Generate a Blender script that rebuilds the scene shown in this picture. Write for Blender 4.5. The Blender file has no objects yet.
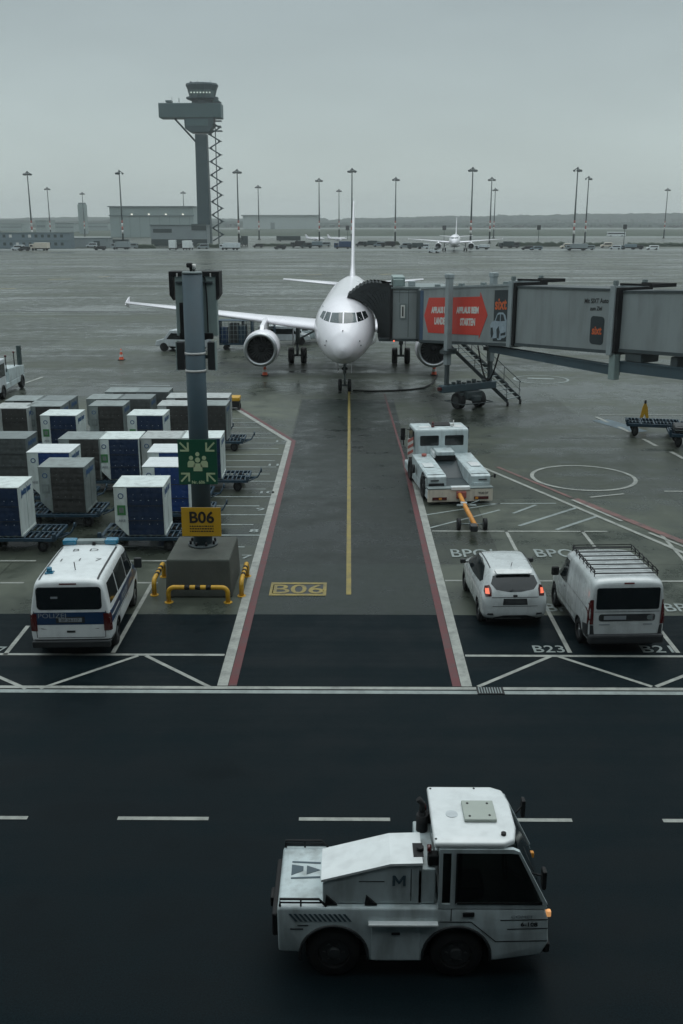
import bpy, bmesh, math, random
from mathutils import Vector, Matrix, noise
from mathutils.bvhtree import BVHTree
random.seed(7)
PI = math.pi
R = math.radians
S = bpy.context.scene
C = S.collection

# ------------------------------------------------------------------ camera
CAM_H = 10.0
FPX = 996.0
PITCH = math.atan(290 / FPX)
YAW = math.atan(8 / FPX * math.cos(PITCH))
cd = bpy.data.cameras.new('camera')
cam = bpy.data.objects.new('camera', cd)
C.objects.link(cam)
cd.sensor_fit = 'VERTICAL'
cd.sensor_height = 36.0
cd.lens = FPX / 1024 * 36.0
cd.clip_start = 0.1
cd.clip_end = 20000
cam.location = (0, 0, CAM_H)
cam.rotation_euler = (PI / 2 - PITCH, 0, YAW)
S.camera = cam

# ------------------------------------------------------------------ world, sun, exposure
SUN_EL, SUN_AZ = R(66), R(15)
w = bpy.data.worlds.new('World')
S.world = w
w.use_nodes = True
nt = w.node_tree
nt.nodes.clear()
def N(nt, t, **k):
    n = nt.nodes.new(t)
    for a, b in k.items():
        setattr(n, a, b)
    return n
out = N(nt, 'ShaderNodeOutputWorld')
bg = N(nt, 'ShaderNodeBackground')
bg.inputs['Strength'].default_value = 0.10
sky = N(nt, 'ShaderNodeTexSky')
sky.sky_type = 'NISHITA'
sky.sun_disc = False
sky.sun_elevation = SUN_EL
sky.sun_rotation = SUN_AZ
tc = N(nt, 'ShaderNodeTexCoord')
sep = N(nt, 'ShaderNodeSeparateXYZ')
nt.links.new(tc.outputs['Generated'], sep.inputs[0])
ramp = N(nt, 'ShaderNodeValToRGB')
cr = ramp.color_ramp
cr.elements[0].position = 0.0
cr.elements[0].color = (4.95, 5.8, 5.75, 1)
cr.elements[1].position = 1.0
cr.elements[1].color = (13.0, 14.6, 15.0, 1)
for p, c in ((0.06, (4.7, 5.5, 5.45)), (0.19, (3.6, 4.25, 4.32)), (0.4, (4.1, 4.7, 4.8)), (0.7, (9.8, 11.0, 11.4))):
    e = cr.elements.new(p)
    e.color = (*c, 1)
nt.links.new(sep.outputs['Z'], ramp.inputs[0])
mp = N(nt, 'ShaderNodeMapping')
mp.inputs['Scale'].default_value = (1.0, 1.0, 3.5)
nt.links.new(tc.outputs['Generated'], mp.inputs[0])
nz = N(nt, 'ShaderNodeTexNoise')
nz.inputs['Scale'].default_value = 2.2
nz.inputs['Detail'].default_value = 5
nt.links.new(mp.outputs[0], nz.inputs['Vector'])
mr = N(nt, 'ShaderNodeMapRange')
mr.inputs['From Min'].default_value = 0.3
mr.inputs['From Max'].default_value = 0.7
mr.inputs['To Min'].default_value = 0.9
mr.inputs['To Max'].default_value = 1.1
nt.links.new(nz.outputs['Fac'], mr.inputs['Value'])
mul = N(nt, 'ShaderNodeVectorMath', operation='SCALE')
nt.links.new(ramp.outputs['Color'], mul.inputs[0])
nt.links.new(mr.outputs[0], mul.inputs['Scale'])
mx = N(nt, 'ShaderNodeMix', data_type='RGBA')
mx.inputs['Factor'].default_value = 0.93          # overcast: the blue sky shows through hardly at all
nt.links.new(sky.outputs[0], mx.inputs['A'])
nt.links.new(mul.outputs[0], mx.inputs['B'])
nt.links.new(mx.outputs['Result'], bg.inputs['Color'])
nt.links.new(bg.outputs[0], out.inputs['Surface'])
sd = bpy.data.lights.new('sun', 'SUN')
sd.energy = 0.6
sd.angle = R(40)
sd.color = (1.0, 0.98, 0.94)
sun = bpy.data.objects.new('sun', sd)
C.objects.link(sun)
sdir = Vector((math.sin(SUN_AZ) * math.cos(SUN_EL), math.cos(SUN_AZ) * math.cos(SUN_EL), math.sin(SUN_EL)))
sun.rotation_euler = sdir.to_track_quat('Z', 'Y').to_euler()
S.view_settings.view_transform = 'Standard'
S.view_settings.look = 'None'
S.view_settings.exposure = 0.0
S.view_settings.gamma = 1.0

# ------------------------------------------------------------------ survey helpers: a line of sight meets a level or a depth
_cp, _sp, _cy, _sy = math.cos(PITCH), math.sin(PITCH), math.cos(YAW), math.sin(YAW)
_f = Vector((-_sy * _cp, _cy * _cp, -_sp))
_r = Vector((_cy, _sy, 0))
_u = _r.cross(_f)
def ray(px, py):
    return _f + _r * ((px - 341.5) / FPX) + _u * ((512 - py) / FPX)
def G(px, py, z=0.0):
    d = ray(px, py)
    t = (z - CAM_H) / d.z
    return Vector((d.x * t, d.y * t, z))
def AT(px, py, Y):
    d = ray(px, py)
    t = Y / d.y
    return Vector((d.x * t, Y, CAM_H + d.z * t))

# ------------------------------------------------------------------ materials
def srgb(r, g, b):
    f = lambda c: (c / 255 / 12.92) if c / 255 <= 0.04045 else ((c / 255 + 0.055) / 1.055) ** 2.4
    return (f(r), f(g), f(b))
_m = {}
def mat(name, col, rough=0.5, metal=0.0, var=0.12, scale=3.0, spec=0.5, coat=0.0, bump=0.0, emit=None, es=1.0, dirt=0.0, stretch=(1, 1, 1)):
    if name in _m:
        return _m[name]
    m = bpy.data.materials.new(name)
    m.use_nodes = True
    t = m.node_tree
    b = t.nodes['Principled BSDF']
    b.inputs['Metallic'].default_value = metal
    b.inputs['Specular IOR Level'].default_value = spec
    b.inputs['Coat Weight'].default_value = coat
    b.inputs['Coat Roughness'].default_value = 0.08
    co = N(t, 'ShaderNodeTexCoord')
    ma = N(t, 'ShaderNodeMapping')
    ma.inputs['Scale'].default_value = stretch
    t.links.new(co.outputs['Object'], ma.inputs[0])
    n = N(t, 'ShaderNodeTexNoise')
    n.inputs['Scale'].default_value = scale
    n.inputs['Detail'].default_value = 6
    n.inputs['Roughness'].default_value = 0.62
    t.links.new(ma.outputs[0], n.inputs['Vector'])
    rp = N(t, 'ShaderNodeValToRGB')
    rp.color_ramp.elements[0].position = 0.3
    rp.color_ramp.elements[1].position = 0.7
    rp.color_ramp.elements[0].color = (*[c * (1 - var) for c in col], 1)
    rp.color_ramp.elements[1].color = (*[min(1, c * (1 + var)) for c in col], 1)
    t.links.new(n.outputs['Fac'], rp.inputs[0])
    last = rp.outputs['Color']
    if dirt > 0:
        n2 = N(t, 'ShaderNodeTexNoise')
        n2.inputs['Scale'].default_value = scale * 2.7
        n2.inputs['Detail'].default_value = 8
        m3 = N(t, 'ShaderNodeMapping')
        m3.inputs['Scale'].default_value = (1, 1, 0.25)
        m3.inputs['Location'].default_value = (3.1, 1.7, 0.4)
        t.links.new(co.outputs['Object'], m3.inputs[0])
        t.links.new(m3.outputs[0], n2.inputs['Vector'])
        r2 = N(t, 'ShaderNodeMapRange')
        r2.inputs['From Min'].default_value = 0.45
        r2.inputs['From Max'].default_value = 0.75
        r2.inputs['To Max'].default_value = dirt
        t.links.new(n2.outputs['Fac'], r2.inputs['Value'])
        mm = N(t, 'ShaderNodeMix', data_type='RGBA')
        t.links.new(r2.outputs[0], mm.inputs['Factor'])
        t.links.new(last, mm.inputs['A'])
        mm.inputs['B'].default_value = (0.07, 0.065, 0.055, 1)
        last = mm.outputs['Result']
    t.links.new(last, b.inputs['Base Color'])
    r = N(t, 'ShaderNodeMapRange')
    r.inputs['To Min'].default_value = max(0.02, rough - 0.08)
    r.inputs['To Max'].default_value = min(1, rough + 0.12)
    t.links.new(n.outputs['Fac'], r.inputs['Value'])
    t.links.new(r.outputs[0], b.inputs['Roughness'])
    if bump:
        bp = N(t, 'ShaderNodeBump')
        bp.inputs['Strength'].default_value = bump
        bp.inputs['Distance'].default_value = 0.02
        n4 = N(t, 'ShaderNodeTexNoise')
        n4.inputs['Scale'].default_value = scale * 8
        n4.inputs['Detail'].default_value = 4
        t.links.new(ma.outputs[0], n4.inputs['Vector'])
        t.links.new(n4.outputs['Fac'], bp.inputs['Height'])
        t.links.new(bp.outputs[0], b.inputs['Normal'])
    if emit:
        b.inputs['Emission Color'].default_value = (*emit, 1)
        b.inputs['Emission Strength'].default_value = es
    _m[name] = m
    return m

WHITE = mat('white_paint', (0.72, 0.76, 0.76), 0.32, coat=0.4, var=0.05, dirt=0.16, scale=1.8)
WHITE2 = mat('white_fleet_paint', (0.55, 0.6, 0.62), 0.35, coat=0.25, var=0.07, dirt=0.3, scale=1.4)
CARW = mat('white_car_paint', (0.53, 0.57, 0.57), 0.25, coat=0.7, var=0.05, dirt=0.28, scale=1.6)
PLANE = mat('aircraft_white', (0.9, 0.88, 0.92), 0.28, coat=0.5, var=0.03, dirt=0.06, scale=0.4)
TUGW = mat('tug_white', (0.5, 0.58, 0.59), 0.42, coat=0.2, var=0.1, dirt=0.5, scale=1.6, bump=0.15)
CREAM = mat('cream_paint', (0.62, 0.57, 0.48), 0.45, var=0.08, dirt=0.3)
GLASS = mat('dark_glass', (0.008, 0.012, 0.014), 0.06, var=0.0, spec=0.6)
CABGLASS = mat('cab_glass', (0.006, 0.008, 0.009), 0.12, var=0.3, spec=0.35, scale=4)
_t = CABGLASS.node_tree
_b = _t.nodes['Principled BSDF']; _o = _t.nodes['Material Output']; _tr = N(_t, 'ShaderNodeBsdfTransparent'); _tr.inputs[0].default_value = (0.5, 0.55, 0.52, 1)
_mx = N(_t, 'ShaderNodeMixShader'); _mx.inputs[0].default_value = 0.45; _t.links.new(_b.outputs[0], _mx.inputs[1]); _t.links.new(_tr.outputs[0], _mx.inputs[2]); _t.links.new(_mx.outputs[0], _o.inputs[0])
GLASSB = mat('windshield_glass', (0.05, 0.075, 0.08), 0.08, var=0.2, spec=0.7)
BLACK = mat('black_rubber', (0.012, 0.013, 0.014), 0.6, var=0.2, spec=0.3)
PLAST = mat('dark_plastic', (0.022, 0.025, 0.027), 0.5, var=0.2)
TREAD = mat('dark_deck_plate', (0.03, 0.045, 0.05), 0.45, var=0.25, scale=8, bump=0.3)
RIM = mat('wheel_rim', (0.3, 0.32, 0.33), 0.35, metal=0.7)
RIMD = mat('dark_wheel_rim', (0.035, 0.04, 0.042), 0.5, var=0.2)
CHROME = mat('bare_metal', (0.45, 0.47, 0.48), 0.3, metal=0.8, var=0.1)
BLUEP = mat('police_blue', (0.006, 0.035, 0.1), 0.3, coat=0.5, var=0.05)
BLUEL = mat('blue_light_lens', (0.01, 0.16, 0.27), 0.15, coat=0.5)
REDL = mat('red_lens', (0.075, 0.008, 0.008), 0.2, coat=0.6)
REDLIT = mat('lit_tail_lamp', (0.6, 0.06, 0.04), 0.2, emit=(1.0, 0.24, 0.13), es=0.85)
AMBERLIT = mat('lit_amber_lamp', (0.8, 0.35, 0.1), 0.2, emit=(1.0, 0.5, 0.2), es=0.4)
YELLOW = mat('yellow_paint', (0.55, 0.31, 0.02), 0.45, var=0.1, dirt=0.25, scale=4)
SIGNY = mat('yellow_sign_face', (0.5, 0.29, 0.015), 0.4, var=0.04)
ORANGE = mat('orange_paint', (0.62, 0.25, 0.03), 0.45, var=0.12, dirt=0.25)
CONEO = mat('cone_orange', (0.75, 0.12, 0.05), 0.5)
GREENS = mat('green_sign_face', (0.008, 0.075, 0.04), 0.35, var=0.05)
SYMBOL = mat('pale_symbol', (0.42, 0.5, 0.3), 0.4, var=0.05)
INK = mat('black_ink', (0.012, 0.012, 0.012), 0.5, var=0.0)
GREYTXT = mat('grey_ink', (0.25, 0.28, 0.3), 0.5, var=0.0)
WHITETXT = mat('white_ink', (0.65, 0.66, 0.62), 0.5, var=0.05)
STEEL = mat('blue_grey_steel', (0.05, 0.085, 0.105), 0.5, var=0.12, dirt=0.15, scale=1.5)
GALV = mat('galvanised_steel', (0.2, 0.24, 0.24), 0.5, metal=0.3, var=0.15, scale=2)
BOXG = mat('grey_housing', (0.24, 0.31, 0.3), 0.5, var=0.08, dirt=0.15)
BRIDGE = mat('bridge_cladding', (0.255, 0.29, 0.292), 0.5, var=0.08, dirt=0.28, scale=0.7, stretch=(1, 1, 0.3))
BRIDGEF = mat('bridge_frame_paint', (0.29, 0.335, 0.345), 0.5, var=0.06, dirt=0.2)
BRIDGED = mat('bridge_dark_steel', (0.05, 0.066, 0.07), 0.5, var=0.15)
BRIDGEB = mat('blue_curtain_slats', (0.07, 0.12, 0.19), 0.5, var=0.15)
HOOD = mat('black_canopy_fabric', (0.042, 0.05, 0.052), 0.75, var=0.2, spec=0.3)
REDAD = mat('red_advert_print', (0.6, 0.05, 0.03), 0.45, var=0.05)
ADBLK = mat('black_advert_print', (0.018, 0.03, 0.035), 0.4, var=0.1)
ADORG = mat('orange_letter_print', (0.62, 0.12, 0.03), 0.45, var=0.04)
ADCAR = mat('pale_car_print', (0.3, 0.37, 0.42), 0.45, var=0.15, scale=5)
ULDW = mat('container_white', (0.62, 0.69, 0.67), 0.42, var=0.08, dirt=0.32, scale=1.5, bump=0.5)
ULDWD = mat('container_grimy_white', (0.4, 0.43, 0.42), 0.45, var=0.1, dirt=0.45, scale=1.5)
ULDG = mat('container_aluminium', (0.24, 0.28, 0.275), 0.42, metal=0.25, var=0.22, dirt=0.4, scale=1.5, bump=0.5)
ULDGD = mat('container_dull_aluminium', (0.17, 0.2, 0.2), 0.45, metal=0.2, var=0.2, dirt=0.3, scale=1.7)
CURB = mat('blue_curtain', (0.004, 0.02, 0.058), 0.5, var=0.18, scale=3, bump=0.6)
CURBB = mat('bright_blue_curtain', (0.005, 0.036, 0.15), 0.45, var=0.15, scale=3, bump=0.5)
CURG = mat('brown_grey_curtain', (0.032, 0.033, 0.031), 0.6, var=0.25, scale=3, bump=0.6)
CURGM = mat('grey_mesh_curtain', (0.065, 0.075, 0.075), 0.6, var=0.25, scale=3, bump=0.6)
DOLLY = mat('dolly_blue', (0.012, 0.042, 0.07), 0.5, var=0.2, dirt=0.3)
DOLLYR = mat('dolly_roller', (0.07, 0.11, 0.14), 0.4, metal=0.4)
WORD = mat('blue_wordmark', (0.03, 0.09, 0.2), 0.4, var=0.05)
GREENL = mat('green_placard', (0.05, 0.2, 0.07), 0.4, var=0.15)
CONC = mat('raw_concrete', (0.06, 0.068, 0.058), 0.8, var=0.22, scale=2, bump=0.5, dirt=0.35, stretch=(1, 1, 0.6))
TOWERM = mat('tower_cladding', (0.03, 0.06, 0.068), 0.5, var=0.06, scale=0.4)
TOWERB = mat('tower_box_cladding', (0.055, 0.105, 0.11), 0.5, var=0.06, scale=0.4)
HANGAR = mat('hangar_cladding', (0.24, 0.3, 0.295), 0.5, var=0.05, scale=0.05)
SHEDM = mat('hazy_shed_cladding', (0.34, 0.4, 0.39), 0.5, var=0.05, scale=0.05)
HANGARD = mat('hangar_dark_band', (0.12, 0.16, 0.16), 0.5, var=0.05)
BLD = mat('pale_building', (0.22, 0.26, 0.27), 0.6, var=0.08, scale=0.2)
BLD2 = mat('blue_grey_modules', (0.15, 0.2, 0.225), 0.6, var=0.08, scale=0.2)
DARKG = mat('dark_green_box', (0.025, 0.045, 0.045), 0.6, var=0.15)
MASTM = mat('mast_steel', (0.05, 0.07, 0.07), 0.5, var=0.1)
REDP = mat('red_band_paint', (0.36, 0.11, 0.09), 0.5)
WHITEP = mat('white_band_paint', (0.6, 0.6, 0.58), 0.5)
LAMPLIT = mat('lit_hangar_lamp', (0.8, 0.8, 0.7), 0.3, emit=(1, 0.97, 0.85), es=0.7)
HEDGE = mat('hedge_foliage', (0.035, 0.055, 0.035), 0.8, var=0.4, scale=1.5, bump=1)
TERMW = mat('terminal_glass_wall', (0.02, 0.03, 0.035), 0.2, var=0.1)
TERMF = mat('terminal_frame', (0.05, 0.06, 0.06), 0.5)

def paint(name, col, wear=0.45, fill=(0.05, 0.058, 0.058)):
    # road paint, worn through to the surface below in patches
    m = bpy.data.materials.new(name)
    m.use_nodes = True
    t = m.node_tree
    b = t.nodes['Principled BSDF']
    co = N(t, 'ShaderNodeTexCoord')
    n = N(t, 'ShaderNodeTexNoise')
    n.inputs['Scale'].default_value = 2.3
    n.inputs['Detail'].default_value = 9
    n.inputs['Roughness'].default_value = 0.75
    t.links.new(co.outputs['Object'], n.inputs['Vector'])
    r = N(t, 'ShaderNodeMapRange')
    r.inputs['From Min'].default_value = 0.42
    r.inputs['From Max'].default_value = 0.66
    r.inputs['To Max'].default_value = wear
    t.links.new(n.outputs['Fac'], r.inputs['Value'])
    mm = N(t, 'ShaderNodeMix', data_type='RGBA')
    t.links.new(r.outputs[0], mm.inputs['Factor'])
    mm.inputs['A'].default_value = (*col, 1)
    mm.inputs['B'].default_value = (*fill, 1)
    t.links.new(mm.outputs['Result'], b.inputs['Base Color'])
    b.inputs['Roughness'].default_value = 0.45
    b.inputs['Specular IOR Level'].default_value = 0.3
    return m
PW = paint('white_road_paint', (0.33, 0.345, 0.315), 0.55)
PWF = paint('faded_white_paint', (0.27, 0.31, 0.3), 0.5)
PR_ = paint('red_road_paint', (0.12, 0.03, 0.032), 0.6)
PRF = paint('faded_red_paint', (0.2, 0.1, 0.09), 0.8)
PY = paint('yellow_road_paint', (0.27, 0.21, 0.055), 0.6)
PYF = paint('faded_yellow_paint', (0.32, 0.27, 0.14), 0.7, (0.15, 0.15, 0.13))
PBLK = paint('black_road_paint', (0.035, 0.04, 0.04), 0.3)
PBL = paint('faint_blue_paint', (0.1, 0.15, 0.18), 0.7)

def ground_mat(name, c0, c1, rough0, rough1, spec, joint=None, streak=0.5, jcol=0.55, grain=0.0, rot=-50):
    m = bpy.data.materials.new(name)
    m.use_nodes = True
    t = m.node_tree
    b = t.nodes['Principled BSDF']
    co = N(t, 'ShaderNodeTexCoord')
    def nz(scale, det, rot=0, sc=(1, 1, 1), loc=(0, 0, 0), rg=0.6):
        ma = N(t, 'ShaderNodeMapping')
        ma.inputs['Rotation'].default_value = (0, 0, rot)
        ma.inputs['Scale'].default_value = sc
        ma.inputs['Location'].default_value = loc
        t.links.new(co.outputs['Object'], ma.inputs[0])
        n = N(t, 'ShaderNodeTexNoise')
        n.inputs['Scale'].default_value = scale
        n.inputs['Detail'].default_value = det
        n.inputs['Roughness'].default_value = rg
        t.links.new(ma.outputs[0], n.inputs['Vector'])
        return n.outputs['Fac']
    def rng(v, a, b_, c, d):
        r = N(t, 'ShaderNodeMapRange')
        for k, x in zip(('From Min', 'From Max', 'To Min', 'To Max'), (a, b_, c, d)):
            r.inputs[k].default_value = x
        t.links.new(v, r.inputs['Value'])
        return r.outputs[0]
    def math_(op, a, b_):
        n = N(t, 'ShaderNodeMath', operation=op)
        for i, v in enumerate((a, b_)):
            if isinstance(v, (int, float)):
                n.inputs[i].default_value = v
            else:
                t.links.new(v, n.inputs[i])
        return n.outputs[0]
    big = nz(0.035, 6)
    st = nz(0.11, 5, R(rot), (0.28, 1.6, 1)) if rot else nz(0.9, 5, 0, (0.06, 1.3, 1))          # diagonal wet streaks
    st2 = nz(0.4, 4, R(4), (0.12, 2.5, 1), (7, 3, 0))
    fine = nz(9.0, 6, rg=0.8)
    mid = nz(0.8, 6, loc=(4, 9, 0))
    f = math_('MULTIPLY', big, 0.35)
    f = math_('ADD', f, math_('MULTIPLY', st, streak * 0.5))
    f = math_('ADD', f, math_('MULTIPLY', mid, 0.28))
    f = math_('ADD', f, math_('MULTIPLY', fine, 0.12))
    tot = 0.35 + streak * 0.5 + 0.40
    f = rng(f, tot * 0.41, tot * 0.59, 0, 1)
    mm = N(t, 'ShaderNodeMix', data_type='RGBA')
    t.links.new(f, mm.inputs['Factor'])
    mm.inputs['A'].default_value = (*c0, 1)
    mm.inputs['B'].default_value = (*c1, 1)
    last = mm.outputs['Result']
    if grain:
        gm = N(t, 'ShaderNodeVectorMath', operation='SCALE')
        t.links.new(last, gm.inputs[0])
        t.links.new(rng(nz(38, 3, rg=0.9), 0.3, 0.7, 1 - grain, 1 + grain), gm.inputs['Scale'])
        last = gm.outputs[0]
    if joint:
        br = N(t, 'ShaderNodeTexBrick')
        br.offset = 0.0
        br.inputs['Color1'].default_value = (1, 1, 1, 1)
        br.inputs['Color2'].default_value = (0.6, 0.61, 0.6, 1)
        br.inputs['Mortar'].default_value = (jcol, jcol, jcol, 1)
        br.inputs['Scale'].default_value = 1.0
        br.inputs['Mortar Size'].default_value = 0.018
        br.inputs['Mortar Smooth'].default_value = 0.2
        br.inputs['Brick Width'].default_value = joint[0]
        br.inputs['Row Height'].default_value = joint[1]
        ma = N(t, 'ShaderNodeMapping')
        ma.inputs['Location'].default_value = (joint[2], joint[3], 0)
        t.links.new(co.outputs['Object'], ma.inputs[0])
        t.links.new(ma.outputs[0], br.inputs['Vector'])
        mu = N(t, 'ShaderNodeMix', data_type='RGBA', blend_type='MULTIPLY')
        mu.inputs['Factor'].default_value = 1
        t.links.new(last, mu.inputs['A'])
        t.links.new(br.outputs['Color'], mu.inputs['B'])
        last = mu.outputs['Result']
    t.links.new(last, b.inputs['Base Color'])
    rr = math_('ADD', math_('MULTIPLY', st, 0.5), math_('MULTIPLY', st2, 0.15))
    rr = math_('ADD', rr, math_('MULTIPLY', mid, 0.35))
    rr = math_('ADD', math_('MULTIPLY', rr, 0.5), math_('MULTIPLY', f, 0.5))
    t.links.new(rng(rr, 0.3, 0.75, rough0, rough1), b.inputs['Roughness'])
    b.inputs['Specular IOR Level'].default_value = spec
    bp = N(t, 'ShaderNodeBump')
    bp.inputs['Strength'].default_value = 0.25
    bp.inputs['Distance'].default_value = 0.01
    t.links.new(fine, bp.inputs['Height'])
    t.links.new(bp.outputs[0], b.inputs['Normal'])
    return m
APRON = ground_mat('wet_apron_concrete', (0.012, 0.018, 0.0148), (0.115, 0.13, 0.102), 0.17, 0.6, 0.2, (7.5, 7.5, 2.8, 1.3), 0.85, jcol=0.4)
STRIP = ground_mat('stand_concrete', (0.008, 0.013, 0.0115), (0.026, 0.0355, 0.0305), 0.16, 0.55, 0.2, (5.9, 7.5, 2.95, 1.3), 0.3)
ROAD = ground_mat('wet_road_asphalt', (0.0022, 0.006, 0.0078), (0.0062, 0.0128, 0.0158), 0.35, 0.75, 0.05, None, 0.7, grain=0.85, rot=0)
GRASS = ground_mat('damp_grass', (0.045, 0.062, 0.046), (0.07, 0.088, 0.066), 0.8, 0.95, 0.1)
FARROAD = ground_mat('pale_far_concrete', (0.15, 0.17, 0.165), (0.2, 0.22, 0.21), 0.5, 0.8, 0.2)
FOREST = ground_mat('distant_forest', (0.012, 0.026, 0.024), (0.03, 0.05, 0.04), 0.9, 1.0, 0.05)

# ------------------------------------------------------------------ mesh builder
class MB:
    def __init__(self):
        self.bm = bmesh.new()
    def _xf(self, verts, M):
        if M is not None:
            bmesh.ops.transform(self.bm, matrix=M, verts=verts)
    def box(self, x0, x1, y0, y1, z0, z1, bev=0.0, M=None, seg=2):
        vs = [self.bm.verts.new((x, y, z)) for x in (x0, x1) for y in (y0, y1) for z in (z0, z1)]
        idx = ((0, 1, 3, 2), (4, 6, 7, 5), (0, 4, 5, 1), (2, 3, 7, 6), (0, 2, 6, 4), (1, 5, 7, 3))
        fs = [self.bm.faces.new([vs[i] for i in f]) for f in idx]
        if bev > 0:
            es = list({e for f in fs for e in f.edges})
            r = bmesh.ops.bevel(self.bm, geom=es, offset=bev, segments=seg, affect='EDGES', profile=0.5)
            vs = list({v for f in r['faces'] for v in f.verts} | {v for v in vs if v.is_valid})
        self._xf(vs, M)
        return self
    def prism(self, pts, a0, a1, axis='x', bev=0.0, M=None, seg=2):
        # pts: 2D outline; axis x: (y,z), axis y: (x,z), axis z: (x,y)
        def P(p, a):
            return {'x': (a, p[0], p[1]), 'y': (p[0], a, p[1]), 'z': (p[0], p[1], a)}[axis]
        A = [self.bm.verts.new(P(p, a0)) for p in pts]
        B = [self.bm.verts.new(P(p, a1)) for p in pts]
        n = len(pts)
        fs = [self.bm.faces.new(A), self.bm.faces.new(B[::-1])]
        for i in range(n):
            fs.append(self.bm.faces.new((A[i], B[i], B[(i + 1) % n], A[(i + 1) % n])))
        bmesh.ops.recalc_face_normals(self.bm, faces=fs)
        vs = A + B
        if bev > 0:
            es = list({e for f in fs for e in f.edges})
            r = bmesh.ops.bevel(self.bm, geom=es, offset=bev, segments=seg, affect='EDGES', profile=0.5)
            vs = list({v for f in r['faces'] for v in f.verts} | {v for v in vs if v.is_valid})
        self._xf(vs, M)
        return self
    def cyl(self, p0, p1, r0, r1=None, n=16, cap=True):
        p0, p1 = Vector(p0), Vector(p1)
        r1 = r0 if r1 is None else r1
        d = (p1 - p0).normalized()
        a = d.orthogonal().normalized()
        b = d.cross(a)
        L0 = [self.bm.verts.new(p0 + (a * math.cos(t) + b * math.sin(t)) * r0) for t in [2 * PI * i / n for i in range(n)]]
        L1 = [self.bm.verts.new(p1 + (a * math.cos(t) + b * math.sin(t)) * r1) for t in [2 * PI * i / n for i in range(n)]]
        for i in range(n):
            f = self.bm.faces.new((L0[i], L0[(i + 1) % n], L1[(i + 1) % n], L1[i]))
            f.smooth = True
        if cap:
            self.bm.faces.new(L0[::-1])
            self.bm.faces.new(L1)
        return self
    def tube(self, pts, r, n=8):
        pts = [Vector(p) for p in pts]
        rings = []
        for i, p in enumerate(pts):
            d = (pts[min(i + 1, len(pts) - 1)] - pts[max(i - 1, 0)]).normalized()
            a = d.cross(Vector((0.13, 0.21, 0.97)))
            if a.length < 1e-3:
                a = d.orthogonal()
            a.normalize()
            b = d.cross(a)
            rings.append([self.bm.verts.new(p + (a * math.cos(t) + b * math.sin(t)) * r) for t in [2 * PI * k / n for k in range(n)]])
        for A, B in zip(rings, rings[1:]):
            for k in range(n):
                f = self.bm.faces.new((A[k], A[(k + 1) % n], B[(k + 1) % n], B[k]))
                f.smooth = True
        self.bm.faces.new(rings[0][::-1])
        self.bm.faces.new(rings[-1])
        return self
    def loft(self, rings, cap=True, smooth=True, closed=True):
        Rr = [[self.bm.verts.new(p) for p in ring] for ring in rings]
        n = len(Rr[0])
        for A, B in zip(Rr, Rr[1:]):
            for k in range(n if closed else n - 1):
                f = self.bm.faces.new((A[k], A[(k + 1) % n], B[(k + 1) % n], B[k]))
                f.smooth = smooth
        if cap and closed:
            self.bm.faces.new(Rr[0][::-1])
            self.bm.faces.new(Rr[-1])
        return self
    def lathe(self, prof, origin=(0, 0, 0), axis='y', n=32):
        # prof: (distance along the axis, radius)
        o = Vector(origin)
        rings = []
        for a, r in prof:
            ring = []
            for k in range(n):
                t = 2 * PI * k / n
                c, s = math.cos(t) * max(r, 1e-4), math.sin(t) * max(r, 1e-4)
                ring.append(o + Vector({'y': (c, a, s), 'x': (a, c, s), 'z': (c, s, a)}[axis]))
            rings.append(ring)
        return self.loft(rings, cap=False)
    def quad(self, pts):
        self.bm.faces.new([self.bm.verts.new(p) for p in pts])
        return self
    def build(self, name, m, parent=None, recalc=True):
        if recalc:
            bmesh.ops.recalc_face_normals(self.bm, faces=self.bm.faces)
        me = bpy.data.meshes.new(name)
        self.bm.to_mesh(me)
        self.bm.free()
        me.materials.append(m)
        o = bpy.data.objects.new(name, me)
        C.objects.link(o)
        if parent is not None:
            o.parent = parent
        return o

def tag(o, label=None, cat=None, group=None, kind=None):
    if label: o['label'] = label
    if cat: o['category'] = cat
    if group: o['group'] = group
    if kind: o['kind'] = kind
    return o
def thing(name, label, cat, loc=(0, 0, 0), rz=0.0, group=None):
    o = bpy.data.objects.new(name, None)
    o.empty_display_size = 0.3
    C.objects.link(o)
    o.location = loc
    o.rotation_euler = (0, 0, rz)
    return tag(o, label, cat, group)
KIDS = {}
def children(o):
    return [c for c in C.objects if c.parent == o]
def copy_tree(o, loc=None, rz=None, label=None, group=None, scale=None, parent=None):
    c = o.copy()
    C.objects.link(c)
    c.parent = parent
    if loc is not None: c.location = loc
    if rz is not None: c.rotation_euler = (0, 0, rz)
    if label: c['label'] = label
    if group: c['group'] = group
    if scale: c.scale = (scale,) * 3
    for ch in children(o):
        copy_tree(ch, parent=c)
    return c

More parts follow.
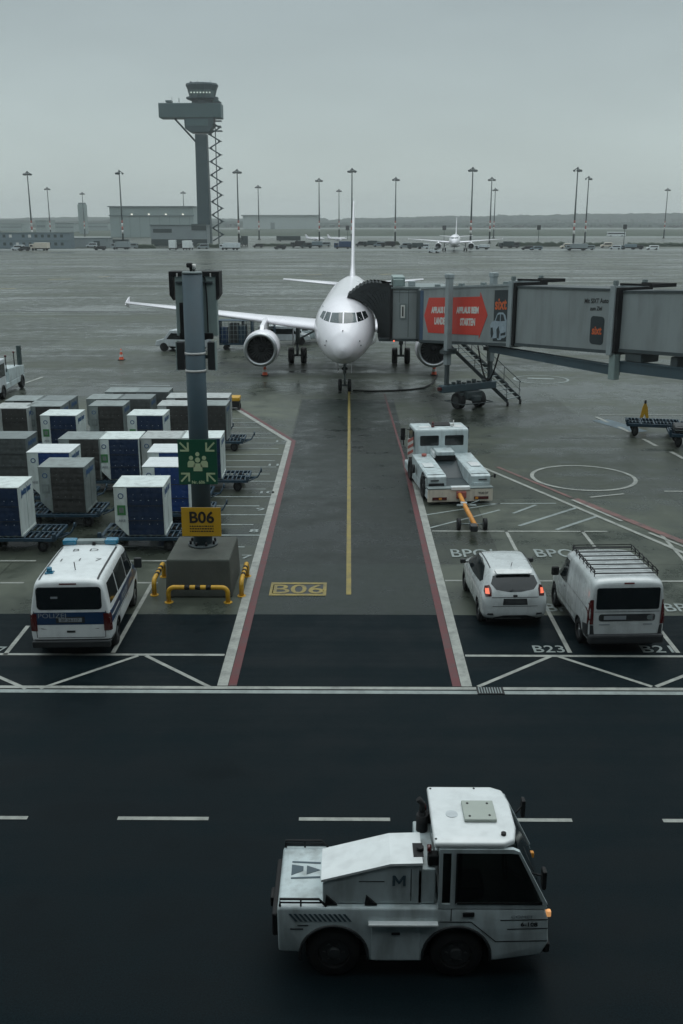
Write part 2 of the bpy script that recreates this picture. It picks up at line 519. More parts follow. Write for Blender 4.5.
def text_bm(s, size, extrude=0.0, bold=0.0, sx=1.0):
    cu = bpy.data.curves.new('t', 'FONT')
    cu.body = s
    cu.size = size
    cu.extrude = extrude
    cu.offset = bold
    cu.align_x = 'CENTER'
    cu.align_y = 'CENTER'
    cu.resolution_u = 3
    ob = bpy.data.objects.new('t', cu)
    C.objects.link(ob)
    dg = bpy.context.evaluated_depsgraph_get()
    me = bpy.data.meshes.new_from_object(ob.evaluated_get(dg))
    C.objects.unlink(ob)
    bpy.data.objects.remove(ob)
    bm = bmesh.new()
    bm.from_mesh(me)
    if bm.verts:
        xs = [v.co.x for v in bm.verts]; ys = [v.co.y for v in bm.verts]
        cx, cy = (min(xs) + max(xs)) / 2, (min(ys) + max(ys)) / 2
        for v in bm.verts:
            v.co.x = (v.co.x - cx) * sx
            v.co.y -= cy
    return bm
def text(name, s, size, m, M, parent=None, extrude=0.003, bold=0.0, sx=1.0):
    bm = text_bm(s, size, extrude, bold, sx)
    bm.transform(M)
    me = bpy.data.meshes.new(name)
    bm.to_mesh(me)
    bm.free()
    me.materials.append(m)
    o = bpy.data.objects.new(name, me)
    C.objects.link(o)
    o.parent = parent
    return o
def frame(o, u, v):
    u = Vector(u).normalized(); v = Vector(v).normalized(); n = u.cross(v)
    M = Matrix(((u.x, v.x, n.x, o[0]), (u.y, v.y, n.y, o[1]), (u.z, v.z, n.z, o[2]), (0, 0, 0, 1)))
    return M

# patches laid on a body's surface (panes, lamps, stripes, letters)
def bvh_of(o):
    bm = bmesh.new()
    bm.from_mesh(o.data)
    t = BVHTree.FromBMesh(bm)
    bm.free()
    return t
def decal(name, bvh, pts, M, m, parent, off=0.006, step=0.12, dist=6.0, bm=None):
    """pts: outline in the frame M (x,y), projected against its z axis onto the body"""
    if bm is None:
        bm = bmesh.new()
        polys = pts if isinstance(pts[0][0], (tuple, list)) else [pts]
        for poly in polys:
            bm.faces.new([bm.verts.new((p[0], p[1], 0)) for p in poly])
        bmesh.ops.triangulate(bm, faces=bm.faces[:])
    xs = [v.co.x for v in bm.verts]; ys = [v.co.y for v in bm.verts]
    for ax, lo, hi in ((0, min(xs), max(xs)), (1, min(ys), max(ys))):
        k = lo + step
        while k < hi:
            co = [0, 0, 0]; co[ax] = k
            no = [0, 0, 0]; no[ax] = 1
            bmesh.ops.bisect_plane(bm, geom=bm.verts[:] + bm.edges[:] + bm.faces[:], plane_co=co, plane_no=no)
            k += step
    n = (M.to_3x3() @ Vector((0, 0, 1))).normalized()
    dead = []
    for v in bm.verts:
        p = M @ v.co
        hit, no, i, d = bvh.ray_cast(p + n * dist, -n)
        if hit is None:
            dead.append(v)
            continue
        if no.dot(n) < 0: no = -no
        v.co = hit + no * off
    if dead:
        bmesh.ops.delete(bm, geom=dead, context='VERTS')
    me = bpy.data.meshes.new(name)
    for f in bm.faces: f.smooth = True
    bm.normal_update()
    bm.to_mesh(me)
    bm.free()
    me.materials.append(m)
    o = bpy.data.objects.new(name, me)
    C.objects.link(o)
    o.parent = parent
    return o
F_REAR = lambda y=0: frame((0, y, 0), (1, 0, 0), (0, 0, 1))          # looks at -y side; x -> x, y -> z
F_RIGHT = frame((0, 0, 0), (0, 1, 0), (0, 0, 1))                       # +x side; x -> y, y -> z
F_LEFT = frame((0, 0, 0), (0, -1, 0), (0, 0, 1))                       # -x side; x -> -y
F_TOP = frame((0, 0, 0), (1, 0, 0), (0, 1, 0))
F_FRONT = frame((0, 0, 0), (-1, 0, 0), (0, 0, 1))                      # +y side; x -> -x

def smooth_body(name, stations, m, parent, wheels=(), wr=0.34, ww=0.3, arch_mat=BLACK, sub=2, halfw=1.0):
    """stations: (y, [(x,z) from the sill up to the roof centre]); subdivided, wheel arches cut"""
    bm = bmesh.new()
    rings = []
    for y, pts in stations:
        full = [(x, z) for x, z in pts] + [(-x, z) for x, z in pts[::-1] if x > 1e-6]
        rings.append([bm.verts.new((x, y if not isinstance(y, (list, tuple)) else y[0], z)) for x, z in full])
    n = len(rings[0])
    for A, B in zip(rings, rings[1:]):
        for k in range(n):
            bm.faces.new((A[k], A[(k + 1) % n], B[(k + 1) % n], B[k]))
    bm.faces.new(rings[0][::-1])
    bm.faces.new(rings[-1])
    bmesh.ops.recalc_face_normals(bm, faces=bm.faces)
    me = bpy.data.meshes.new(name)
    bm.to_mesh(me)
    bm.free()
    me.materials.append(m)
    me.materials.append(arch_mat)
    o = bpy.data.objects.new(name, me)
    C.objects.link(o)
    md = o.modifiers.new('s', 'SUBSURF')
    md.levels = sub
    md.render_levels = sub
    dg = bpy.context.evaluated_depsgraph_get()
    me2 = bpy.data.meshes.new_from_object(o.evaluated_get(dg))
    o.modifiers.clear()
    o.data = me2
    if wheels:
        cut_arches(o, wheels, wr, ww)
    for p in o.data.polygons: p.use_smooth = True
    o.parent = parent
    return o
def cut_arches(o, wheels, wr, ww):
    mb = MB()
    for (x, y, z) in wheels:
        s = 1 if x > 0 else -1
        mb.cyl((x - s * (ww + 0.02), y, z), (x + s * 0.6, y, z), wr, n=28)
    bmesh.ops.recalc_face_normals(mb.bm, faces=mb.bm.faces)
    c = mb.build('cutter', BLACK)
    md = o.modifiers.new('b', 'BOOLEAN')
    md.operation = 'DIFFERENCE'
    md.solver = 'EXACT'
    md.object = c
    dg = bpy.context.evaluated_depsgraph_get()
    me3 = bpy.data.meshes.new_from_object(o.evaluated_get(dg))
    o.modifiers.clear()
    if len(me3.polygons) > 20:
        o.data = me3
    if len(o.data.materials) < 2:
        o.data.materials.append(BLACK)
    for p in o.data.polygons:
        ce = p.center
        for (x, y, z) in wheels:
            if (ce.y - y) ** 2 + (ce.z - z) ** 2 < (wr * 1.003) ** 2 and ce.x * x > 0 and abs(ce.x) > abs(x) - ww - 0.1:
                p.material_index = 1
    bpy.data.objects.remove(c)
def soft(o, ang=35):
    for p in o.data.polygons: p.use_smooth = True
    try:
        o.data.set_sharp_from_angle(angle=R(ang))
    except Exception:
        pass
    return o
def wheel(parent, x, y, r, wd, rim=RIM, spokes=0, name='wheel'):
    """tyre with rim as a sub-part; x = outer face side"""
    s = 1 if x > 0 else -1
    mb = MB()
    mb.lathe([(-wd / 2, r * 0.62), (-wd / 2, r * 0.9), (-wd * 0.36, r), (wd * 0.36, r), (wd / 2, r * 0.9), (wd / 2, r * 0.62), (wd * 0.3, r * 0.58), (-wd * 0.3, r * 0.58), (-wd / 2, r * 0.62)],
             (x - s * wd / 2, y, r), 'x', 24)
    t = mb.build(name, BLACK, parent)
    mb = MB()
    xo = x - s * 0.045
    mb.cyl((xo - s * 0.03, y, r), (xo, y, r), r * 0.6, r * 0.56, 20)
    mb.cyl((xo, y, r), (xo + s * 0.03, y, r), r * 0.2, r * 0.16, 12)
    for k in range(spokes):
        a = 2 * PI * k / spokes
        mb.box(-0.005, 0.028, -r * 0.09, r * 0.09, r * 0.1, r * 0.57, M=Matrix.Translation((xo, y, r)) @ Matrix.Rotation(a, 4, 'X'))
    mb.build('rim', rim, t)
    return t

exec_parts = []
# ================================================================== SETTING
def sheet(name, x0, x1, y0, y1, z, m, nx=1, ny=1):
    mb = MB()
    mb.quad(((x0, y0, z), (x1, y0, z), (x1, y1, z), (x0, y1, z)))
    return tag(mb.build(name, m), kind='structure')
EDGE = 24.6
sheet('ground', -3800, 3800, -1200, 3700, -0.12, GRASS)
sheet('apron', -420, 480, EDGE, 690, 0.0, APRON)
sheet('road', -420, 480, 0.6, EDGE, 0.0, ROAD)
sheet('stand_pavement', -2.75, 2.62, EDGE, 58, 0.004, STRIP)
sheet('service_road', -420, 480, 372, 398, 0.02, FARROAD)
sheet('taxiway', -1500, 1800, 690, 760, -0.03, FARROAD)
sheet('runway', -3000, 3000, 1500, 1720, -0.03, FARROAD)
mb = MB()
for (a, b_, c, d) in (((60, 240), (190, 232), 14, 0), ):
    p, q = G(60, 239), G(200, 233.5)
    n = Vector((0, 1, 0)) * 9
    mb.quad((p, q, q + n * 4, p + n * 1.5))
for v in mb.bm.verts: v.co.z = 0.03
tag(mb.build('path', FARROAD), kind='structure')

# hills and forest at the horizon
def ridge(name, Y, x0, x1, hfun, depth, m, step=3.5):
    mb = MB()
    n = int((x1 - x0) / step)
    prof = [(-0.5, 0.0), (-0.46, 0.55), (-0.38, 0.85), (-0.2, 0.97), (0, 1.0), (0.5, 0.2)]
    rings = []
    for i in range(n + 1):
        x = x0 + (x1 - x0) * i / n
        h = hfun(x)
        ring = []
        for k, (d, f) in enumerate(prof):
            j = noise.noise(Vector((x * 0.045, k * 3.3, Y * 0.01))) * 0.14 + noise.noise(Vector((x * 0.15, k * 7.7, Y))) * 0.12 + noise.noise(Vector((x * 0.6, k * 2.7, Y))) * 0.07
            ring.append((x, Y + d * depth + j * 60, max(-0.3, h * f * (1 + (j if 0 < k < 5 else 0)))))
        rings.append(ring)
    mb.loft(rings, cap=False, closed=False, smooth=False)
    return mb.build(name, m)
def hf(x):
    t = max(0, min(1, (x - 150) / 500.0))
    return 20 + 12 * t + 5 * noise.noise(Vector((x * 0.0022, 5, 0))) + (6 if -60 < x < 420 else 0) * noise.noise(Vector((x * 0.01, 1, 3)))
tag(ridge('hills', 2900, -1700, 2300, hf, 380, FOREST), kind='structure')
tag(ridge('woodland', 2050, -1300, 1700, lambda x: 9 + 5 * noise.noise(Vector((x * 0.006, 2, 9))) + (4 if x < -300 else 0), 160, FOREST), 'long far dark wood reading as one low mass along the airfield edge', 'forest', kind='stuff')

# ---------------------------------------------------------------- painted markings
Z1, Z2, Z3 = 0.008, 0.012, 0.016
def strip(mb, p, q, wd, z):
    p, q = Vector((p[0], p[1], 0)), Vector((q[0], q[1], 0))
    d = (q - p).normalized()
    n = Vector((-d.y, d.x, 0)) * wd / 2
    mb.quad([Vector((v.x, v.y, z)) for v in (p - n, q - n, q + n, p + n)])
def pathstrip(mb, pts, wd, z, side=0.0):
    # mitred band along a path, shifted sideways
    pts = [Vector((p[0], p[1], 0)) for p in pts]
    L = []
    for i, p in enumerate(pts):
        d0 = (pts[i] - pts[i - 1]).normalized() if i else (pts[1] - pts[0]).normalized()
        d1 = (pts[i + 1] - pts[i]).normalized() if i < len(pts) - 1 else d0
        n0 = Vector((-d0.y, d0.x, 0)); n1 = Vector((-d1.y, d1.x, 0))
        n = (n0 + n1).normalized()
        k = 1 / max(0.3, n.dot(n0))
        L.append((p + n * k * (side - wd / 2), p + n * k * (side + wd / 2)))
    for (a, b_), (c, d) in zip(L, L[1:]):
        mb.quad([Vector((v.x, v.y, z)) for v in (a, c, d, b_)])
def lines(name, m, segs, z=Z1, label=None):
    mb = MB()
    for s in segs:
        strip(mb, G(*s[0]), G(*s[1]), s[2], z)
    return tag(mb.build(name, m), kind='structure')
# road edge, bays
mb = MB()
yE = G(341, 690.5).y
strip(mb, (-60, yE + 0.11), (60, yE + 0.11), 0.13, Z1)
tag(mb.build('road_edge_line', PW), kind='structure')
mb = MB()
strip(mb, (-60, yE - 0.09), (60, yE - 0.09), 0.16, Z1)
tag(mb.build('drain_channel_kerb', PWF), kind='structure')
yB = G(341, 655.5).y
y2 = G(341, 580.5).y
y3 = G(341, 531).y
XL, XR = -2.83, 2.65
mb = MB()
for a, b_, y in ((-40, XL - 0.15, yB), (XR + 0.15, 40, yB), (XR + 0.15, 40, y2), (XR + 0.15, 8.7, y3)):
    strip(mb, (a, y), (b_, y), 0.11, Z1)
for px0, px1, py in ((0, 36, 561), (128, 168, 561), (120, 158, 583), (0, 24, 583)):
    strip(mb, G(px0, py), G(px1, py), 0.1, Z1)
# bay dividers
for p, q in (((570, 653), (506, 531)), ((678, 653), (582, 531)), ((113, 653), (152, 584)), ((5, 655), (28, 626)), ((766, 653), (658, 531))):
    strip(mb, G(*p), G(*q), 0.11, Z1)
# zigzag
for p, q in (((478, 687), (552, 656)), ((556, 656), (652, 687)), ((656, 687), (735, 656)), ((40, 689), (138, 656)), ((146, 656), (211, 688)), ((26, 689), (-50, 656))):
    strip(mb, G(*p), G(*q), 0.1, Z1 + 0.002)
tag(mb.build('parking_bay_lines', PW), kind='structure')
# dashes along the road
mb = MB()
yD = G(341, 819.5).y
for k in range(-8, 9):
    xc = G(344.5, 819.5).x + k * 3.165
    strip(mb, (xc - 0.795, yD), (xc + 0.795, yD), 0.1, Z1)
tag(mb.build('road_centre_dashes', PW), kind='structure')
# stand boundary
Lp = [G(220.5, 689), G(243, 597), G(290, 440), G(234, 407)]
Lp = [Vector((XL, yE + 0.2, 0)), Vector((XL - 0.02, 46.3, 0)), G(234, 407.5)]
Rp = [Vector((XR, yE + 0.2, 0)), Vector((XR, 42.6, 0)), Vector((4.0, 43.5, 0))]
mb = MB(); pathstrip(mb, Lp, 0.24, Z2)
pathstrip(mb, [Rp[0], Rp[1]], 0.24, Z2)
D0, D1 = G(472, 463), G(700, 560)
strip(mb, D0, D1, 0.16, Z2)
tag(mb.build('stand_boundary_line', PW), kind='structure')
mb = MB()
pathstrip(mb, Lp, 0.19, Z2, side=-0.225)
pathstrip(mb, Rp[:2], 0.19, Z2, side=0.225)
pathstrip(mb, [Rp[1], Vector((XR - 0.3, 60, 0))], 0.1, Z2, side=0.225)
tag(mb.build('stand_boundary_red_line', PR_), kind='structure')
mb = MB()
strip(mb, G(497, 467), G(572, 498), 0.16, Z2)
strip(mb, G(575, 499), G(700, 549), 0.3, Z2)
tag(mb.build('restricted_area_red_line', PRF), kind='structure')
lines('restricted_area_dashes', PW, [((572, 500), (622, 521.5), 0.13), ((649, 533), (690, 549.5), 0.13)], Z3)
lines('equipment_area_lines', PW, [((590, 497.5), (624, 494), 0.13), ((664, 491.5), (690, 491.5), 0.13),
    ((596, 417), (608, 422.5), 0.2), ((619, 427), (630, 432.5), 0.2), ((643, 439), (657, 446.5), 0.2), ((671, 452), (684, 459), 0.2),
    ((598, 415), (700, 415), 0.1), ((20, 385), (43, 377), 0.2), ((0, 396), (16, 389), 0.2)], Z2)
lines('hatched_area_lines', PWF, [((440, 504), (556, 503.5), 0.1), ((513, 513.5), (536, 505), 0.12), ((519, 526), (576, 508), 0.14), ((556, 530), (598, 516), 0.14),
    ((420, 516), (500, 503.5), 0.1), ((430, 528), (500, 510), 0.1), ((300, 389.5), (330, 388.5), 0.08)], Z1)
lines('faint_blue_marking', PBL, [((600, 420), (640, 432), 1.0)], Z1)
# the big ring and the far ring
def ring(name, c, r, wd, m, z, n=72, ry=None):
    mb = MB()
    for k in range(n):
        a, b_ = 2 * PI * k / n, 2 * PI * (k + 1) / n
        P = lambda t, rr: (c[0] + math.cos(t) * rr, c[1] + math.sin(t) * rr, z)
        mb.quad((P(a, r - wd / 2), P(b_, r - wd / 2), P(b_, r + wd / 2), P(a, r + wd / 2)))
    return tag(mb.build(name, m), kind='structure')
cc = (G(531, 478) + G(636, 478)) / 2
ring('turning_ring', (cc.x, cc.y + 0.05), (G(636, 478).x - G(531, 478).x) / 2 - 0.08, 0.16, PW, Z2)
cc = G(541, 379.5)
ring('far_turning_ring', (cc.x, cc.y), 1.75, 0.16, PWF, Z2)
mb = MB()
strip(mb, (cc.x - 0.8, cc.y + 0.5), (cc.x + 0.9, cc.y + 0.2), 0.5, Z2)
tag(mb.build('far_ring_mark', PWF), kind='structure')
# cart parking rows beside the stand
mb = MB()
rows = [(165, 60, 105), (182, 60, 165), (204, 70, 170), (228, 80, 215), (248, 80, 240), (270, 90, 285), (293, 75, 250), (318, 40, 265), (345, 70, 235), (372, 70, 240),
        (402, 60, 212), (433, 80, 235), (466, 60, 195), (499, 0, 220), (538, 20, 168), (576, 20, 195), (618, 20, 142), (663, 50, 170), (713, 75, 105)]
for y, a, b_ in rows:
    py = 380 + y / 4.267
    q = G(220 + b_ / 4.267, py)
    strip(mb, (-7.4, q.y), (q.x, q.y), 0.1, Z1)
tag(mb.build('cart_parking_lines', PWF), kind='structure')
nums = ['12', '11', '10', '9', '8', '7']
for k, (px, py) in enumerate(((284, 441.5), (276, 465), (270, 492.5), (263, 509.5), (257, 531), (250, 557))):
    g = G(px, py)
    text('painted_bay_number', nums[k], 0.48, PWF, Matrix.Translation((g.x - 0.1, g.y, Z2)), None, 0, 0.01, 1.4)['kind'] = 'structure'
# yellow lead-in line and stand number
mb = MB()
strip(mb, (0.0, G(349, 595).y), (0.0, 61.2), 0.14, Z2)
tag(mb.build('lead_in_line', PY), kind='structure')
a, b_ = G(270, 596), G(326, 583)
x0, x1 = G(270, 590).x, G(326.5, 590).x
mb = MB()
for (p, q, r_, s) in ((x0, x1, a.y, a.y + 0.14), (x0, x1, b_.y - 0.14, b_.y), (x0, x0 + 0.1, a.y + 0.14, b_.y - 0.14), (x1 - 0.1, x1, a.y + 0.14, b_.y - 0.14)):
    mb.quad(((p, r_, Z3), (q, r_, Z3), (q, s, Z3), (p, s, Z3)))
tag(mb.build('stand_number_frame', PY), kind='structure')
mb = MB(); mb.quad(((x0, a.y, Z1), (x1, a.y, Z1), (x1, b_.y, Z1), (x0, b_.y, Z1)))
tag(mb.build('stand_number_field', PBLK), kind='structure')
tag(text('stand_number', 'B06', 0.98, PY, Matrix.Translation(((x0 + x1) / 2, (a.y + b_.y) / 2, Z3)), None, 0, 0.012, 1.0), kind='structure')
def gtext(s, px0, px1, py0, py1, m=PWF, bold=0.01):
    p, q = G(px0, (py0 + py1) / 2), G(px1, (py0 + py1) / 2)
    hgt = G(px0, py0).y - G(px0, py1).y
    bm = text_bm(s, 1.0, 0, bold)
    xs = [v.co.x for v in bm.verts]; ys = [v.co.y for v in bm.verts]
    sx = (q.x - p.x) / (max(xs) - min(xs)); sy = hgt / (max(ys) - min(ys))
    for v in bm.verts: v.co.x *= sx; v.co.y *= sy
    bm.transform(Matrix.Translation(((p.x + q.x) / 2, (p.y + q.y) / 2, Z3)))
    me = bpy.data.meshes.new('painted_word'); bm.to_mesh(me); bm.free(); me.materials.append(m)
    o = bpy.data.objects.new('painted_word', me); C.objects.link(o); o['kind'] = 'structure'
gtext('BPOL', 451, 500, 549.5, 557.5)
gtext('BPOL', 535, 586, 549.5, 557.5)
gtext('BPOL', 664, 716, 604, 612)
gtext('BPOL', 545, 600, 604, 612)
gtext('B23', 533, 564, 646, 653)
gtext('B21', 641, 672, 646, 653)
gtext('B27', -22, 5, 647, 654)
# small hatch grate in the channel
g = thing('drain_grate', 'small slotted steel drain grate set in the white road edge line', 'drain grate', (G(490, 690).x, yE, 0))
mb = MB(); mb.box(-0.3, 0.3, -0.17, 0.17, 0.0, 0.014)
mb.build('grate_frame', BLACK, g)
mb = MB()
for k in range(9): mb.box(-0.26 + k * 0.06, -0.235 + k * 0.06, -0.14, 0.14, 0.0145, 0.022)
for o_, s in (('grate_bars', 1),): mb.build(o_, GALV, g)
# faint yellow and white far markings
lines('far_taxi_markings', PYF, [((48, 279.5), (72, 279), 1.2), ((98, 277), (110, 276.5), 1.0), ((0, 289), (16, 288.5), 0.9), ((305, 275), (322, 274.5), 1.0), ((380, 274.5), (392, 274), 1.4)], Z2)
lines('far_white_markings', PWF, [((0, 314.5), (130, 315), 0.35), ((80, 279), (97, 278.8), 0.5), ((14, 279.5), (26, 279), 0.5), ((110, 385), (170, 386), 0.2), ((420, 264), (683, 263), 0.5)], Z2)
lines('apron_crack_lines', PBLK, [((0, 311), (160, 312), 0.9), ((0, 262.5), (140, 262), 1.2), ((560, 438), (683, 438), 0.06)], Z1)

# ================================================================== AIRCRAFT
def make_airliner():
    t = thing('airliner', 'white twin engine airliner parked nose on at the jet bridge', 'airliner', (-0.27, 60.9, 0), -R(1.2))
    oy = -5.07                                                  # local y = 0 at the nose wheel
    st = [(0.0, 0.03, 3.1), (0.06, 0.22, 3.1), (0.25, 0.5, 3.12), (0.55, 0.78, 3.16), (1.0, 1.06, 3.22), (1.6, 1.34, 3.34), (2.2, 1.53, 3.46), (2.9, 1.68, 3.57), (3.8, 1.82, 3.66), (5.0, 1.92, 3.74), (6.5, 1.95, 3.77),
          (12, 1.95, 3.77), (18, 1.95, 3.77), (23, 1.95, 3.77), (26, 1.86, 3.87), (29, 1.55, 4.13), (32, 1.1, 4.5), (34.5, 0.68, 4.82), (36.5, 0.32, 5.05), (37.4, 0.1, 5.15)]
    rings = []
    n = 56
    for y, r, zc in st:
        if 0.5 < y: r, zc = r * (0.955 if y < 25 else 0.98), zc + (0.12 if y < 25 else 0.04)
        rz = r * (1.03 if y < 23 else 1.0)
        if 0.9 < y < 3.6: rz *= 0.985
        rings.append([(r * math.cos(a), y + oy, zc + rz * math.sin(a)) for a in [2 * PI * k / n for k in range(n)]])
    # finer rings by interpolation
    fine = []
    for A, B in zip(rings, rings[1:]):
        m_ = 3 if A[0][1] < 2 + oy + 3 else 1
        for q in range(m_):
            f = q / m_
            fine.append([tuple(a + (b - a) * f for a, b in zip(p, s)) for p, s in zip(A, B)])
    fine.append(rings[-1])
    mb = MB(); mb.loft(fine)
    fus = mb.build('fuselage', PLANE, t)
    bv = bvh_of(fus)
    FN = frame((0, -14, 0.16), (1, 0, 0), (0, 0, 1))               # seen from ahead of the nose
    frp = [[(0.035, 4.33), (0.77, 4.36), (0.66, 4.83), (0.04, 4.87)], [(-0.035, 4.33), (-0.77, 4.36), (-0.66, 4.83), (-0.04, 4.87)]]
    sdp = [[(0.83, 4.37), (1.16, 4.42), (0.98, 4.84), (0.72, 4.83)], [(1.2, 4.43), (1.42, 4.5), (1.24, 4.83), (1.03, 4.84)]]
    for q in frp: decal('windshield_pane', bv, q, FN, GLASSB, fus, 0.006, 0.08, 20)
    for q in sdp:
        decal('cockpit_side_pane', bv, q, FN, GLASS, fus, 0.006, 0.08, 20)
        decal('cockpit_side_pane', bv, [(-x, z) for x, z in q], FN, GLASSB, fus, 0.006, 0.08, 20)
    # cabin windows and door on the port side (+x here), starboard too
    for sgn, FR in ((1, F_RIGHT), (-1, F_LEFT)):
        bm = bmesh.new()
        for k in range(38):
            yy = oy + 7.2 + k * 0.53
            if 14.2 < yy - oy < 15.4: continue
            c = [(yy * sgn + math.cos(a) * 0.11, 4.15 + math.sin(a) * 0.16) for a in [2 * PI * j / 8 for j in range(8)]]
            bm.faces.new([bm.verts.new((a, b, 0)) for a, b in c])
        decal('cabin_windows', bv, None, FR, GLASS, fus, 0.005, 50, 6, bm=bm)
        d = [(oy + 4.6) * sgn, (oy + 5.45) * sgn]
        for a, b_ in (((d[0], 3.3), (d[0], 5.15)), ((d[1], 3.3), (d[1], 5.15)), ((d[0], 5.15), (d[1], 5.15)), ((d[0], 3.3), (d[1], 3.3))):
            w_ = 0.02
            decal('door_outline', bv, [(min(a[0], b_[0]) - w_, min(a[1], b_[1]) - w_), (max(a[0], b_[0]) + w_, min(a[1], b_[1]) - w_), (max(a[0], b_[0]) + w_, max(a[1], b_[1]) + w_), (min(a[0], b_[0]) - w_, max(a[1], b_[1]) + w_)], FR, GREYTXT, fus, 0.004, 0.2)
    # probes on the nose
    mb = MB()
    for x, z in ((0.95, 3.55), (-0.95, 3.55), (1.02, 3.3), (-1.02, 3.3), (0.0, 4.15)):
        h, no, i, d = bv.ray_cast(Vector((x, -14, z)), Vector((0, 1, 0)))
        if h: mb.cyl(h - Vector((0, 0.12, 0)), h + Vector((0, 0.05, 0)), 0.03, n=8)
    mb.build('nose_probe', PLAST, fus)
    # belly fairing
    mb = MB()
    fr = []
    for y, r, z0 in ((11, 0.5, 2.1), (12.5, 1.5, 2.05), (15, 1.95, 2.0), (19, 1.95, 2.0), (21.5, 1.2, 2.1), (22.5, 0.4, 2.3)):
        fr.append([(r * math.cos(a), y + oy, z0 + 0.65 * (0.3 + 0.7 * r / 1.95) * math.sin(a)) for a in [2 * PI * k / 24 for k in range(24)]])
    mb.loft(fr); mb.build('belly_fairing', PLANE, t)
    # lifting surfaces
    def foil(le, te, z, th, x):
        pts = []
        c = te - le
        for f, h in ((0, 0), (0.02, 0.35), (0.08, 0.7), (0.25, 1), (0.5, 0.9), (0.8, 0.4), (1, 0.02)):
            pts.append((x, le + c * f, z + th * h * 0.55))
        for f, h in ((0.8, 0.3), (0.5, 0.7), (0.25, 0.8), (0.08, 0.6), (0.02, 0.3)):
            pts.append((x, le + c * f, z - th * h * 0.45))
        return pts
    for s in (1, -1):
        mb = MB()
        mb.loft([foil(11.6 + oy, 18.3 + oy, 2.95, 0.85, 1.0 * s), foil(12.1 + oy, 18.3 + oy, 3.05, 0.8, 1.9 * s), foil(14.5 + oy, 18.45 + oy, 3.42, 0.5, 6.5 * s), foil(17.4 + oy, 20.1 + oy, 3.83, 0.3, 12 * s), foil(19.9 + oy, 21.4 + oy, 4.15, 0.16, 16.9 * s)])
        wg = mb.build('wing', PLANE, t)
        mb = MB()                                                # tip fence
        mb.prism([(20.1 + oy, 4.0), (21.2 + oy, 3.7), (21.4 + oy, 4.15), (21.6 + oy, 4.5), (21.2 + oy, 4.45), (20.5 + oy, 4.25)], 16.88 * s, 16.95 * s)
        mb.build('wing_tip_fence', PLANE, wg)
        for xk, yk in ((5.0, 18.1), (8.6, 19.1), (12.0, 20.0)):
            mb = MB()
            mb.loft([[(xk * s + 0.13 * f * math.cos(a), yk + oy + dy, 3.1 + 0.09 * (xk - 5) / 7 * 6 * 0.9 + zz + 0.2 * f * math.sin(a)) for a in [2 * PI * k / 10 for k in range(10)]] for dy, f, zz in ((-1.9, 0.1, 0.1), (-1.2, 0.8, 0), (0, 1, 0), (0.9, 0.7, 0), (1.7, 0.1, 0.05))])
            mb.build('flap_track_fairing', PLANE, wg)
        mb = MB()
        mb.loft([foil(31.6 + oy, 35.7 + oy, 4.72, 0.35, 0.4 * s), foil(34.3 + oy, 36.1 + oy, 5.12, 0.15, 6.2 * s)])
        mb.build('tailplane', PLANE, t)
        # engine
        ex, ez, ey = 5.75 * s, 1.86, 10.4 + oy
        mb = MB()
        mb.lathe([(0.5, 0.86), (0.15, 0.88), (0.0, 0.98), (0.04, 1.06), (0.3, 1.16), (1.2, 1.21), (2.4, 1.14), (3.3, 0.95), (3.35, 0.86), (2.0, 0.9), (0.5, 0.86)], (ex, ey, ez))
        ng = mb.build('engine_nacelle', PLANE, t)
        mb = MB()
        mb.lathe([(0.16, 0.875), (0.02, 0.93), (-0.012, 1.0), (0.04, 1.068), (0.2, 1.135)], (ex, ey, ez), n=40)
        mb.build('intake_lip', CHROME, ng)
        mb = MB(); mb.lathe([(0.12, 0.872), (0.85, 0.84), (0.9, 0.0)], (ex, ey, ez)); mb.build('intake_duct', BLACK, ng)
        mb = MB()
        for k in range(24):
            a = 2 * PI * k / 24
            M = Matrix.Translation((ex, ey + 0.8, ez)) @ Matrix.Rotation(a, 4, 'Y') @ Matrix.Rotation(R(35), 4, 'Z')
            mb.box(-0.06, 0.06, -0.01, 0.01, 0.2, 0.83, M=M)
        mb.build('fan_blades', RIMD, ng)
        mb = MB(); mb.lathe([(0.35, 0.01), (0.45, 0.1), (0.65, 0.2), (0.85, 0.26)], (ex, ey, ez), n=16); mb.build('spinner', PLAST, ng)
        mb = MB(); mb.lathe([(2.6, 0.7), (3.4, 0.6), (4.3, 0.36), (4.9, 0.05)], (ex, ey, ez), n=20); mb.build('exhaust_cone', CHROME, ng)
        mb = MB()
        mb.prism([(ey + 0.9, ez + 1.05), (ey + 1.6, ez + 1.45), (ey + 3.6, ez + 1.75), (ey + 6, ez + 1.7), (ey + 5, ez + 1.0), (ey + 3.2, ez + 0.7)], ex - 0.14, ex + 0.14, bev=0.05)
        mb.build('pylon', PLANE, t)
        # main gear
        gx, gy = 3.8 * s, 17.71 + oy
        mb = MB(); mb.cyl((gx, gy, 0.55), (gx, gy, 1.6), 0.1); mb.cyl((gx, gy, 1.4), (gx * 0.98, gy, 3.1), 0.16)
        mb.cyl((gx, gy, 1.7), (gx * 0.55, gy, 2.6), 0.07); mb.cyl((gx - 0.5, gy, 0.585), (gx + 0.5, gy, 0.585), 0.09)
        gl = mb.build('main_gear_leg', GALV, t)
        mb = MB(); mb.box(gx + s * 0.28, gx + s * 0.33, gy - 0.35, gy + 0.35, 1.25, 2.9, 0.01); mb.build('gear_door', PLANE, gl)
        for dx in (-0.26, 0.66):
            wheel(t, gx + dx * 1.0 if gx > 0 else gx + dx - 0.4, gy, 0.585, 0.4, RIMD)
    mb = MB(); mb.cyl((0, 0, 0.38), (0, 0, 1.3), 0.06); mb.cyl((0, 0, 1.1), (0, 0.35, 2.3), 0.1)
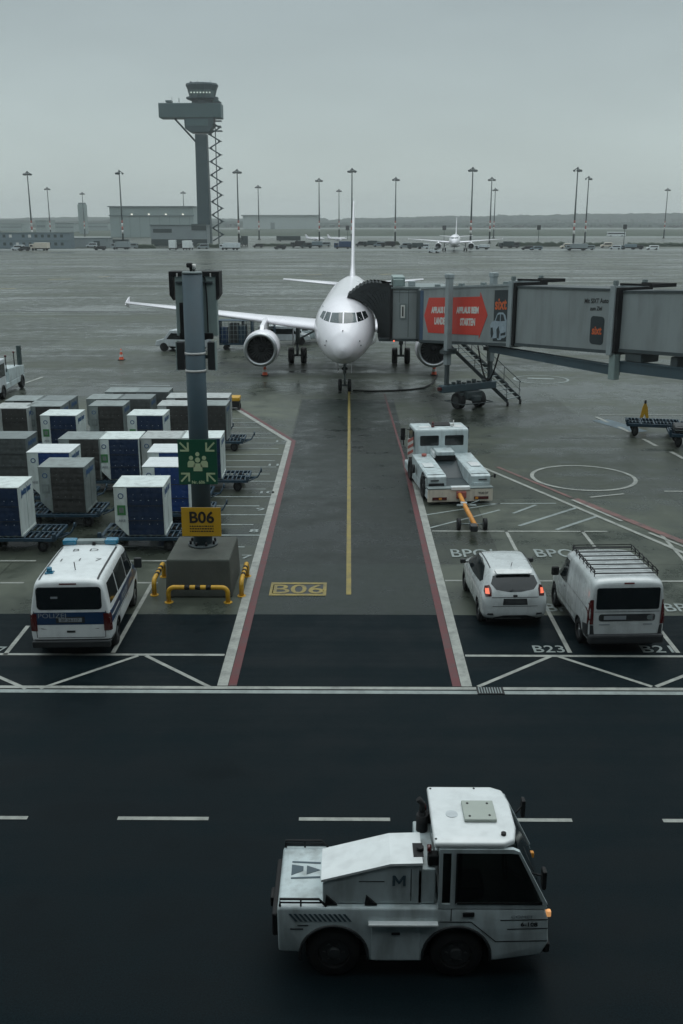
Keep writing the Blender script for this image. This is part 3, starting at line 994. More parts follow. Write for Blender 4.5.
    mb.cyl((-0.3, 0, 0.38), (0.3, 0, 0.38), 0.05); mb.cyl((0, -0.05, 1.0), (0, -0.9, 1.9), 0.04)
    nl = mb.build('nose_gear_leg', GALV, t)
    for s in (1, -1):
        mb = MB(); mb.box(s * 0.42 - 0.015, s * 0.42 + 0.015, -0.9, 0.7, 1.25, 1.85, 0.01); mb.build('gear_door', PLANE, nl)
    mb = MB(); mb.cyl((-0.1, -0.1, 1.42), (-0.1, -0.16, 1.42), 0.09); mb.cyl((0.1, -0.1, 1.42), (0.1, -0.16, 1.42), 0.09); mb.build('taxi_light', GLASS, nl)
    wheel(t, 0.4, 0, 0.38, 0.22, RIMD); wheel(t, -0.4, 0, 0.38, 0.22, RIMD)
    # fin
    mb = MB()
    def vf(le, te, z, th):
        c = te - le
        P = [(0, 0), (0.03, 0.45), (0.12, 0.8), (0.35, 1), (0.65, 0.7), (1, 0.05)]
        return [(th * h / 2, le + c * f + oy, z) for f, h in P] + [(-th * h / 2, le + c * f + oy, z) for f, h in P[-2:0:-1]]
    mb.loft([vf(26.8, 34.9, 5.2, 0.7), vf(28.9, 35.0, 5.75, 0.5), vf(30.1, 35.3, 6.6, 0.34), vf(34.2, 36.7, 11.55, 0.17), vf(34.7, 36.7, 11.76, 0.1)])
    mb.build('tail_fin', PLANE, t)
    return t
plane = make_airliner()

# ================================================================== JET BRIDGE
def make_bridge():
    t = thing('jet_bridge', 'grey telescopic jet bridge with red arrow adverts docked at the airliner', 'jet bridge', (0, 0, 0))
    P0 = Vector((4.05, 57.85, 0)); u = Vector((0.515, -0.857, 0)).normalized(); far = Vector((0.857, 0.515, 0)).normalized()
    def F(s, d, z): return P0 + u * s + far * d + Vector((0, 0, z))
    zf = lambda s: 3.46 + (4.05 - 3.46) * s / 8.0
    zt = lambda s: 6.38 + (6.97 - 6.38) * s / 8.0
    def boxs(mb, s0, s1, d0, d1, a0, a1, b0, b1, bev=0.0):
        # a: floor z at s0,s1 ; b: roof z at s0,s1
        pts = [F(s0, d0, a0), F(s0, d0, b0), F(s0, d1, a0), F(s0, d1, b0), F(s1, d0, a1), F(s1, d0, b1), F(s1, d1, a1), F(s1, d1, b1)]
        vs = [mb.bm.verts.new(p) for p in pts]
        fs = [mb.bm.faces.new([vs[i] for i in f]) for f in ((0, 1, 3, 2), (4, 6, 7, 5), (0, 4, 5, 1), (2, 3, 7, 6), (0, 2, 6, 4), (1, 5, 7, 3))]
        if bev:
            bmesh.ops.bevel(mb.bm, geom=list({e for f in fs for e in f.edges}), offset=bev, segments=2, affect='EDGES')
        return mb
    Wd = 2.1
    # three tunnels, each slimmer towards the terminal
    SC, SB, SA = 8.05, 15.0, 27.5
    zb = lambda s: 4.09 + (4.42 - 4.09) * (s - SC) / 7.0
    zbt = lambda s: 6.87 + (7.1 - 6.87) * (s - SC) / 7.0
    za = lambda s: 4.52 + 0.05 * (s - SB)
    zat = lambda s: 7.02 + 0.055 * (s - SB)
    c = boxs(MB(), 0, SC, 0, Wd, zf(0), zf(SC), zt(0), zt(SC), 0.03).build('tunnel', BRIDGE, t)
    b = boxs(MB(), SC, SB, 0.14, Wd - 0.14, zb(SC), zb(SB), zbt(SC), zbt(SB), 0.02).build('tunnel', BRIDGE, t)
    a = boxs(MB(), SB, SA, 0.28, Wd - 0.28, za(SB), za(SA), zat(SB), zat(SA), 0.02).build('tunnel', BRIDGE, t)
    # cladding seams
    for (par, s0, s1, d, fz, ft, k) in ((b, SC, SB, 0.14, zb, zbt, 0), (a, SB, SA, 0.28, za, zat, 0)):
        mb = MB()
        s = s0 + 0.6
        while s < s1:
            boxs(mb, s, s + 0.02, d - 0.003, d, fz(s) + 0.1, fz(s) + 0.1, ft(s) - 0.08, ft(s) - 0.08); s += 1.1
        mb.build('cladding_ribs', BRIDGE, par)
    for (par, s0, s1, d, fz, ft) in ((c, 0, SC, 0, zf, zt), (b, SC, SB, 0.14, zb, zbt), (a, SB, SA, 0.28, za, zat)):
        mb = MB(); boxs(mb, s0 + 0.02, s1 - 0.02, d - 0.05, Wd - d + 0.05, fz(s0) - 0.12, fz(s1) - 0.12, fz(s0) + 0.03, fz(s1) + 0.03); mb.build('floor_edge_beam', BRIDGED, par)
        mb = MB(); boxs(mb, s0 + 0.02, s1 - 0.02, d - 0.05, Wd - d + 0.05, ft(s0) - 0.03, ft(s1) - 0.03, ft(s0) + 0.07, ft(s1) + 0.07); mb.build('roof_edge_trim', BRIDGED if par is not c else BRIDGEF, par)
    # end frames (portal collars)
    for s, fz, ft, wd_ in ((SC, zf, zt, 0.32), (SB, zb, zbt, 0.32)):
        mb = MB(); boxs(mb, s - wd_, s, -0.07, Wd + 0.07, fz(s) - 0.18, fz(s) - 0.18, ft(s) + 0.2, ft(s) + 0.2, 0.02)
        fr = mb.build('tunnel_collar', BRIDGEF, t)
        mb = MB(); boxs(mb, s, s + 0.16, 0.0, Wd, fz(s) - 0.05, fz(s) - 0.05, ft(s) + 0.12, ft(s) + 0.12); mb.build('rubber_seal', BLACK, fr)
        mb = MB(); boxs(mb, s - 0.15, s + 1.6, 0.35, 0.42, ft(s) + 0.2, ft(s) + 0.26, ft(s) + 0.3, ft(s) + 0.36); boxs(mb, s - 0.15, s + 1.6, Wd - 0.42, Wd - 0.35, ft(s) + 0.2, ft(s) + 0.26, ft(s) + 0.3, ft(s) + 0.36)
        boxs(mb, s + 1.6, s + 1.75, 0.3, Wd - 0.3, ft(s) + 0.2, ft(s) + 0.2, ft(s) + 0.36, ft(s) + 0.36)
        mb.build('roof_cable_rail', BLACK, fr)
        mb = MB()
        for d in (0.05, Wd - 0.25): boxs(mb, s - 0.3, s - 0.1, d, d + 0.2, ft(s) + 0.2, ft(s) + 0.2, ft(s) + 0.42, ft(s) + 0.42, 0.03)
        mb.build('roof_lamp_box', GALV, fr)
    # under-slung beams
    mb = MB()
    zu = lambda s: 3.55 - 0.02 * (s - 8)
    boxs(mb, 6.0, SB, 0.25, 0.6, 3.42, 3.32, 3.72, 3.72); boxs(mb, 6.0, SB, 0.2, 0.65, 3.72, 3.72, 3.76, 3.76)
    mb.build('support_beam', STEEL, t)
    mb = MB(); boxs(mb, SB + 0.2, SA, 0.35, 0.7, 3.5, 3.9, 3.95, 4.35); boxs(mb, SB + 0.2, SA, 0.3, 0.75, 3.95, 4.35, 4.0, 4.4); mb.build('support_beam', STEEL, t)
    mb = MB(); boxs(mb, SB - 0.2, SB + 0.18, 0.05, 0.4, 3.15, 3.15, 4.3, 4.3, 0.02); mb.build('beam_bracket', BOXG, t)
    mb = MB(); boxs(mb, SB + 0.5, SB + 1.5, 0.3, 1.4, 4.05, 4.05, 4.45, 4.45, 0.04); boxs(mb, SB + 3.0, SB + 3.4, 0.4, 1.4, 3.95, 3.95, 4.5, 4.5, 0.03); mb.build('cable_carrier', BRIDGED, t)
    # roof clutter
    mb = MB()
    for s, d in ((0.9, 0.3), (1.9, 1.2), (3.0, 0.4), (5.0, 0.3), (6.6, 0.5)):
        boxs(mb, s, s + 0.25, d, d + 0.25, zt(s), zt(s), zt(s) + 0.2, zt(s) + 0.2, 0.02)
    mb.build('roof_fitting', GALV, c)
    # adverts
    def onface(s, z, d=-0.012): return F(s, d, z)
    def panel(name, pts, m, par, d0=-0.02, d1=-0.004, dd=0.0):
        mb = MB()
        A = [mb.bm.verts.new(F(s, dd + d0, z)) for s, z in pts]; B = [mb.bm.verts.new(F(s, dd + d1, z)) for s, z in pts]
        mb.bm.faces.new(A); mb.bm.faces.new(B[::-1])
        for i in range(len(pts)): mb.bm.faces.new((A[i], B[i], B[(i + 1) % len(pts)], A[(i + 1) % len(pts)]))
        return mb.build(name, m, par)
    sl = 0.059 / 0.8
    zz = lambda s, h: zf(s) + h
    # left pointing and right pointing red arrows
    aL = panel('advert_arrow', [(0.42, zz(0.1, 1.42)), (0.85, zz(0.5, 2.42)), (3.05, zz(3, 2.38)), (3.05, zz(3, 0.42)), (0.85, zz(0.5, 0.48))], REDAD, c)
    aR = panel('advert_arrow', [(3.1, zz(3.1, 2.38)), (5.45, zz(5.4, 2.4)), (5.45, zz(5.4, 2.62)), (6.1, zz(6, 1.45)), (5.45, zz(5.4, 0.2)), (5.45, zz(5.4, 0.4)), (3.1, zz(3.1, 0.42))], REDAD, c)
    sl_ = (u + Vector((0, 0, 0.072))).normalized()
    def ltext(s, z, st, size, m, par, sx=1.0, bold=0.0, d=-0.026):
        text('lettering', st, size, m, frame(F(s, d, z), sl_, (0, 0, 1)), par, 0.002, bold, sx)
    ltext(2.0, zz(1.9, 1.72), 'APPLAUS BEIM', 0.44, WHITETXT, aL, 0.62, 0.026)
    ltext(2.05, zz(2, 1.12), 'LANDEN', 0.5, WHITETXT, aL, 0.62, 0.026)
    ltext(4.4, zz(4.4, 1.7), 'APPLAUS BEIM', 0.44, WHITETXT, aR, 0.68, 0.026)
    ltext(4.45, zz(4.45, 1.08), 'STARTEN', 0.5, WHITETXT, aR, 0.62, 0.026)
    # black rental advert with pale car
    ad = panel('advert_poster', [(6.62, zz(6.6, 0.12)), (6.62, zz(6.6, 2.7)), (7.7, zz(7.7, 2.7)), (7.7, zz(7.7, 0.12))], ADBLK, c)
    ltext(7.16, zz(7.1, 2.0), 'sixt', 0.8, ADORG, ad, 0.8, 0.02)
    car = [(0.02, 0.35), (0.0, 0.95), (0.12, 1.1), (0.35, 1.18), (0.5, 1.5), (0.62, 1.58), (0.95, 1.58), (1.12, 1.45), (1.25, 1.15), (1.25, 0.4), (1.1, 0.3), (0.9, 0.28), (0.85, 0.2), (0.62, 0.18), (0.55, 0.3), (0.2, 0.25)]
    panel('printed_car', [(6.38 + x * 1.04, zz(6.38 + x, z)) for x, z in car], ADCAR, ad, -0.034, -0.022)
    for q in ([(0.42, 1.16), (0.55, 1.46), (0.74, 1.5), (0.74, 1.14)], [(0.8, 1.14), (0.8, 1.5), (0.98, 1.48), (1.12, 1.16)], [(0.05, 0.5), (0.05, 0.8), (0.2, 0.82), (0.28, 0.5), (0.2, 0.3), (0.1, 0.3)],
              [(0.55, 0.3), (0.5, 0.72), (0.66, 0.9), (0.76, 0.6), (0.7, 0.25)], [(0.84, 0.4), (0.84, 0.52), (1.2, 0.6), (1.2, 0.46)]):
        panel('printed_car_shade', [(6.38 + x * 1.04, zz(6.38 + x, z)) for x, z in q], ADBLK, ad, -0.04, -0.036)
    # small logo patch and lines of lettering on the middle tunnel
    s_, r_ = SB - 1.15, 0.14
    pts = []
    cxs, hw, z0, z1, rr = s_, 0.43, zb(s_) + 0.25, zb(s_) + 1.52, 0.18
    for cx, cz, a0 in ((cxs + hw - rr, z1 - rr, 0), (cxs - hw + rr, z1 - rr, 90), (cxs - hw + rr, z0 + rr, 180), (cxs + hw - rr, z0 + rr, 270)):
        for k in range(5):
            a = R(a0 + k * 22.5); pts.append((cx + rr * math.cos(a), cz + rr * math.sin(a)))
    lg = panel('advert_logo', pts, ADBLK, b, -0.012, -0.002, 0.14)
    text('lettering', 'sixt', 0.52, ADORG, frame(F(s_, 0.14 - 0.016, zb(s_) + 0.88), sl_, (0, 0, 1)), lg, 0.002, 0.015, 0.8)
    text('lettering', 'Mit SIXT Auto', 0.3, GREYTXT if False else INK, frame(F(s_ - 0.15, 0.13, zb(s_) + 2.2), sl_, (0, 0, 1)), b, 0.002, 0.006, 0.85)
    text('lettering', 'zum Ziel', 0.25, INK, frame(F(s_ - 0.15, 0.13, zb(s_) + 1.86), sl_, (0, 0, 1)), b, 0.002, 0.006, 0.85)
    # cab at the aircraft end
    z0, z1 = 3.42, 6.3
    fp = [(2.5, 59.05), (4.0, 58.9), (4.1, 57.95), (5.9, 58.95), (6.2, 60.6), (5.3, 62.4), (2.55, 62.6)]
    mb = MB(); mb.prism(fp, z0, z1, 'z', bev=0.03); cab = mb.build('cab', BRIDGE, t)
    mb = MB(); mb.prism([(2.42, 58.95), (4.05, 58.8), (4.3, 58.3), (6.0, 58.9), (6.3, 60.6), (5.4, 62.5), (2.45, 62.7)], z1, z1 + 0.1, 'z'); mb.build('cab_roof', GALV, cab)
    mb = MB(); mb.prism([(2.42, 58.95), (4.05, 58.8), (4.1, 57.9), (6.0, 58.9), (6.3, 60.6), (5.4, 62.5), (2.45, 62.7)], z0 - 0.14, z0, 'z'); mb.build('cab_floor_edge', BRIDGED, cab)
    mb = MB(); mb.box(2.55, 3.15, 59.3, 60.6, z1 + 0.1, z1 + 0.5, 0.04); mb.build('air_unit', BOXG, cab)
    mb = MB(); mb.box(2.55, 3.25, 59.6, 62.4, z1 + 0.1, z1 + 0.62, 0.03); mb.build('canopy_housing', BOXG, cab)
    mb = MB(); mb.box(3.45, 3.85, 59.4, 59.8, z1 + 0.1, z1 + 0.4, 0.03); mb.build('roof_box', BRIDGEF, cab)
    FU = (Vector((4.0, 58.9, 0)) - Vector((2.5, 59.05, 0))).normalized()
    nrm = Vector((0, 0, 1)).cross(FU) * -1
    def onfc(x, z, off): 
        p = Vector((2.5, 59.05, 0)) + FU * x - Vector((-FU.y, FU.x, 0)) * off
        return Vector((p.x, p.y, z))
    def fquad(name, x0, x1, za_, zb_, m, off, th=0.02, par=cab):
        mb = MB(); M = frame(onfc(0, 0, off), FU, (0, 0, 1))
        mb.box(x0, x1, za_, zb_, 0, th, 0.0, M=M); return mb.build(name, m, par)
    wdw = fquad('cab_window', 0.42, 0.82, 4.55, 5.45, GALV, 0.001, 0.03)
    fquad('window_pane', 0.5, 0.74, 4.63, 5.37, WHITETXT, 0.031, 0.012, wdw)
    fquad('window_slot', 0.58, 0.66, 4.72, 5.28, INK, 0.043, 0.01, wdw)
    fquad('panel_seam', 0.93, 0.96, z0 + 0.1, z1 - 0.1, BRIDGED, 0.001, 0.008)
    fquad('panel_seam', 0.4, 0.42, 5.5, z1 - 0.1, BRIDGED, 0.001, 0.006)
    fquad('panel_seam', 0.05, 1.42, 6.05, 6.08, BRIDGED, 0.001, 0.006)
    # roller curtain between cab and tunnel
    mb = MB()
    for k in range(5):
        s0 = 0.02 + k * 0.06
        boxs(mb, s0, s0 + 0.045, -0.03, -0.004, zf(0) + 0.05, zf(0) + 0.05, zt(0) - 0.1, zt(0) - 0.1)
    mb.build('roller_curtain', BRIDGEB, cab)
    mb = MB(); mb.prism([(3.98, 58.88), (4.1, 57.9), (4.02, 57.86), (3.9, 58.82)], z0 + 0.05, z1 - 0.05, 'z'); mb.build('roller_curtain', BRIDGED, cab)
    # pleated canopy closing on the fuselage
    cx, cz, rx, rz = -0.2, 3.72, 1.95, 2.0
    def closure(tt):
        th = R(100) * (1 - tt) + R(2) * tt                       # from below the door up over the crown
        return Vector((cx + rx * math.sin(th), 60.0 + 0.25 * tt, cz + rz * math.cos(th)))
    def closure_far(tt):
        p = closure(tt); return Vector((p.x + 0.02, 62.3, p.z + 0.06))
    def base(tt):
        if tt < 0.62: return Vector((2.5, 59.05, 3.5 + (6.42 - 3.5) * tt / 0.62))
        return Vector((2.5 - 0.55 * (tt - 0.62) / 0.38, 59.1 + 0.35 * (tt - 0.62) / 0.38, 6.42 + 0.0 * tt))
    rings = []
    K = 21
    for k in range(K):
        f = k / (K - 1)
        near = []
        for j in range(13):
            tt = j / 12
            a, b_ = base(tt), closure(tt)
            p = a.lerp(b_, f)
            bulge = math.sin(PI * f) * (0.0 + 0.35 * tt)
            z_ = 0.15 if k % 2 else 0.0
            near.append(Vector((p.x + (z_ * 0.3), p.y - z_ * (1 - tt * 0.5), p.z + bulge + z_ * tt)))
        farr = [Vector((q.x, 62.35 + (0.0), q.z)) for q in near[::-1]]
        rings.append(near + farr)
    mb = MB(); mb.loft(rings, cap=False, closed=False, smooth=False)
    mb.build('docking_canopy', HOOD, t)
    mb = MB(); mb.box(2.36, 2.52, 58.95, 59.12, 3.35, 6.5, 0.02); mb.build('canopy_frame', BLACK, cab)
    mb = MB(); mb.box(2.3, 2.6, 62.3, 62.5, 3.4, 6.5); mb.build('canopy_frame', BLACK, cab)
    mb = MB(); mb.box(1.75, 2.5, 59.4, 62.2, 3.22, 3.4, 0.02); mb.build('bridge_threshold', BRIDGED, cab)
    mb = MB(); mb.lathe([(0, 0.03), (0.05, 0.055), (0.08, 0.0)], (2.62, 58.85, 3.3), 'y', 10); mb.build('docking_lamp', REDLIT, cab)
    # lift columns and wheel bogie
    s1 = 3.45
    for nm, d in (('near', -0.55), ('far', Wd + 0.35)):
        c0 = F(s1, d, 0); 
        mb = MB(); M = frame(c0, u, far)
        M = Matrix(((u.x, far.x, 0, c0.x), (u.y, far.y, 0, c0.y), (0, 0, 1, 0), (0, 0, 0, 1)))
        mb.box(-0.16, 0.16, -0.16, 0.16, 2.5, 7.2, 0.03, M=M); col = mb.build('lift_column', BRIDGEF, t)
        mb = MB(); mb.box(-0.2, 0.2, -0.2, 0.2, 7.1, 7.35, 0.05, M=M); mb.build('column_cap', BRIDGEF, col)
        mb = MB(); mb.box(-0.1, 0.1, -0.1, 0.1, 1.2, 2.5, 0.01, M=M); mb.build('lift_ram', BRIDGED, col)
        mb = MB(); mb.box(-0.3, 0.3, -0.15, 0.4 if d < 0 else 0.15, 3.2, 3.4, M=M); mb.box(-0.3, 0.3, -0.3, 0.3, 3.1, 3.3, M=M); mb.build('column_bracket', BRIDGED, col)
    mb = MB(); c0 = F(s1, 0, 0); M = Matrix(((u.x, far.x, 0, c0.x), (u.y, far.y, 0, c0.y), (0, 0, 1, 0), (0, 0, 0, 1)))
    mb.box(-0.22, 0.22, -0.95, Wd + 0.7, 0.98, 1.38, 0.04, M=M)
    mb.build('wheel_crossbeam', STEEL, t)
    mb = MB()
    for k in range(9): mb.box(-0.1, 0.12, -0.5 + k * 0.35, -0.35 + k * 0.35, 1.38, 1.46 + 0.06 * (k % 3), 0.01, M=M)
    mb.build('beam_fittings', BRIDGED, t)
    mb = MB(); mb.box(-0.12, 0.12, -1.1, -0.85, 1.1, 1.3, 0.03, M=M); lp = mb.build('warning_lamp', REDL, t)
    bog = MB(); bog.box(-0.5, 0.5, 0.5, 1.6, 0.55, 0.98, 0.05, M=M); bog.box(-0.8, 0.8, 0.8, 1.3, 0.45, 0.75, 0.04, M=M); bog.box(-0.25, 0.3, 0.2, 0.6, 0.6, 0.9, 0.04, M=M)
    bo = bog.build('bogie_frame', BRIDGED, t)
    for dd in (0.12, 1.55):
        p, q = F(s1, dd, 0.44), F(s1, dd + 0.36, 0.44)
        mb = MB(); mb.cyl(p, q, 0.44, n=28); tw = mb.build('bogie_wheel', BLACK, t)
        mb = MB(); mb.cyl(p - far * 0.02, q + far * 0.02, 0.26, n=18); mb.build('rim', RIMD, tw)
    mb = MB(); mb.tube([F(s1 - 0.8, 0.0, 0.35), F(s1 - 0.8, 2.1, 0.35), F(s1 + 0.8, 2.1, 0.35), F(s1 + 0.8, 0.0, 0.35), F(s1 - 0.8, 0.0, 0.35)], 0.03); mb.build('bogie_guard_rail', BRIDGED, t)
    # service stair on the far side
    T, Bm = F(2.0, Wd + 0.15, 3.35), F(7.35, Wd + 0.15, 0.25)
    T, Bm = Vector((5.5, 59.1, 3.4)), Vector((8.95, 55.8, 0.28))
    dr = (Bm - T); hd = Vector((dr.x, dr.y, 0)).normalized(); sd = Vector((-hd.y, hd.x, 0))
    if sd.x < 0: sd = -sd
    stt = MB()
    for o_ in (0, 1.25):
        a_, b_ = T + sd * o_, Bm + sd * o_
        nn = 1
        w_ = sd * 0.03
        stt.loft([[a_ - w_ + Vector((0, 0, 0.12)), a_ + w_ + Vector((0, 0, 0.12)), a_ + w_ - Vector((0, 0, 0.14)), a_ - w_ - Vector((0, 0, 0.14))], [b_ - w_ + Vector((0, 0, 0.12)), b_ + w_ + Vector((0, 0, 0.12)), b_ + w_ - Vector((0, 0, 0.14)), b_ - w_ - Vector((0, 0, 0.14))]], smooth=False)
    stair = stt.build('service_stair', BRIDGED, t)
    mb = MB()
    nst = 15
    for k in range(nst):
        p = T.lerp(Bm, (k + 0.5) / nst)
        Mx = Matrix(((hd.x, sd.x, 0, p.x), (hd.y, sd.y, 0, p.y), (0, 0, 1, p.z), (0, 0, 0, 1)))
        mb.box(-0.07, 0.11, 0.03, 1.22, -0.015, 0.02, M=Mx)
    mb.build('stair_treads', GALV, stair)
    mb = MB()
    for o_ in (0.0, 1.25):
        up = Vector((0, 0, 0.95))
        mb.tube([T + sd * o_ + up, Bm + sd * o_ + up], 0.022, 6)
        mb.tube([T + sd * o_ + up * 0.5, Bm + sd * o_ + up * 0.5], 0.014, 6)
        for f in (0.02, 0.25, 0.5, 0.75, 0.98):
            p = T.lerp(Bm, f) + sd * o_; mb.tube([p, p + up], 0.02, 6)
    mb.build('hand_rail', BRIDGED, stair)
    for o_ in (0.0, 1.25):
        p = Bm + sd * o_
        mb = MB(); mb.cyl((p.x - 0.05, p.y, 0.13), (p.x + 0.05, p.y, 0.13), 0.13, n=14); mb.build('stair_wheel', BLACK, stair)
    mb = MB(); mb.box(5.3, 6.6, 59.3, 60.8, 3.25, 3.36); mb.build('stair_landing', BRIDGED, t)
    # hanging hose loop
    mb = MB()
    p0, p1 = F(2.6, Wd + 0.1, 3.3), F(4.6, Wd + 0.1, 3.4)
    mb.tube([p0.lerp(p1, k / 14) - Vector((0, 0, 1.9 * math.sin(PI * k / 14))) for k in range(15)], 0.045, 6)
    mb.build('hanging_hose', BLACK, t)
    # rotunda and column at the terminal end
    rc = F(SA + 1.2, Wd / 2, 0)
    mb = MB(); mb.cyl((rc.x, rc.y, 4.6), (rc.x, rc.y, 7.9), 2.0, n=28); mb.build('rotunda', BRIDGE, t)
    mb = MB(); mb.cyl((rc.x, rc.y, 0), (rc.x, rc.y, 4.6), 0.55, n=20); mb.build('rotunda_column', BRIDGED, t)
    mb = MB(); mb.box(rc.x - 1.2, rc.x + 1.2, 0.0, rc.y - 1.8, 4.9, 7.7, 0.03); mb.build('fixed_walkway', BRIDGE, t)
    return t
make_bridge()

# loose hose on the ground by the nose wheel
g = thing('ground_power_cable', 'black cable lying in a long curve from the nose wheel to the bridge', 'cable', (0, 0, 0.03))
mb = MB(); mb.tube([G(x, y) for x, y in ((353, 391), (370, 391.5), (392, 391), (410, 390), (424, 388), (432, 384), (437, 377), (436, 372))], 0.045, 6)
mb.build('cable', BLACK, g)

# ================================================================== STAND POST
def make_post():
    t = thing('stand_post', 'tall blue-grey stand post carrying the grey docking display boxes above the B06 sign', 'post', (-4.19, 27.2, 0))
    mb = MB(); mb.cyl((0, 0, 1.12), (0, 0, 8.68), 0.27, 0.27, 32); pole = mb.build('pole', STEEL, t)
    mb = MB(); mb.cyl((0, 0, 8.68), (0, 0, 8.74), 0.28, 0.25, 32); mb.build('pole_cap', GALV, pole)
    for z in (6.55, 6.2 - 0.12):
        mb = MB(); mb.cyl((0, 0, z), (0, 0, z + 0.06), 0.285, n=32); mb.build('clamp_band', WHITEP, pole)
    mb = MB(); mb.cyl((0, 0, 1.1), (0, 0, 1.16), 0.42, n=24)
    bp = mb.build('base_plate', BRIDGED, t)
    for k in range(8):
        a = 2 * PI * (k + 0.5) / 8
        mb = MB(); mb.cyl((0.36 * math.cos(a), 0.36 * math.sin(a), 1.16), (0.36 * math.cos(a), 0.36 * math.sin(a), 1.26), 0.035, n=8); mb.build('anchor_bolt', BLACK, bp)
    # docking display, its screen faces the aircraft
    mb = MB(); mb.box(-0.53, 0.59, 0.33, 0.62, 7.0, 8.62, 0.02); hb = mb.build('display_box', BOXG, t)
    mb = MB()
    mb.prism([(-0.68, 8.72), (0.68, 8.72), (0.68, 8.1), (0.58, 7.95), (0.58, 8.6), (-0.58, 8.6), (-0.58, 7.95), (-0.68, 8.1)], 0.3, 0.95, 'y')
    mb.build('sun_hood', BLACK, hb)
    mb = MB(); mb.box(-0.5, 0.5, 0.62, 0.66, 7.1, 8.5); mb.build('display_screen', GLASS, hb)
    mb = MB()
    for x in (-0.45, 0.2): mb.box(x, x + 0.26, 0.26, 0.42, 6.92, 7.08, 0.01)
    mb.box(-0.42, -0.2, 0.25, 0.33, 7.0, 7.9, 0.01)
    mb.build('mounting_bracket', BLACK, hb)
    mb = MB(); mb.box(-0.5, 0.5, 0.26, 0.34, 8.42, 8.46); mb.box(-0.1, 0.1, 0.1, 0.34, 8.2, 8.5); mb.build('cross_arm', BRIDGED, hb)
    mb = MB(); mb.tube([(0.02, 0.05, 8.75), (0.12, 0.25, 8.72), (0.3, 0.3, 8.55), (0.33, 0.3, 8.0), (0.33, 0.3, 7.1)], 0.018, 6); mb.build('cable', BLACK, hb)
    mb = MB()
    for x in (-0.45, 0.45): mb.box(x - 0.015, x + 0.015, 0.25, 0.31, 8.58, 8.68)
    mb.build('hood_clip', WHITEP, hb)
    for s in (-1, 1):
        mb = MB(); mb.box(s * 0.42 - 0.1, s * 0.42 + 0.1, 0.1, 0.4, 6.1, 6.85, 0.01); lb = mb.build('lamp_box', PLAST, t)
        mb = MB(); mb.box(s * 0.53 - 0.012, s * 0.53 + 0.012, 0.08, 0.42, 6.08, 6.87); mb.build('lamp_box_edge', BOXG, lb)
    mb = MB(); mb.box(-0.42, 0.42, 0.2, 0.26, 6.4, 6.5); mb.build('lamp_bracket', BRIDGED, t)
    # camera on top
    mb = MB(); mb.cyl((-0.02, 0, 8.74), (-0.04, 0, 8.86), 0.035, n=10); mb.box(-0.13, 0.02, -0.12, 0.1, 8.84, 8.96, 0.03); mb.cyl((-0.05, 0.02, 8.86), (0.08, 0.06, 8.8), 0.05, n=10)
    cm = mb.build('camera_unit', BLACK, t)
    mb = MB(); mb.cyl((0.06, 0.0, 8.8), (0.06, -0.02, 8.92), 0.055, n=12); mb.build('camera_dome', WHITEP, cm)
    return t
make_post()
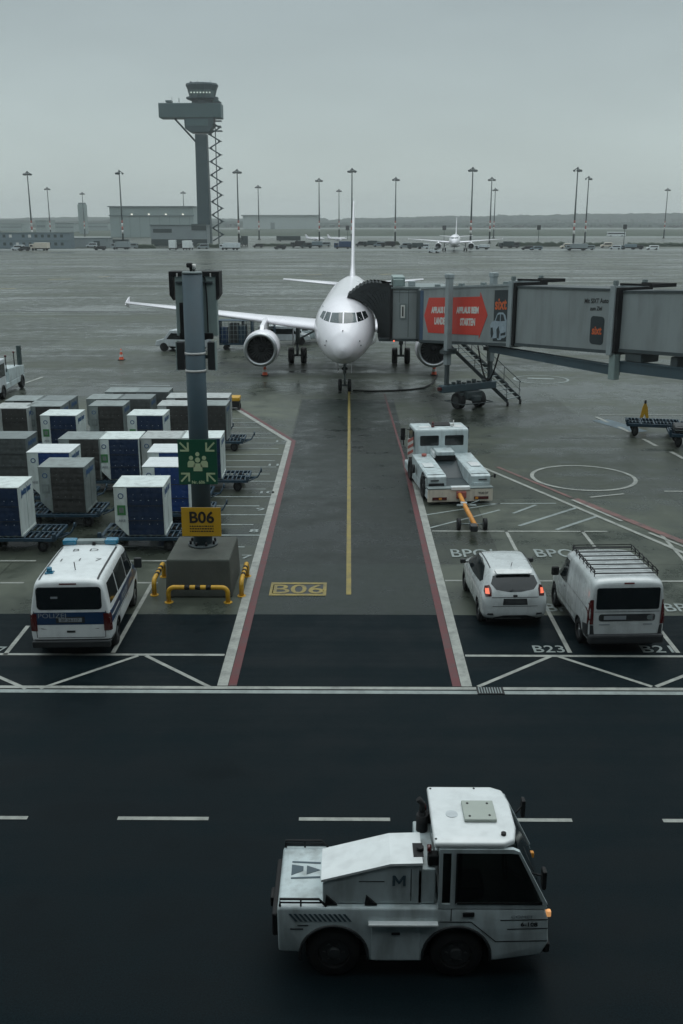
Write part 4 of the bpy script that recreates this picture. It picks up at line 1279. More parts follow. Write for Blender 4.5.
def make_signs():
    t = thing('assembly_point_sign', 'square green assembly point sign with pale people and four arrows on the post', 'sign', (-4.2, 26.9, 3.6)); t.scale = (.82, 1, .84)
    mb = MB(); mb.box(-0.66, 0.66, 0, 0.025, -0.76, 0.76, 0.004); p = mb.build('sign_panel', GREENS, t)
    M0 = frame((0, -0.004, 0), (1, 0, 0), (0, 0, 1))
    mb = MB()
    def disc(x, z, r, sy=1.0, half=False):
        n = 20
        pts = [(x + r * math.cos(a), z + r * sy * math.sin(a)) for a in [(PI if half else 2 * PI) * k / n for k in range(n + (1 if half else 0))]]
        mb.prism(pts, -0.006, 0.0, 'y')
    def person(x, z, s):
        disc(x, z + 0.15 * s, 0.075 * s)
        mb.prism([(x - 0.13 * s, z - 0.18 * s), (x + 0.13 * s, z - 0.18 * s), (x + 0.13 * s, z - 0.02 * s), (x + 0.08 * s, z + 0.05 * s), (x - 0.08 * s, z + 0.05 * s), (x - 0.13 * s, z - 0.02 * s)], -0.006, 0.0, 'y')
    person(0, -0.1, 1.15); person(-0.22, -0.0, 0.95); person(0.22, -0.0, 0.95)
    disc(0, 0.27, 0.07)
    pe = mb.build('people_symbol', SYMBOL, p)
    for sx, sz in ((-1, 1), (1, 1), (-1, -1), (1, -1)):
        mb = MB()
        def q(a, b_): return (sx * a, sz * b_)
        mb.prism([q(0.6, 0.64), q(0.56, 0.68), q(0.33, 0.44), q(0.37, 0.4)], -0.006, 0, 'y')
        mb.prism([q(0.28, 0.36), q(0.58, 0.36), q(0.58, 0.42), q(0.34, 0.42)], -0.008, -0.002, 'y')
        mb.prism([q(0.28, 0.36), q(0.34, 0.42), q(0.34, 0.66), q(0.28, 0.66)], -0.0085, -0.0025, 'y')
        mb.build('arrow_symbol', SYMBOL, p)
    text('lettering', 'Nr. 606', 0.14, SYMBOL, frame((0, -0.006, -0.68), (1, 0, 0), (0, 0, 1)), p, 0.002, 0.003)
    t = thing('stand_number_sign', 'yellow rectangular sign with black B06 letters low on the post', 'sign', (-4.15, 26.78, 1.9))
    mb = MB(); mb.box(-0.555, 0.555, 0, 0.02, -0.42, 0.42, 0.004); p = mb.build('sign_panel', SIGNY, t)
    text('lettering', 'B06', 0.46, INK, frame((0.02, -0.005, 0.14), (1, 0, 0), (0, 0, 1)), p, 0.002, 0.012, 1.0)
    mb = MB()
    random.seed(3)
    for row in range(3):
        x = -0.33
        while x < 0.33:
            w_ = random.uniform(0.03, 0.07); mb.box(x, min(x + w_, 0.34), -0.006, -0.0005, -0.14 - row * 0.075, -0.105 - row * 0.075); x += w_ + 0.018
    mb.build('small_print', INK, p)
    mb = MB(); mb.box(-0.56, 0.56, 0.02, 0.06, 0.36, 0.42); mb.box(-0.3, 0.3, 0.02, 0.14, -0.05, 0.05); mb.build('sign_bracket', BRIDGED, p)
make_signs()
o = MB()
o.prism([(-0.92, 0), (0.92, 0), (0.87, 1.1), (-0.87, 1.1)], -1.1, 1.15, 'y', bev=0.05)
cb = o.build('concrete_base', CONC); cb.location = (-4.15, 26.9, 0)
for v in cb.data.vertices:
    v.co.x += 0.015 * noise.noise(v.co * 3); v.co.y *= 1.0 - 0.05 * v.co.z
tag(cb, 'grey weathered concrete block carrying the tall stand post', 'concrete base')
def hoop(p, q, label):
    d = (q - p); L = d.length; rz = math.atan2(d.y, d.x)
    t = thing('bumper_rail', label, 'bumper rail', p, rz, 'yellow hoops around the concrete base')
    pts = []
    h, r_ = 0.44, 0.16
    pts.append((0, 0, 0)); pts.append((0, 0, h - r_))
    for k in range(1, 7):
        a = PI - k * PI / 12; pts.append((r_ + r_ * math.cos(a), 0, h - r_ + r_ * math.sin(a)))
    for k in range(0, 7):
        a = PI / 2 - k * PI / 12; pts.append((L - r_ + r_ * math.cos(a), 0, h - r_ + r_ * math.sin(a)))
    pts.append((L, 0, 0))
    mb = MB(); mb.tube(pts, 0.065, 14); mb.build('rail', YELLOW, t)
    for f in (0.32, 0.5, 0.68):
        mb = MB(); mb.cyl((L * f - 0.07, 0, h), (L * f + 0.07, 0, h), 0.068, n=16); mb.build('black_band', BLACK, t)
    for x in (0, L):
        mb = MB(); mb.cyl((x, 0, 0), (x, 0, 0.02), 0.12, n=14); mb.build('foot_plate', YELLOW, t)
hoop(Vector((-4.92, 25.45, 0)), Vector((-3.3, 25.45, 0)), 'yellow and black bumper hoop in front of the concrete base')
hoop(Vector((-5.42, 26.0, 0)), Vector((-5.42, 27.5, 0)), 'yellow and black bumper hoop beside the police van side of the base')
hoop(Vector((-2.98, 25.95, 0)), Vector((-2.98, 27.55, 0)), 'yellow and black bumper hoop between the base and the red line')

# ================================================================== CONTAINERS AND DOLLIES
def make_uld(key, shell, curtain, placard, topm=None):
    """one air cargo container, front to -y, local base at z=0"""
    t = bpy.data.objects.new('cargo_container', None); C.objects.link(t)
    prof = [(-0.775, 0.4), (-0.4, 0.0), (0.775, 0.0), (0.775, 1.58), (-0.775, 1.58)]
    mb = MB(); mb.prism(prof, -0.7, 0.7, 'y', bev=0.012, seg=1); body = mb.build('shell', shell, t)
    mb = MB(); mb.box(-0.79, 0.79, -0.715, 0.715, 1.58, 1.605, 0.006, seg=1); mb.build('roof_panel', topm or shell, t)
    # curtain door, hanging in shallow folds
    mb = MB()
    nx, nz = 22, 26
    g0 = [[mb.bm.verts.new((-0.37 + 1.12 * i / nx, -0.705 - 0.012 - 0.012 * math.sin(i * 1.3 + 0.4 * math.sin(k * 0.5)) - 0.008 * math.sin(k * 1.9), 0.03 + 1.54 * k / nz)) for i in range(nx + 1)] for k in range(nz + 1)]
    for k in range(nz):
        for i in range(nx):
            f = mb.bm.faces.new((g0[k][i], g0[k][i + 1], g0[k + 1][i + 1], g0[k + 1][i])); f.smooth = True
    cu = mb.build('curtain', curtain, t)
    mb = MB()
    for z in (0.5, 0.98): mb.box(-0.36, 0.74, -0.752, -0.742, z, z + 0.02)
    mb.build('curtain_straps', PLAST, cu)
    mb = MB(); mb.box(-0.39, -0.36, -0.745, -0.7, 0.02, 1.56); mb.build('door_frame', shell, t); mb = MB(); mb.box(0.755, 0.78, -0.73, -0.7, 0.02, 1.56); mb.build('door_frame', shell, t)
    if placard:
        mb = MB(); mb.box(-0.69, -0.43, -0.712, -0.7, 0.68, 1.0); pl = mb.build('placard', placard, t)
        mb = MB(); mb.box(-0.63, -0.49, -0.718, -0.712, 0.76, 0.92); mb.build('placard_mark', ULDG, pl)
    mb = MB(); mb.lathe([(0, 0.062), (-0.008, 0.062), (-0.008, 0.09), (0, 0.09)], (-0.56, -0.702, 1.3), 'y', 18); mb.build('round_mark', WORD, t)
    text('lettering', 'AKE', 0.12, GREYTXT, frame((-0.56, -0.713, 0.5), (1, 0, 0), (0, 0, 1)), t, 0.001, 0.003)
    text('lettering', 'jettainer', 0.3, WORD, frame((0.785, 0.0, 1.33), (0, 1, 0), (0, 0, 1)), t, 0.002, 0.012, 0.95)
    mb = MB()
    for y in (-0.68, 0.0, 0.66): mb.box(0.775, 0.79, y, y + 0.025, 0.02, 1.57)
    mb.box(0.775, 0.795, -0.7, 0.7, 0.0, 0.06)
    mb.build('side_ribs', shell, t)
    return t
def make_dolly():
    t = bpy.data.objects.new('container_dolly', None); C.objects.link(t)
    mb = MB()
    for y in (-0.78, 0.72): mb.box(-1.55, 1.55, y, y + 0.07, 0.36, 0.47, 0.008, seg=1)
    for x in (-1.55, -0.75, 0.0, 0.75, 1.48): mb.box(x, x + 0.07, -0.71, 0.72, 0.37, 0.46)
    mb.box(-1.48, 1.48, -0.04, 0.04, 0.37, 0.46)
    mb.build('deck_frame', DOLLY, t)
    mb = MB()
    for k in range(15):
        x = -1.42 + k * 0.2
        mb.cyl((x, -0.7, 0.47), (x, -0.06, 0.47), 0.025, n=8); mb.cyl((x, 0.06, 0.47), (x, 0.71, 0.47), 0.025, n=8)
    mb.build('deck_rollers', DOLLYR, t)
    mb = MB(); mb.box(-1.2, 1.2, -0.25, 0.25, 0.28, 0.36); mb.box(-1.1, -1.0, -0.6, 0.6, 0.2, 0.3); mb.box(1.0, 1.1, -0.6, 0.6, 0.2, 0.3); mb.build('chassis', BLACK, t)
    for x in (-1.05, 1.05):
        for s in (-1, 1): wheel(t, s * 0.72, x, 0.2, 0.14, RIMD)
    # wheels above were built with axles along x; turn them so the dolly rolls along x
    for ch in [c for c in C.objects if c.parent == t and c.name.startswith('wheel')]:
        ch.matrix_local = Matrix.Rotation(PI / 2, 4, 'Z')
    mb = MB(); mb.tube([(1.5, 0, 0.34), (1.9, 0, 0.4), (2.05, 0, 0.62)], 0.035, 8); mb.tube([(1.55, -0.3, 0.32), (1.9, 0, 0.4)], 0.025, 6); mb.tube([(1.55, 0.3, 0.32), (1.9, 0, 0.4)], 0.025, 6)
    mb.lathe([(-0.03, 0.04), (-0.03, 0.09), (0.03, 0.09), (0.03, 0.04), (-0.03, 0.04)], (2.08, 0, 0.68), 'x', 12)
    mb.build('tow_bar', DOLLY, t)
    mb = MB(); mb.box(1.45, 1.6, -0.8, -0.7, 0.42, 0.62, 0.02); mb.box(-1.6, -1.45, -0.8, -0.7, 0.42, 0.62, 0.02); mb.build('deck_stop', DOLLY, t)
    return t
DECK = 0.5
protos = {
    'blue': make_uld('blue', ULDW, CURB, GREENL), 'bright': make_uld('bright', ULDW, CURBB, None, WHITE), 'grey': make_uld('grey', ULDG, CURG, ULDGD),
    'mesh': make_uld('mesh', ULDGD, CURGM, None), 'white': make_uld('white', ULDWD, CURG, None)}
dolly0 = make_dolly()
used = set()
# (kind, front-left roof corner px, front roof edge py, label, dolly shift or None)
ULD = [
 ('blue', -32, 487.5, 'white container with dark blue curtain cut by the left edge above the police van', 0.5),
 ('blue', 112.7, 486.6, 'white container with dark blue curtain, foremost of all, just left of the green sign', 0.0),
 ('grey', 37.6, 467, 'dull grey container with brown-grey curtain, second row, behind the police van', -0.1),
 ('bright', 142, 466.6, 'white container with bright blue curtain half hidden behind the green sign, second row', 0.2),
 ('bright', 26.4, 452.3, 'white container with bright blue curtain standing behind the second-row grey container', 0.1),
 ('bright', 147, 452.2, 'white roofed container with bright blue curtain, third row, hidden left of the post', 0.1),
 ('mesh', -15, 438.6, 'grey mesh container at the left edge of the photo, fourth row', 0.1),
 ('grey', 58, 439.0, 'grey topped container touching the left side of the fourth-row blue one', None),
 ('blue', 97.3, 438.8, 'white container with dark blue curtain, fourth row, second dolly from the left', -0.6),
 ('white', 140.5, 438.3, 'grimy white container mostly hidden left of the post, fourth row', None),
 ('blue', 179.5, 438.0, 'white container with blue side lettering standing behind the post and sign', 0.5),
 ('blue', 40, 415.4, 'white container with dark blue curtain, fifth row, left one of two', 0.2),
 ('blue', 127, 415.3, 'white container with dark blue curtain, fifth row, right one of two', 0.2),
 ('white', -8, 408.3, 'grimy white container at the far left, sixth row', None),
 ('grey', 25.8, 406.3, 'brown-grey container beside the grimy white one, sixth row', -0.6),
 ('grey', 88.5, 405.8, 'brown-grey container between the two fifth-row blue ones, sixth row', 0.1),
 ('white', 157, 405.6, 'grimy white container half behind the post, sixth row', None),
 ('grey', 191.5, 405.4, 'dark grey container right of the post, the rightmost of the sixth row', 0.2),
 ('mesh', 36, 400.5, 'grey container, seventh row, left end', None),
 ('grey', 5, 400.6, 'dull container behind the sixth-row left pair, seventh row', 0.4),
 ('mesh', 117, 399, 'grey container with pale roof, seventh row, middle', None),
 ('grey', 86, 399, 'dull container behind the sixth-row middle one, seventh row', 0.4),
 ('white', 195, 397.8, 'pale roofed container behind the post, last row', None),
 ('white', 166, 397.8, 'pale roofed container left behind the post, last row', 0.5),
 ('mesh', 136, 392, 'grey container furthest back, right one of the pair', None),
 ('grey', 104.5, 392, 'brown-grey container furthest back, left one of the pair', 0.4),
]
dn = 0
dolly_names = ['just above the police van', 'under the foremost blue container', 'under the second-row grey container', 'behind the green sign', 'under the third-row left blue container', 'under the third-row right blue container',
 'at the left edge in the fourth row', 'under the fourth-row grey and blue pair', 'reaching out right of the post in the fourth row', 'under the fifth-row left blue container', 'under the fifth-row right blue container',
 'under the sixth-row left pair', 'under the sixth-row middle container', 'right of the post with its tow bar raised', 'under the seventh-row left pair', 'under the seventh-row middle pair', 'under the last row behind the post', 'under the furthest pair']
for i, (kd, px, py, lab, ds) in enumerate(ULD):
    p = G(px, py, DECK + 1.6)
    loc = Vector((p.x + 0.775, p.y + 0.7, DECK))
    src = protos[kd]
    if kd in used:
        o = copy_tree(src, loc, R(random.uniform(-1.2, 1.2)))
    else:
        o = src; o.location = loc; used.add(kd)
    tag(o, lab, 'cargo container', 'air cargo containers on dollies')
    if ds is not None:
        q = Vector((loc.x + ds, loc.y, 0))
        d = dolly0 if dn == 0 else copy_tree(dolly0, q, 0)
        d.location = q
        d.scale = (.84, 1, 1)
        tag(d, 'blue framed container dolly ' + dolly_names[min(dn, len(dolly_names) - 1)], 'dolly', 'container dollies')
        dn += 1
for i, (x, y, lab) in enumerate(((13.9, 47.9, 'empty blue roller dolly on the right by the yellow stand'), (15.2, 45.4, 'dark loaded dolly cut by the right edge of the photo'))):
    d = copy_tree(dolly0, (x + 0.9, y, 0.05), R(-12), 'empty blue dolly with roller deck on the open apron at right' if i == 0 else lab)
    d['group'] = 'container dollies'
    d.scale = (0.82, 1.0, 1.35)
g = thing('loose_freight', 'low dark netted freight load on the dolly at the right edge', 'freight', (16.15, 45.4, 0.7), R(-12))
mb = MB(); mb.box(-1.1, 1.2, -0.65, 0.65, 0, 0.28, 0.08); mb.build('netted_load', PLAST, g)
mb = MB(); mb.tube([(-1.1, -0.66, 0.14), (1.2, -0.66, 0.14)], 0.02); mb.tube([(-1.0, -0.5, 0.29), (1.1, 0.5, 0.29)], 0.02); mb.build('lashing', GALV, g)
# yellow A-stand
g = thing('warning_stand', 'small yellow A-shaped stand with dark top behind the empty dolly', 'stand', (15.4, 51.4, 0))
mb = MB(); mb.prism([(-0.26, 0.0), (-0.16, 0.0), (0, 0.4), (0.16, 0.0), (0.26, 0.0), (0.13, 0.75), (0.05, 0.95), (-0.05, 0.95), (-0.13, 0.75)], -0.03, 0.03, 'y', bev=0.006); mb.build('legs', YELLOW, g)
mb = MB(); mb.tube([(-0.18, 0.04, 0), (0, 0.35, 0.0), (0, 0.06, 0.9)], 0.02); mb.build('rear_strut', BLACK, g)
mb = MB(); mb.cyl((0, 0, 0.95), (0, 0, 1.12), 0.06, 0.05, 12); mb.build('lamp', BLACK, g)

# cones
def make_cone():
    t = bpy.data.objects.new('traffic_cone', None); C.objects.link(t)
    mb = MB(); mb.box(-0.24, 0.24, -0.24, 0.24, 0, 0.05, 0.01); mb.build('foot', BLACK, t)
    mb = MB(); mb.lathe([(0.05, 0.19), (0.25, 0.145), (0.42, 0.115), (0.62, 0.075), (0.74, 0.055), (0.85, 0.035), (0.86, 0.0)], (0, 0, 0), 'z', 20)
    cn = mb.build('cone_body', CONEO, t)
    mb = MB(); mb.lathe([(0.25, 0.149), (0.42, 0.12)], (0, 0, 0), 'z', 20); mb.build('white_band', WHITEP, cn)
    mb = MB(); mb.lathe([(0.62, 0.08), (0.74, 0.06)], (0, 0, 0), 'z', 20); mb.build('white_band', WHITEP, cn)
    return t
cone0 = make_cone()
for i, (px, py, lab) in enumerate(((121.5, 360, 'orange and white cone alone on the apron under the left wing'), (265, 375.5, 'orange and white cone under the left engine'), (434, 375, 'orange and white cone in front of the engine by the bridge column'))):
    o = cone0 if i == 0 else copy_tree(cone0)
    o.location = G(px, py)
    o.scale = (1, 1, 1)
    tag(o, lab, 'traffic cone', 'orange traffic cones')
# ================================================================== CARS AND VANS
def sec(wb, wm, wbelt, wr, zb, zbelt, zr):
    h = zr - zbelt
    return [(0, zb), (wb, zb), (wm * 0.985, zb + (zbelt - zb) * 0.16), (wm, zb + (zbelt - zb) * 0.5), (wm, zbelt - (zbelt - zb) * 0.12), (wbelt, zbelt), (wbelt + (wr - wbelt) * 0.72, zbelt + h * 0.7), (wr, zr - h * 0.1), (wr * 0.82, zr - 0.01), (0, zr)]
def rrect(x0, x1, z0, z1, r, n=4):
    P = []
    for cx, cz, a0 in ((x1 - r, z1 - r, 0), (x0 + r, z1 - r, 90), (x0 + r, z0 + r, 180), (x1 - r, z0 + r, 270)):
        for k in range(n + 1):
            a = R(a0 + 90 * k / n); P.append((cx + r * math.cos(a), cz + r * math.sin(a)))
    return P
def mir(p): return [(-x, z) for x, z in p]
def line2(a, b, w_):
    a, b = Vector(a), Vector(b); d = (b - a).normalized(); n = Vector((-d.y, d.x)) * w_ / 2
    return [tuple(a - n), tuple(b - n), tuple(b + n), tuple(a + n)]
def dtext(name, bv, s, size, M, m, parent, off=0.01, bold=0.0, sx=1.0):
    return decal(name, bv, None, M, m, parent, off, 0.3, 6, bm=text_bm(s, size, 0, bold, sx))

def make_police():
    t = thing('police_van', 'white and blue police van with roof light bar parked at lower left', 'van', (-6.66, 23.93, 0), R(2.4)); t.scale = (1, .86, 1)
    W = lambda y, *a: (y, sec(*a))
    st = [W(-2.46, .76, .88, .87, .72, .36, 1.08, 1.84), W(-2.44, .82, .94, .93, .77, .30, 1.1, 1.93), W(-2.3, .84, .965, .955, .80, .27, 1.12, 2.0), W(-1.9, .84, .965, .955, .80, .26, 1.12, 2.01), W(-0.6, .84, .965, .955, .80, .25, 1.12, 2.01),
          W(0.6, .84, .965, .955, .80, .25, 1.12, 2.0), W(1.0, .84, .96, .95, .78, .25, 1.12, 1.95), W(1.3, .84, .955, .94, .74, .25, 1.1, 1.72), W(1.72, .82, .95, .92, .74, .25, 1.05, 1.28), W(2.1, .8, .93, .88, .72, .27, .95, 1.08), W(2.36, .74, .86, .8, .64, .3, .78, .88), W(2.44, .64, .76, .72, .56, .38, .66, .74)]
    wh = [(s * 0.95, y, 0.34) for s in (1, -1) for y in (-1.52, 1.48)]
    body = smooth_body('body', st, WHITE, t, wh, 0.4, 0.3)
    bv = bvh_of(body)
    # blue band all round
    for M, a, b_ in ((F_REAR(), -0.86, 0.86), (F_RIGHT, -2.38, 2.1), (F_LEFT, -2.1, 2.38)):
        decal('blue_band', bv, [(a, .86), (b_, .86), (b_, 1.17), (a, 1.17)], M, BLUEP, t, 0.004, 0.1)
    rw = decal('rear_window', bv, rrect(-0.76, 0.76, 1.24, 1.8, 0.09), F_REAR(), GLASS, t, 0.007, 0.1)
    decal('window_note', bv, [(-.42, 1.52), (-.26, 1.52), (-.26, 1.57), (-.42, 1.57)], F_REAR(), GREYTXT, rw, 0.012, 0.3)
    for s, M in ((1, F_RIGHT), (-1, F_LEFT)):
        q = lambda p: [(s * x, z) for x, z in p]
        for p in ([(-2.2, 1.3), (-1.2, 1.27), (-1.2, 1.78), (-2.1, 1.78)], [(-1.1, 1.26), (0.12, 1.24), (0.12, 1.8), (-1.1, 1.79)], [(0.22, 1.24), (1.38, 1.2), (1.0, 1.74), (0.22, 1.8)]):
            decal('side_window', bv, q(p), M, GLASS, t, 0.006, 0.1)
        for a, b_ in (((0.17, .4), (0.17, 1.85)), ((-1.15, .45), (-1.15, 1.2)), ((-2.2, .82), (0.1, .82))):
            decal('door_seam', bv, line2((s * a[0], a[1]), (s * b_[0], b_[1]), 0.018), M, PLAST, body, 0.005, 0.2)
        decal('sliding_rail', bv, line2((s * -2.3, 1.04), (s * -1.2, 1.04), 0.035), M, WHITEP, body, 0.009, 0.2)
        dtext('lettering', bv, 'POLIZEI', 0.22, M @ Matrix.Translation((s * -0.45, 1.01, 0)), GREYTXT, t, 0.009, 0.006, 1.1)
        # tail lamp wraps the corner
        lp = [(s * 0.93, .7), (s * 0.78, .7), (s * 0.78, 1.14), (s * 0.93, 1.14)]
        decal('tail_lamp', bv, lp, F_REAR(), REDL, t, 0.01, 0.05)
        decal('tail_lamp', bv, q([(-2.47, .7), (-2.33, .7), (-2.36, 1.12), (-2.47, 1.12)]), M, REDL, t, 0.01, 0.05)
        mb = MB(); mb.box(s * 0.97 if s > 0 else -1.17, 1.17 if s > 0 else -0.97, 1.3, 1.42, 1.12, 1.4, 0.03); mb.build('wing_mirror', PLAST, t)
        decal('lower_cladding', bv, q([(-2.44, .3), (-2.0, .3), (-2.0, .5), (-2.44, .5)]), M, PLAST, t, 0.006, 0.1)
    decal('rear_bumper', bv, [(-.93, .26), (.93, .26), (.93, .5), (-.93, .5)], F_REAR(), PLAST, t, 0.03, 0.1)
    mb = MB(); mb.box(-.92, .92, -2.56, -2.4, .3, .47, .03); mb.build('bumper_step', PLAST, t)
    pl = decal('plate_recess', bv, [(-.34, .9), (.34, .9), (.34, 1.06), (-.34, 1.06)], F_REAR(), PLAST, t, 0.008, 0.2)
    decal('licence_plate', bv, [(-.27, .93), (.27, .93), (.27, 1.03), (-.27, 1.03)], F_REAR(), GREYTXT, pl, 0.014, 0.3)
    dtext('lettering', bv, 'BP 34-117', 0.1, F_REAR() @ Matrix.Translation((0, .98, 0)), INK, pl, 0.018)
    decal('hatch_handle', bv, [(-.1, .66), (.1, .66), (.1, .71), (-.1, .71)], F_REAR(), PLAST, t, 0.01, 0.3)
    decal('brake_lamp', bv, [(-.2, 1.86), (.2, 1.86), (.2, 1.89), (-.2, 1.89)], F_REAR(), REDL, t, 0.01, 0.3)
    dtext('lettering', bv, 'POLIZEI', 0.17, F_REAR() @ Matrix.Translation((-.42, 1.09, 0)), GREYTXT, t, 0.009, 0.0, 1.15)
    decal('hatch_seam', bv, line2((-.78, .53), (.78, .53), 0.015), F_REAR(), PLAST, body, 0.006, 0.2)
    for s in (1, -1):
        decal('hatch_seam', bv, line2((s * .8, .53), (s * .84, 1.2), 0.015), F_REAR(), PLAST, body, 0.006, 0.2)
        decal('roof_rail', bv, line2((s * .68, -2.3), (s * .68, 0.5), 0.045), F_TOP, PLAST, t, 0.012, 0.2)
    # windscreen
    decal('windscreen', bv, [(-.74, 1.24), (.74, 1.24), (.66, 1.78), (-.66, 1.78)], F_FRONT, GLASS, t, 0.006, 0.1)
    for x, y, s_ in ((-.28, .15, 'B'), (.22, .15, 'D'), (-.5, -.75, '1'), (0, -.75, '1'), (.5, -.75, '7')):
        dtext('roof_lettering', bv, s_, 0.34, F_TOP @ Matrix.Translation((x * .9, y - .1, 0)), PLAST, t, 0.008, -0.004)
    # light bar
    mb = MB(); mb.box(-.36, .36, .62, .88, 1.99, 2.09, .03); lb = mb.build('light_bar', GALV, t)
    for s in (1, -1):
        mb = MB(); mb.box(min(s * .36, s * .72), max(s * .36, s * .7), .6, .9, 1.97, 2.11, .04); mb.build('blue_light', BLUEL, lb)
    mb = MB(); mb.box(-.62, -.42, -2.0, -1.8, 1.98, 2.02, .01); mb.cyl((-.52, -1.9, 2.02), (-.52, -1.9, 2.13), .07, .06, 14); mb.build('rear_blue_light', BLUEL, t)
    mb = MB(); mb.tube([(.05, -1.7, 2.0), (.05, -1.78, 2.22)], .012); mb.build('antenna', BLACK, t)
    mb = MB(); mb.cyl((.1, .55, 2.0), (.1, .55, 2.08), .05, .03, 12); mb.build('antenna', BLACK, t)
    for x, y, z in wh: wheel(t, x * 0.985, y, 0.335, 0.22, RIM, 5)
    mb = MB(); mb.box(-.75, .75, -2.2, 2.2, .2, .34); mb.build('underbody', BLACK, t)
    return t
make_police()

def make_hatch():
    t = thing('parked_car', 'small white hatchback with its red tail lamps lit, parked right of the red line', 'car', (4.13, 25.4, 0), R(3.0)); t.scale = (.96, .9, 1)
    W = lambda y, *a: (y, sec(*a))
    st = [W(-1.98, .56, .7, .68, .5, .42, .6, .74), W(-1.95, .68, .82, .79, .6, .32, .74, .9), W(-1.86, .72, .87, .85, .62, .25, .86, 1.06), W(-1.72, .74, .875, .86, .6, .23, .92, 1.22), W(-1.52, .75, .88, .86, .585, .21, .94, 1.41), W(-1.3, .75, .88, .86, .59, .2, .95, 1.475),
          W(-.6, .75, .88, .86, .61, .19, .96, 1.51), W(.1, .75, .88, .86, .61, .19, .96, 1.5), W(.45, .75, .88, .86, .6, .19, .96, 1.42), W(.9, .75, .88, .85, .62, .19, .94, 1.16), W(1.2, .74, .87, .83, .64, .19, .9, 1.01), W(1.55, .72, .84, .78, .6, .2, .83, .93), W(1.85, .64, .76, .7, .5, .25, .7, .78), W(1.97, .5, .62, .58, .4, .34, .56, .62)]
    wh = [(s * 0.86, y, 0.3) for s in (1, -1) for y in (-1.22, 1.26)]
    body = smooth_body('body', st, CARW, t, wh, 0.345, 0.26)
    bv = bvh_of(body)
    decal('rear_window', bv, [(-.5, 1.05), (-.15, 1.0), (.15, 1.0), (.5, 1.05), (.62, 1.17), (.55, 1.33), (.3, 1.37), (-.3, 1.37), (-.55, 1.33), (-.62, 1.17)], F_REAR(), GLASS, t, 0.006, 0.08)
    decal('windscreen', bv, [(-.62, 1.06), (.62, 1.06), (.52, 1.42), (-.52, 1.42)], F_FRONT, GLASS, t, 0.006, 0.1)
    for s, M in ((1, F_RIGHT), (-1, F_LEFT)):
        q = lambda p: [(s * x, z) for x, z in p]
        decal('side_window', bv, q([(-1.28, 1.14), (-1.12, 1.05), (-.2, 1.0), (1.02, .99), (.72, 1.22), (.4, 1.37), (-.3, 1.43), (-.85, 1.38)]), M, GLASS, t, 0.006, 0.08)
        for a, b_ in (((-.45, .32), (-.45, 1.0)), ((.95, .35), (.98, 1.0)), ((-.35, .32), (.95, .32))):
            decal('door_seam', bv, line2((s * a[0], a[1]), (s * b_[0], b_[1]), 0.012), M, PLAST, body, 0.004, 0.15)
        decal('roof_seam', bv, line2((s * .56, -1.2), (s * .57, .35), 0.025), F_TOP, PLAST, body, 0.006, 0.1)
        lamp = [(s * .63, .9), (s * .78, .88), (s * .8, .98), (s * .76, 1.08), (s * .66, 1.14), (s * .62, 1.06)]
        decal('tail_lamp', bv, lamp, F_REAR(), REDL, t, 0.01, 0.04)
        decal('lit_lamp', bv, [(s * .67, .95), (s * .77, .94), (s * .76, 1.04), (s * .68, 1.07)], F_REAR(), REDLIT, t, 0.016, 0.04)
        mb = MB(); mb.box(.9 if s > 0 else -1.06, 1.06 if s > 0 else -.9, .74, .84, .95, 1.08, .035); mb.box(s * .8 if s > 0 else -.92, .92 if s > 0 else -.8, .77, .81, .97, 1.0); mb.build('wing_mirror', CARW if False else PLAST, t)
        decal('fog_lamp', bv, [(s * .56, .4), (s * .74, .42), (s * .72, .46), (s * .58, .46)], F_REAR(), PLAST, t, 0.008, 0.1)
    decal('plate_recess', bv, [(-.33, .68), (.33, .68), (.31, .84), (-.31, .84)], F_REAR(), PLAST, t, 0.008, 0.1)
    decal('licence_plate', bv, [(-.26, .7), (.26, .7), (.26, .8), (-.26, .8)], F_REAR(), RIMD, t, 0.012, 0.2)
    decal('lower_diffuser', bv, [(-.62, .25), (.62, .25), (.55, .34), (.3, .4), (-.3, .4), (-.55, .34)], F_REAR(), PLAST, t, 0.01, 0.08)
    decal('hatch_seam', bv, line2((-.62, .87), (.62, .87), 0.014), F_REAR(), PLAST, body, 0.005, 0.1)
    decal('hatch_seam', bv, line2((-.6, .64), (.6, .64), 0.012), F_REAR(), PLAST, body, 0.005, 0.1)
    decal('badge', bv, rrect(-.06, .06, .88, .93, .02), F_REAR(), BLACK, t, 0.012, 0.2)
    mb = MB(); mb.loft([[(-.5, -1.5, 1.43), (.5, -1.5, 1.43), (.5, -1.5, 1.47), (-.5, -1.5, 1.47)], [(-.46, -1.66, 1.4), (.46, -1.66, 1.4), (.46, -1.66, 1.42), (-.46, -1.66, 1.42)]], smooth=False); mb.build('roof_spoiler', CARW, t)
    mb = MB(); mb.box(-.45, -.05, -1.8, -1.77, 1.06, 1.075); mb.build('rear_wiper', BLACK, t)
    mb = MB(); mb.tube([(0, -1.2, 1.46), (0, -1.32, 1.62)], .008); mb.build('antenna', BLACK, t)
    for x, y, z in wh: wheel(t, x, y, 0.3, 0.19, RIM, 7)
    mb = MB(); mb.box(-.7, .7, -1.75, 1.75, .16, .28); mb.build('underbody', BLACK, t)
    return t
make_hatch()

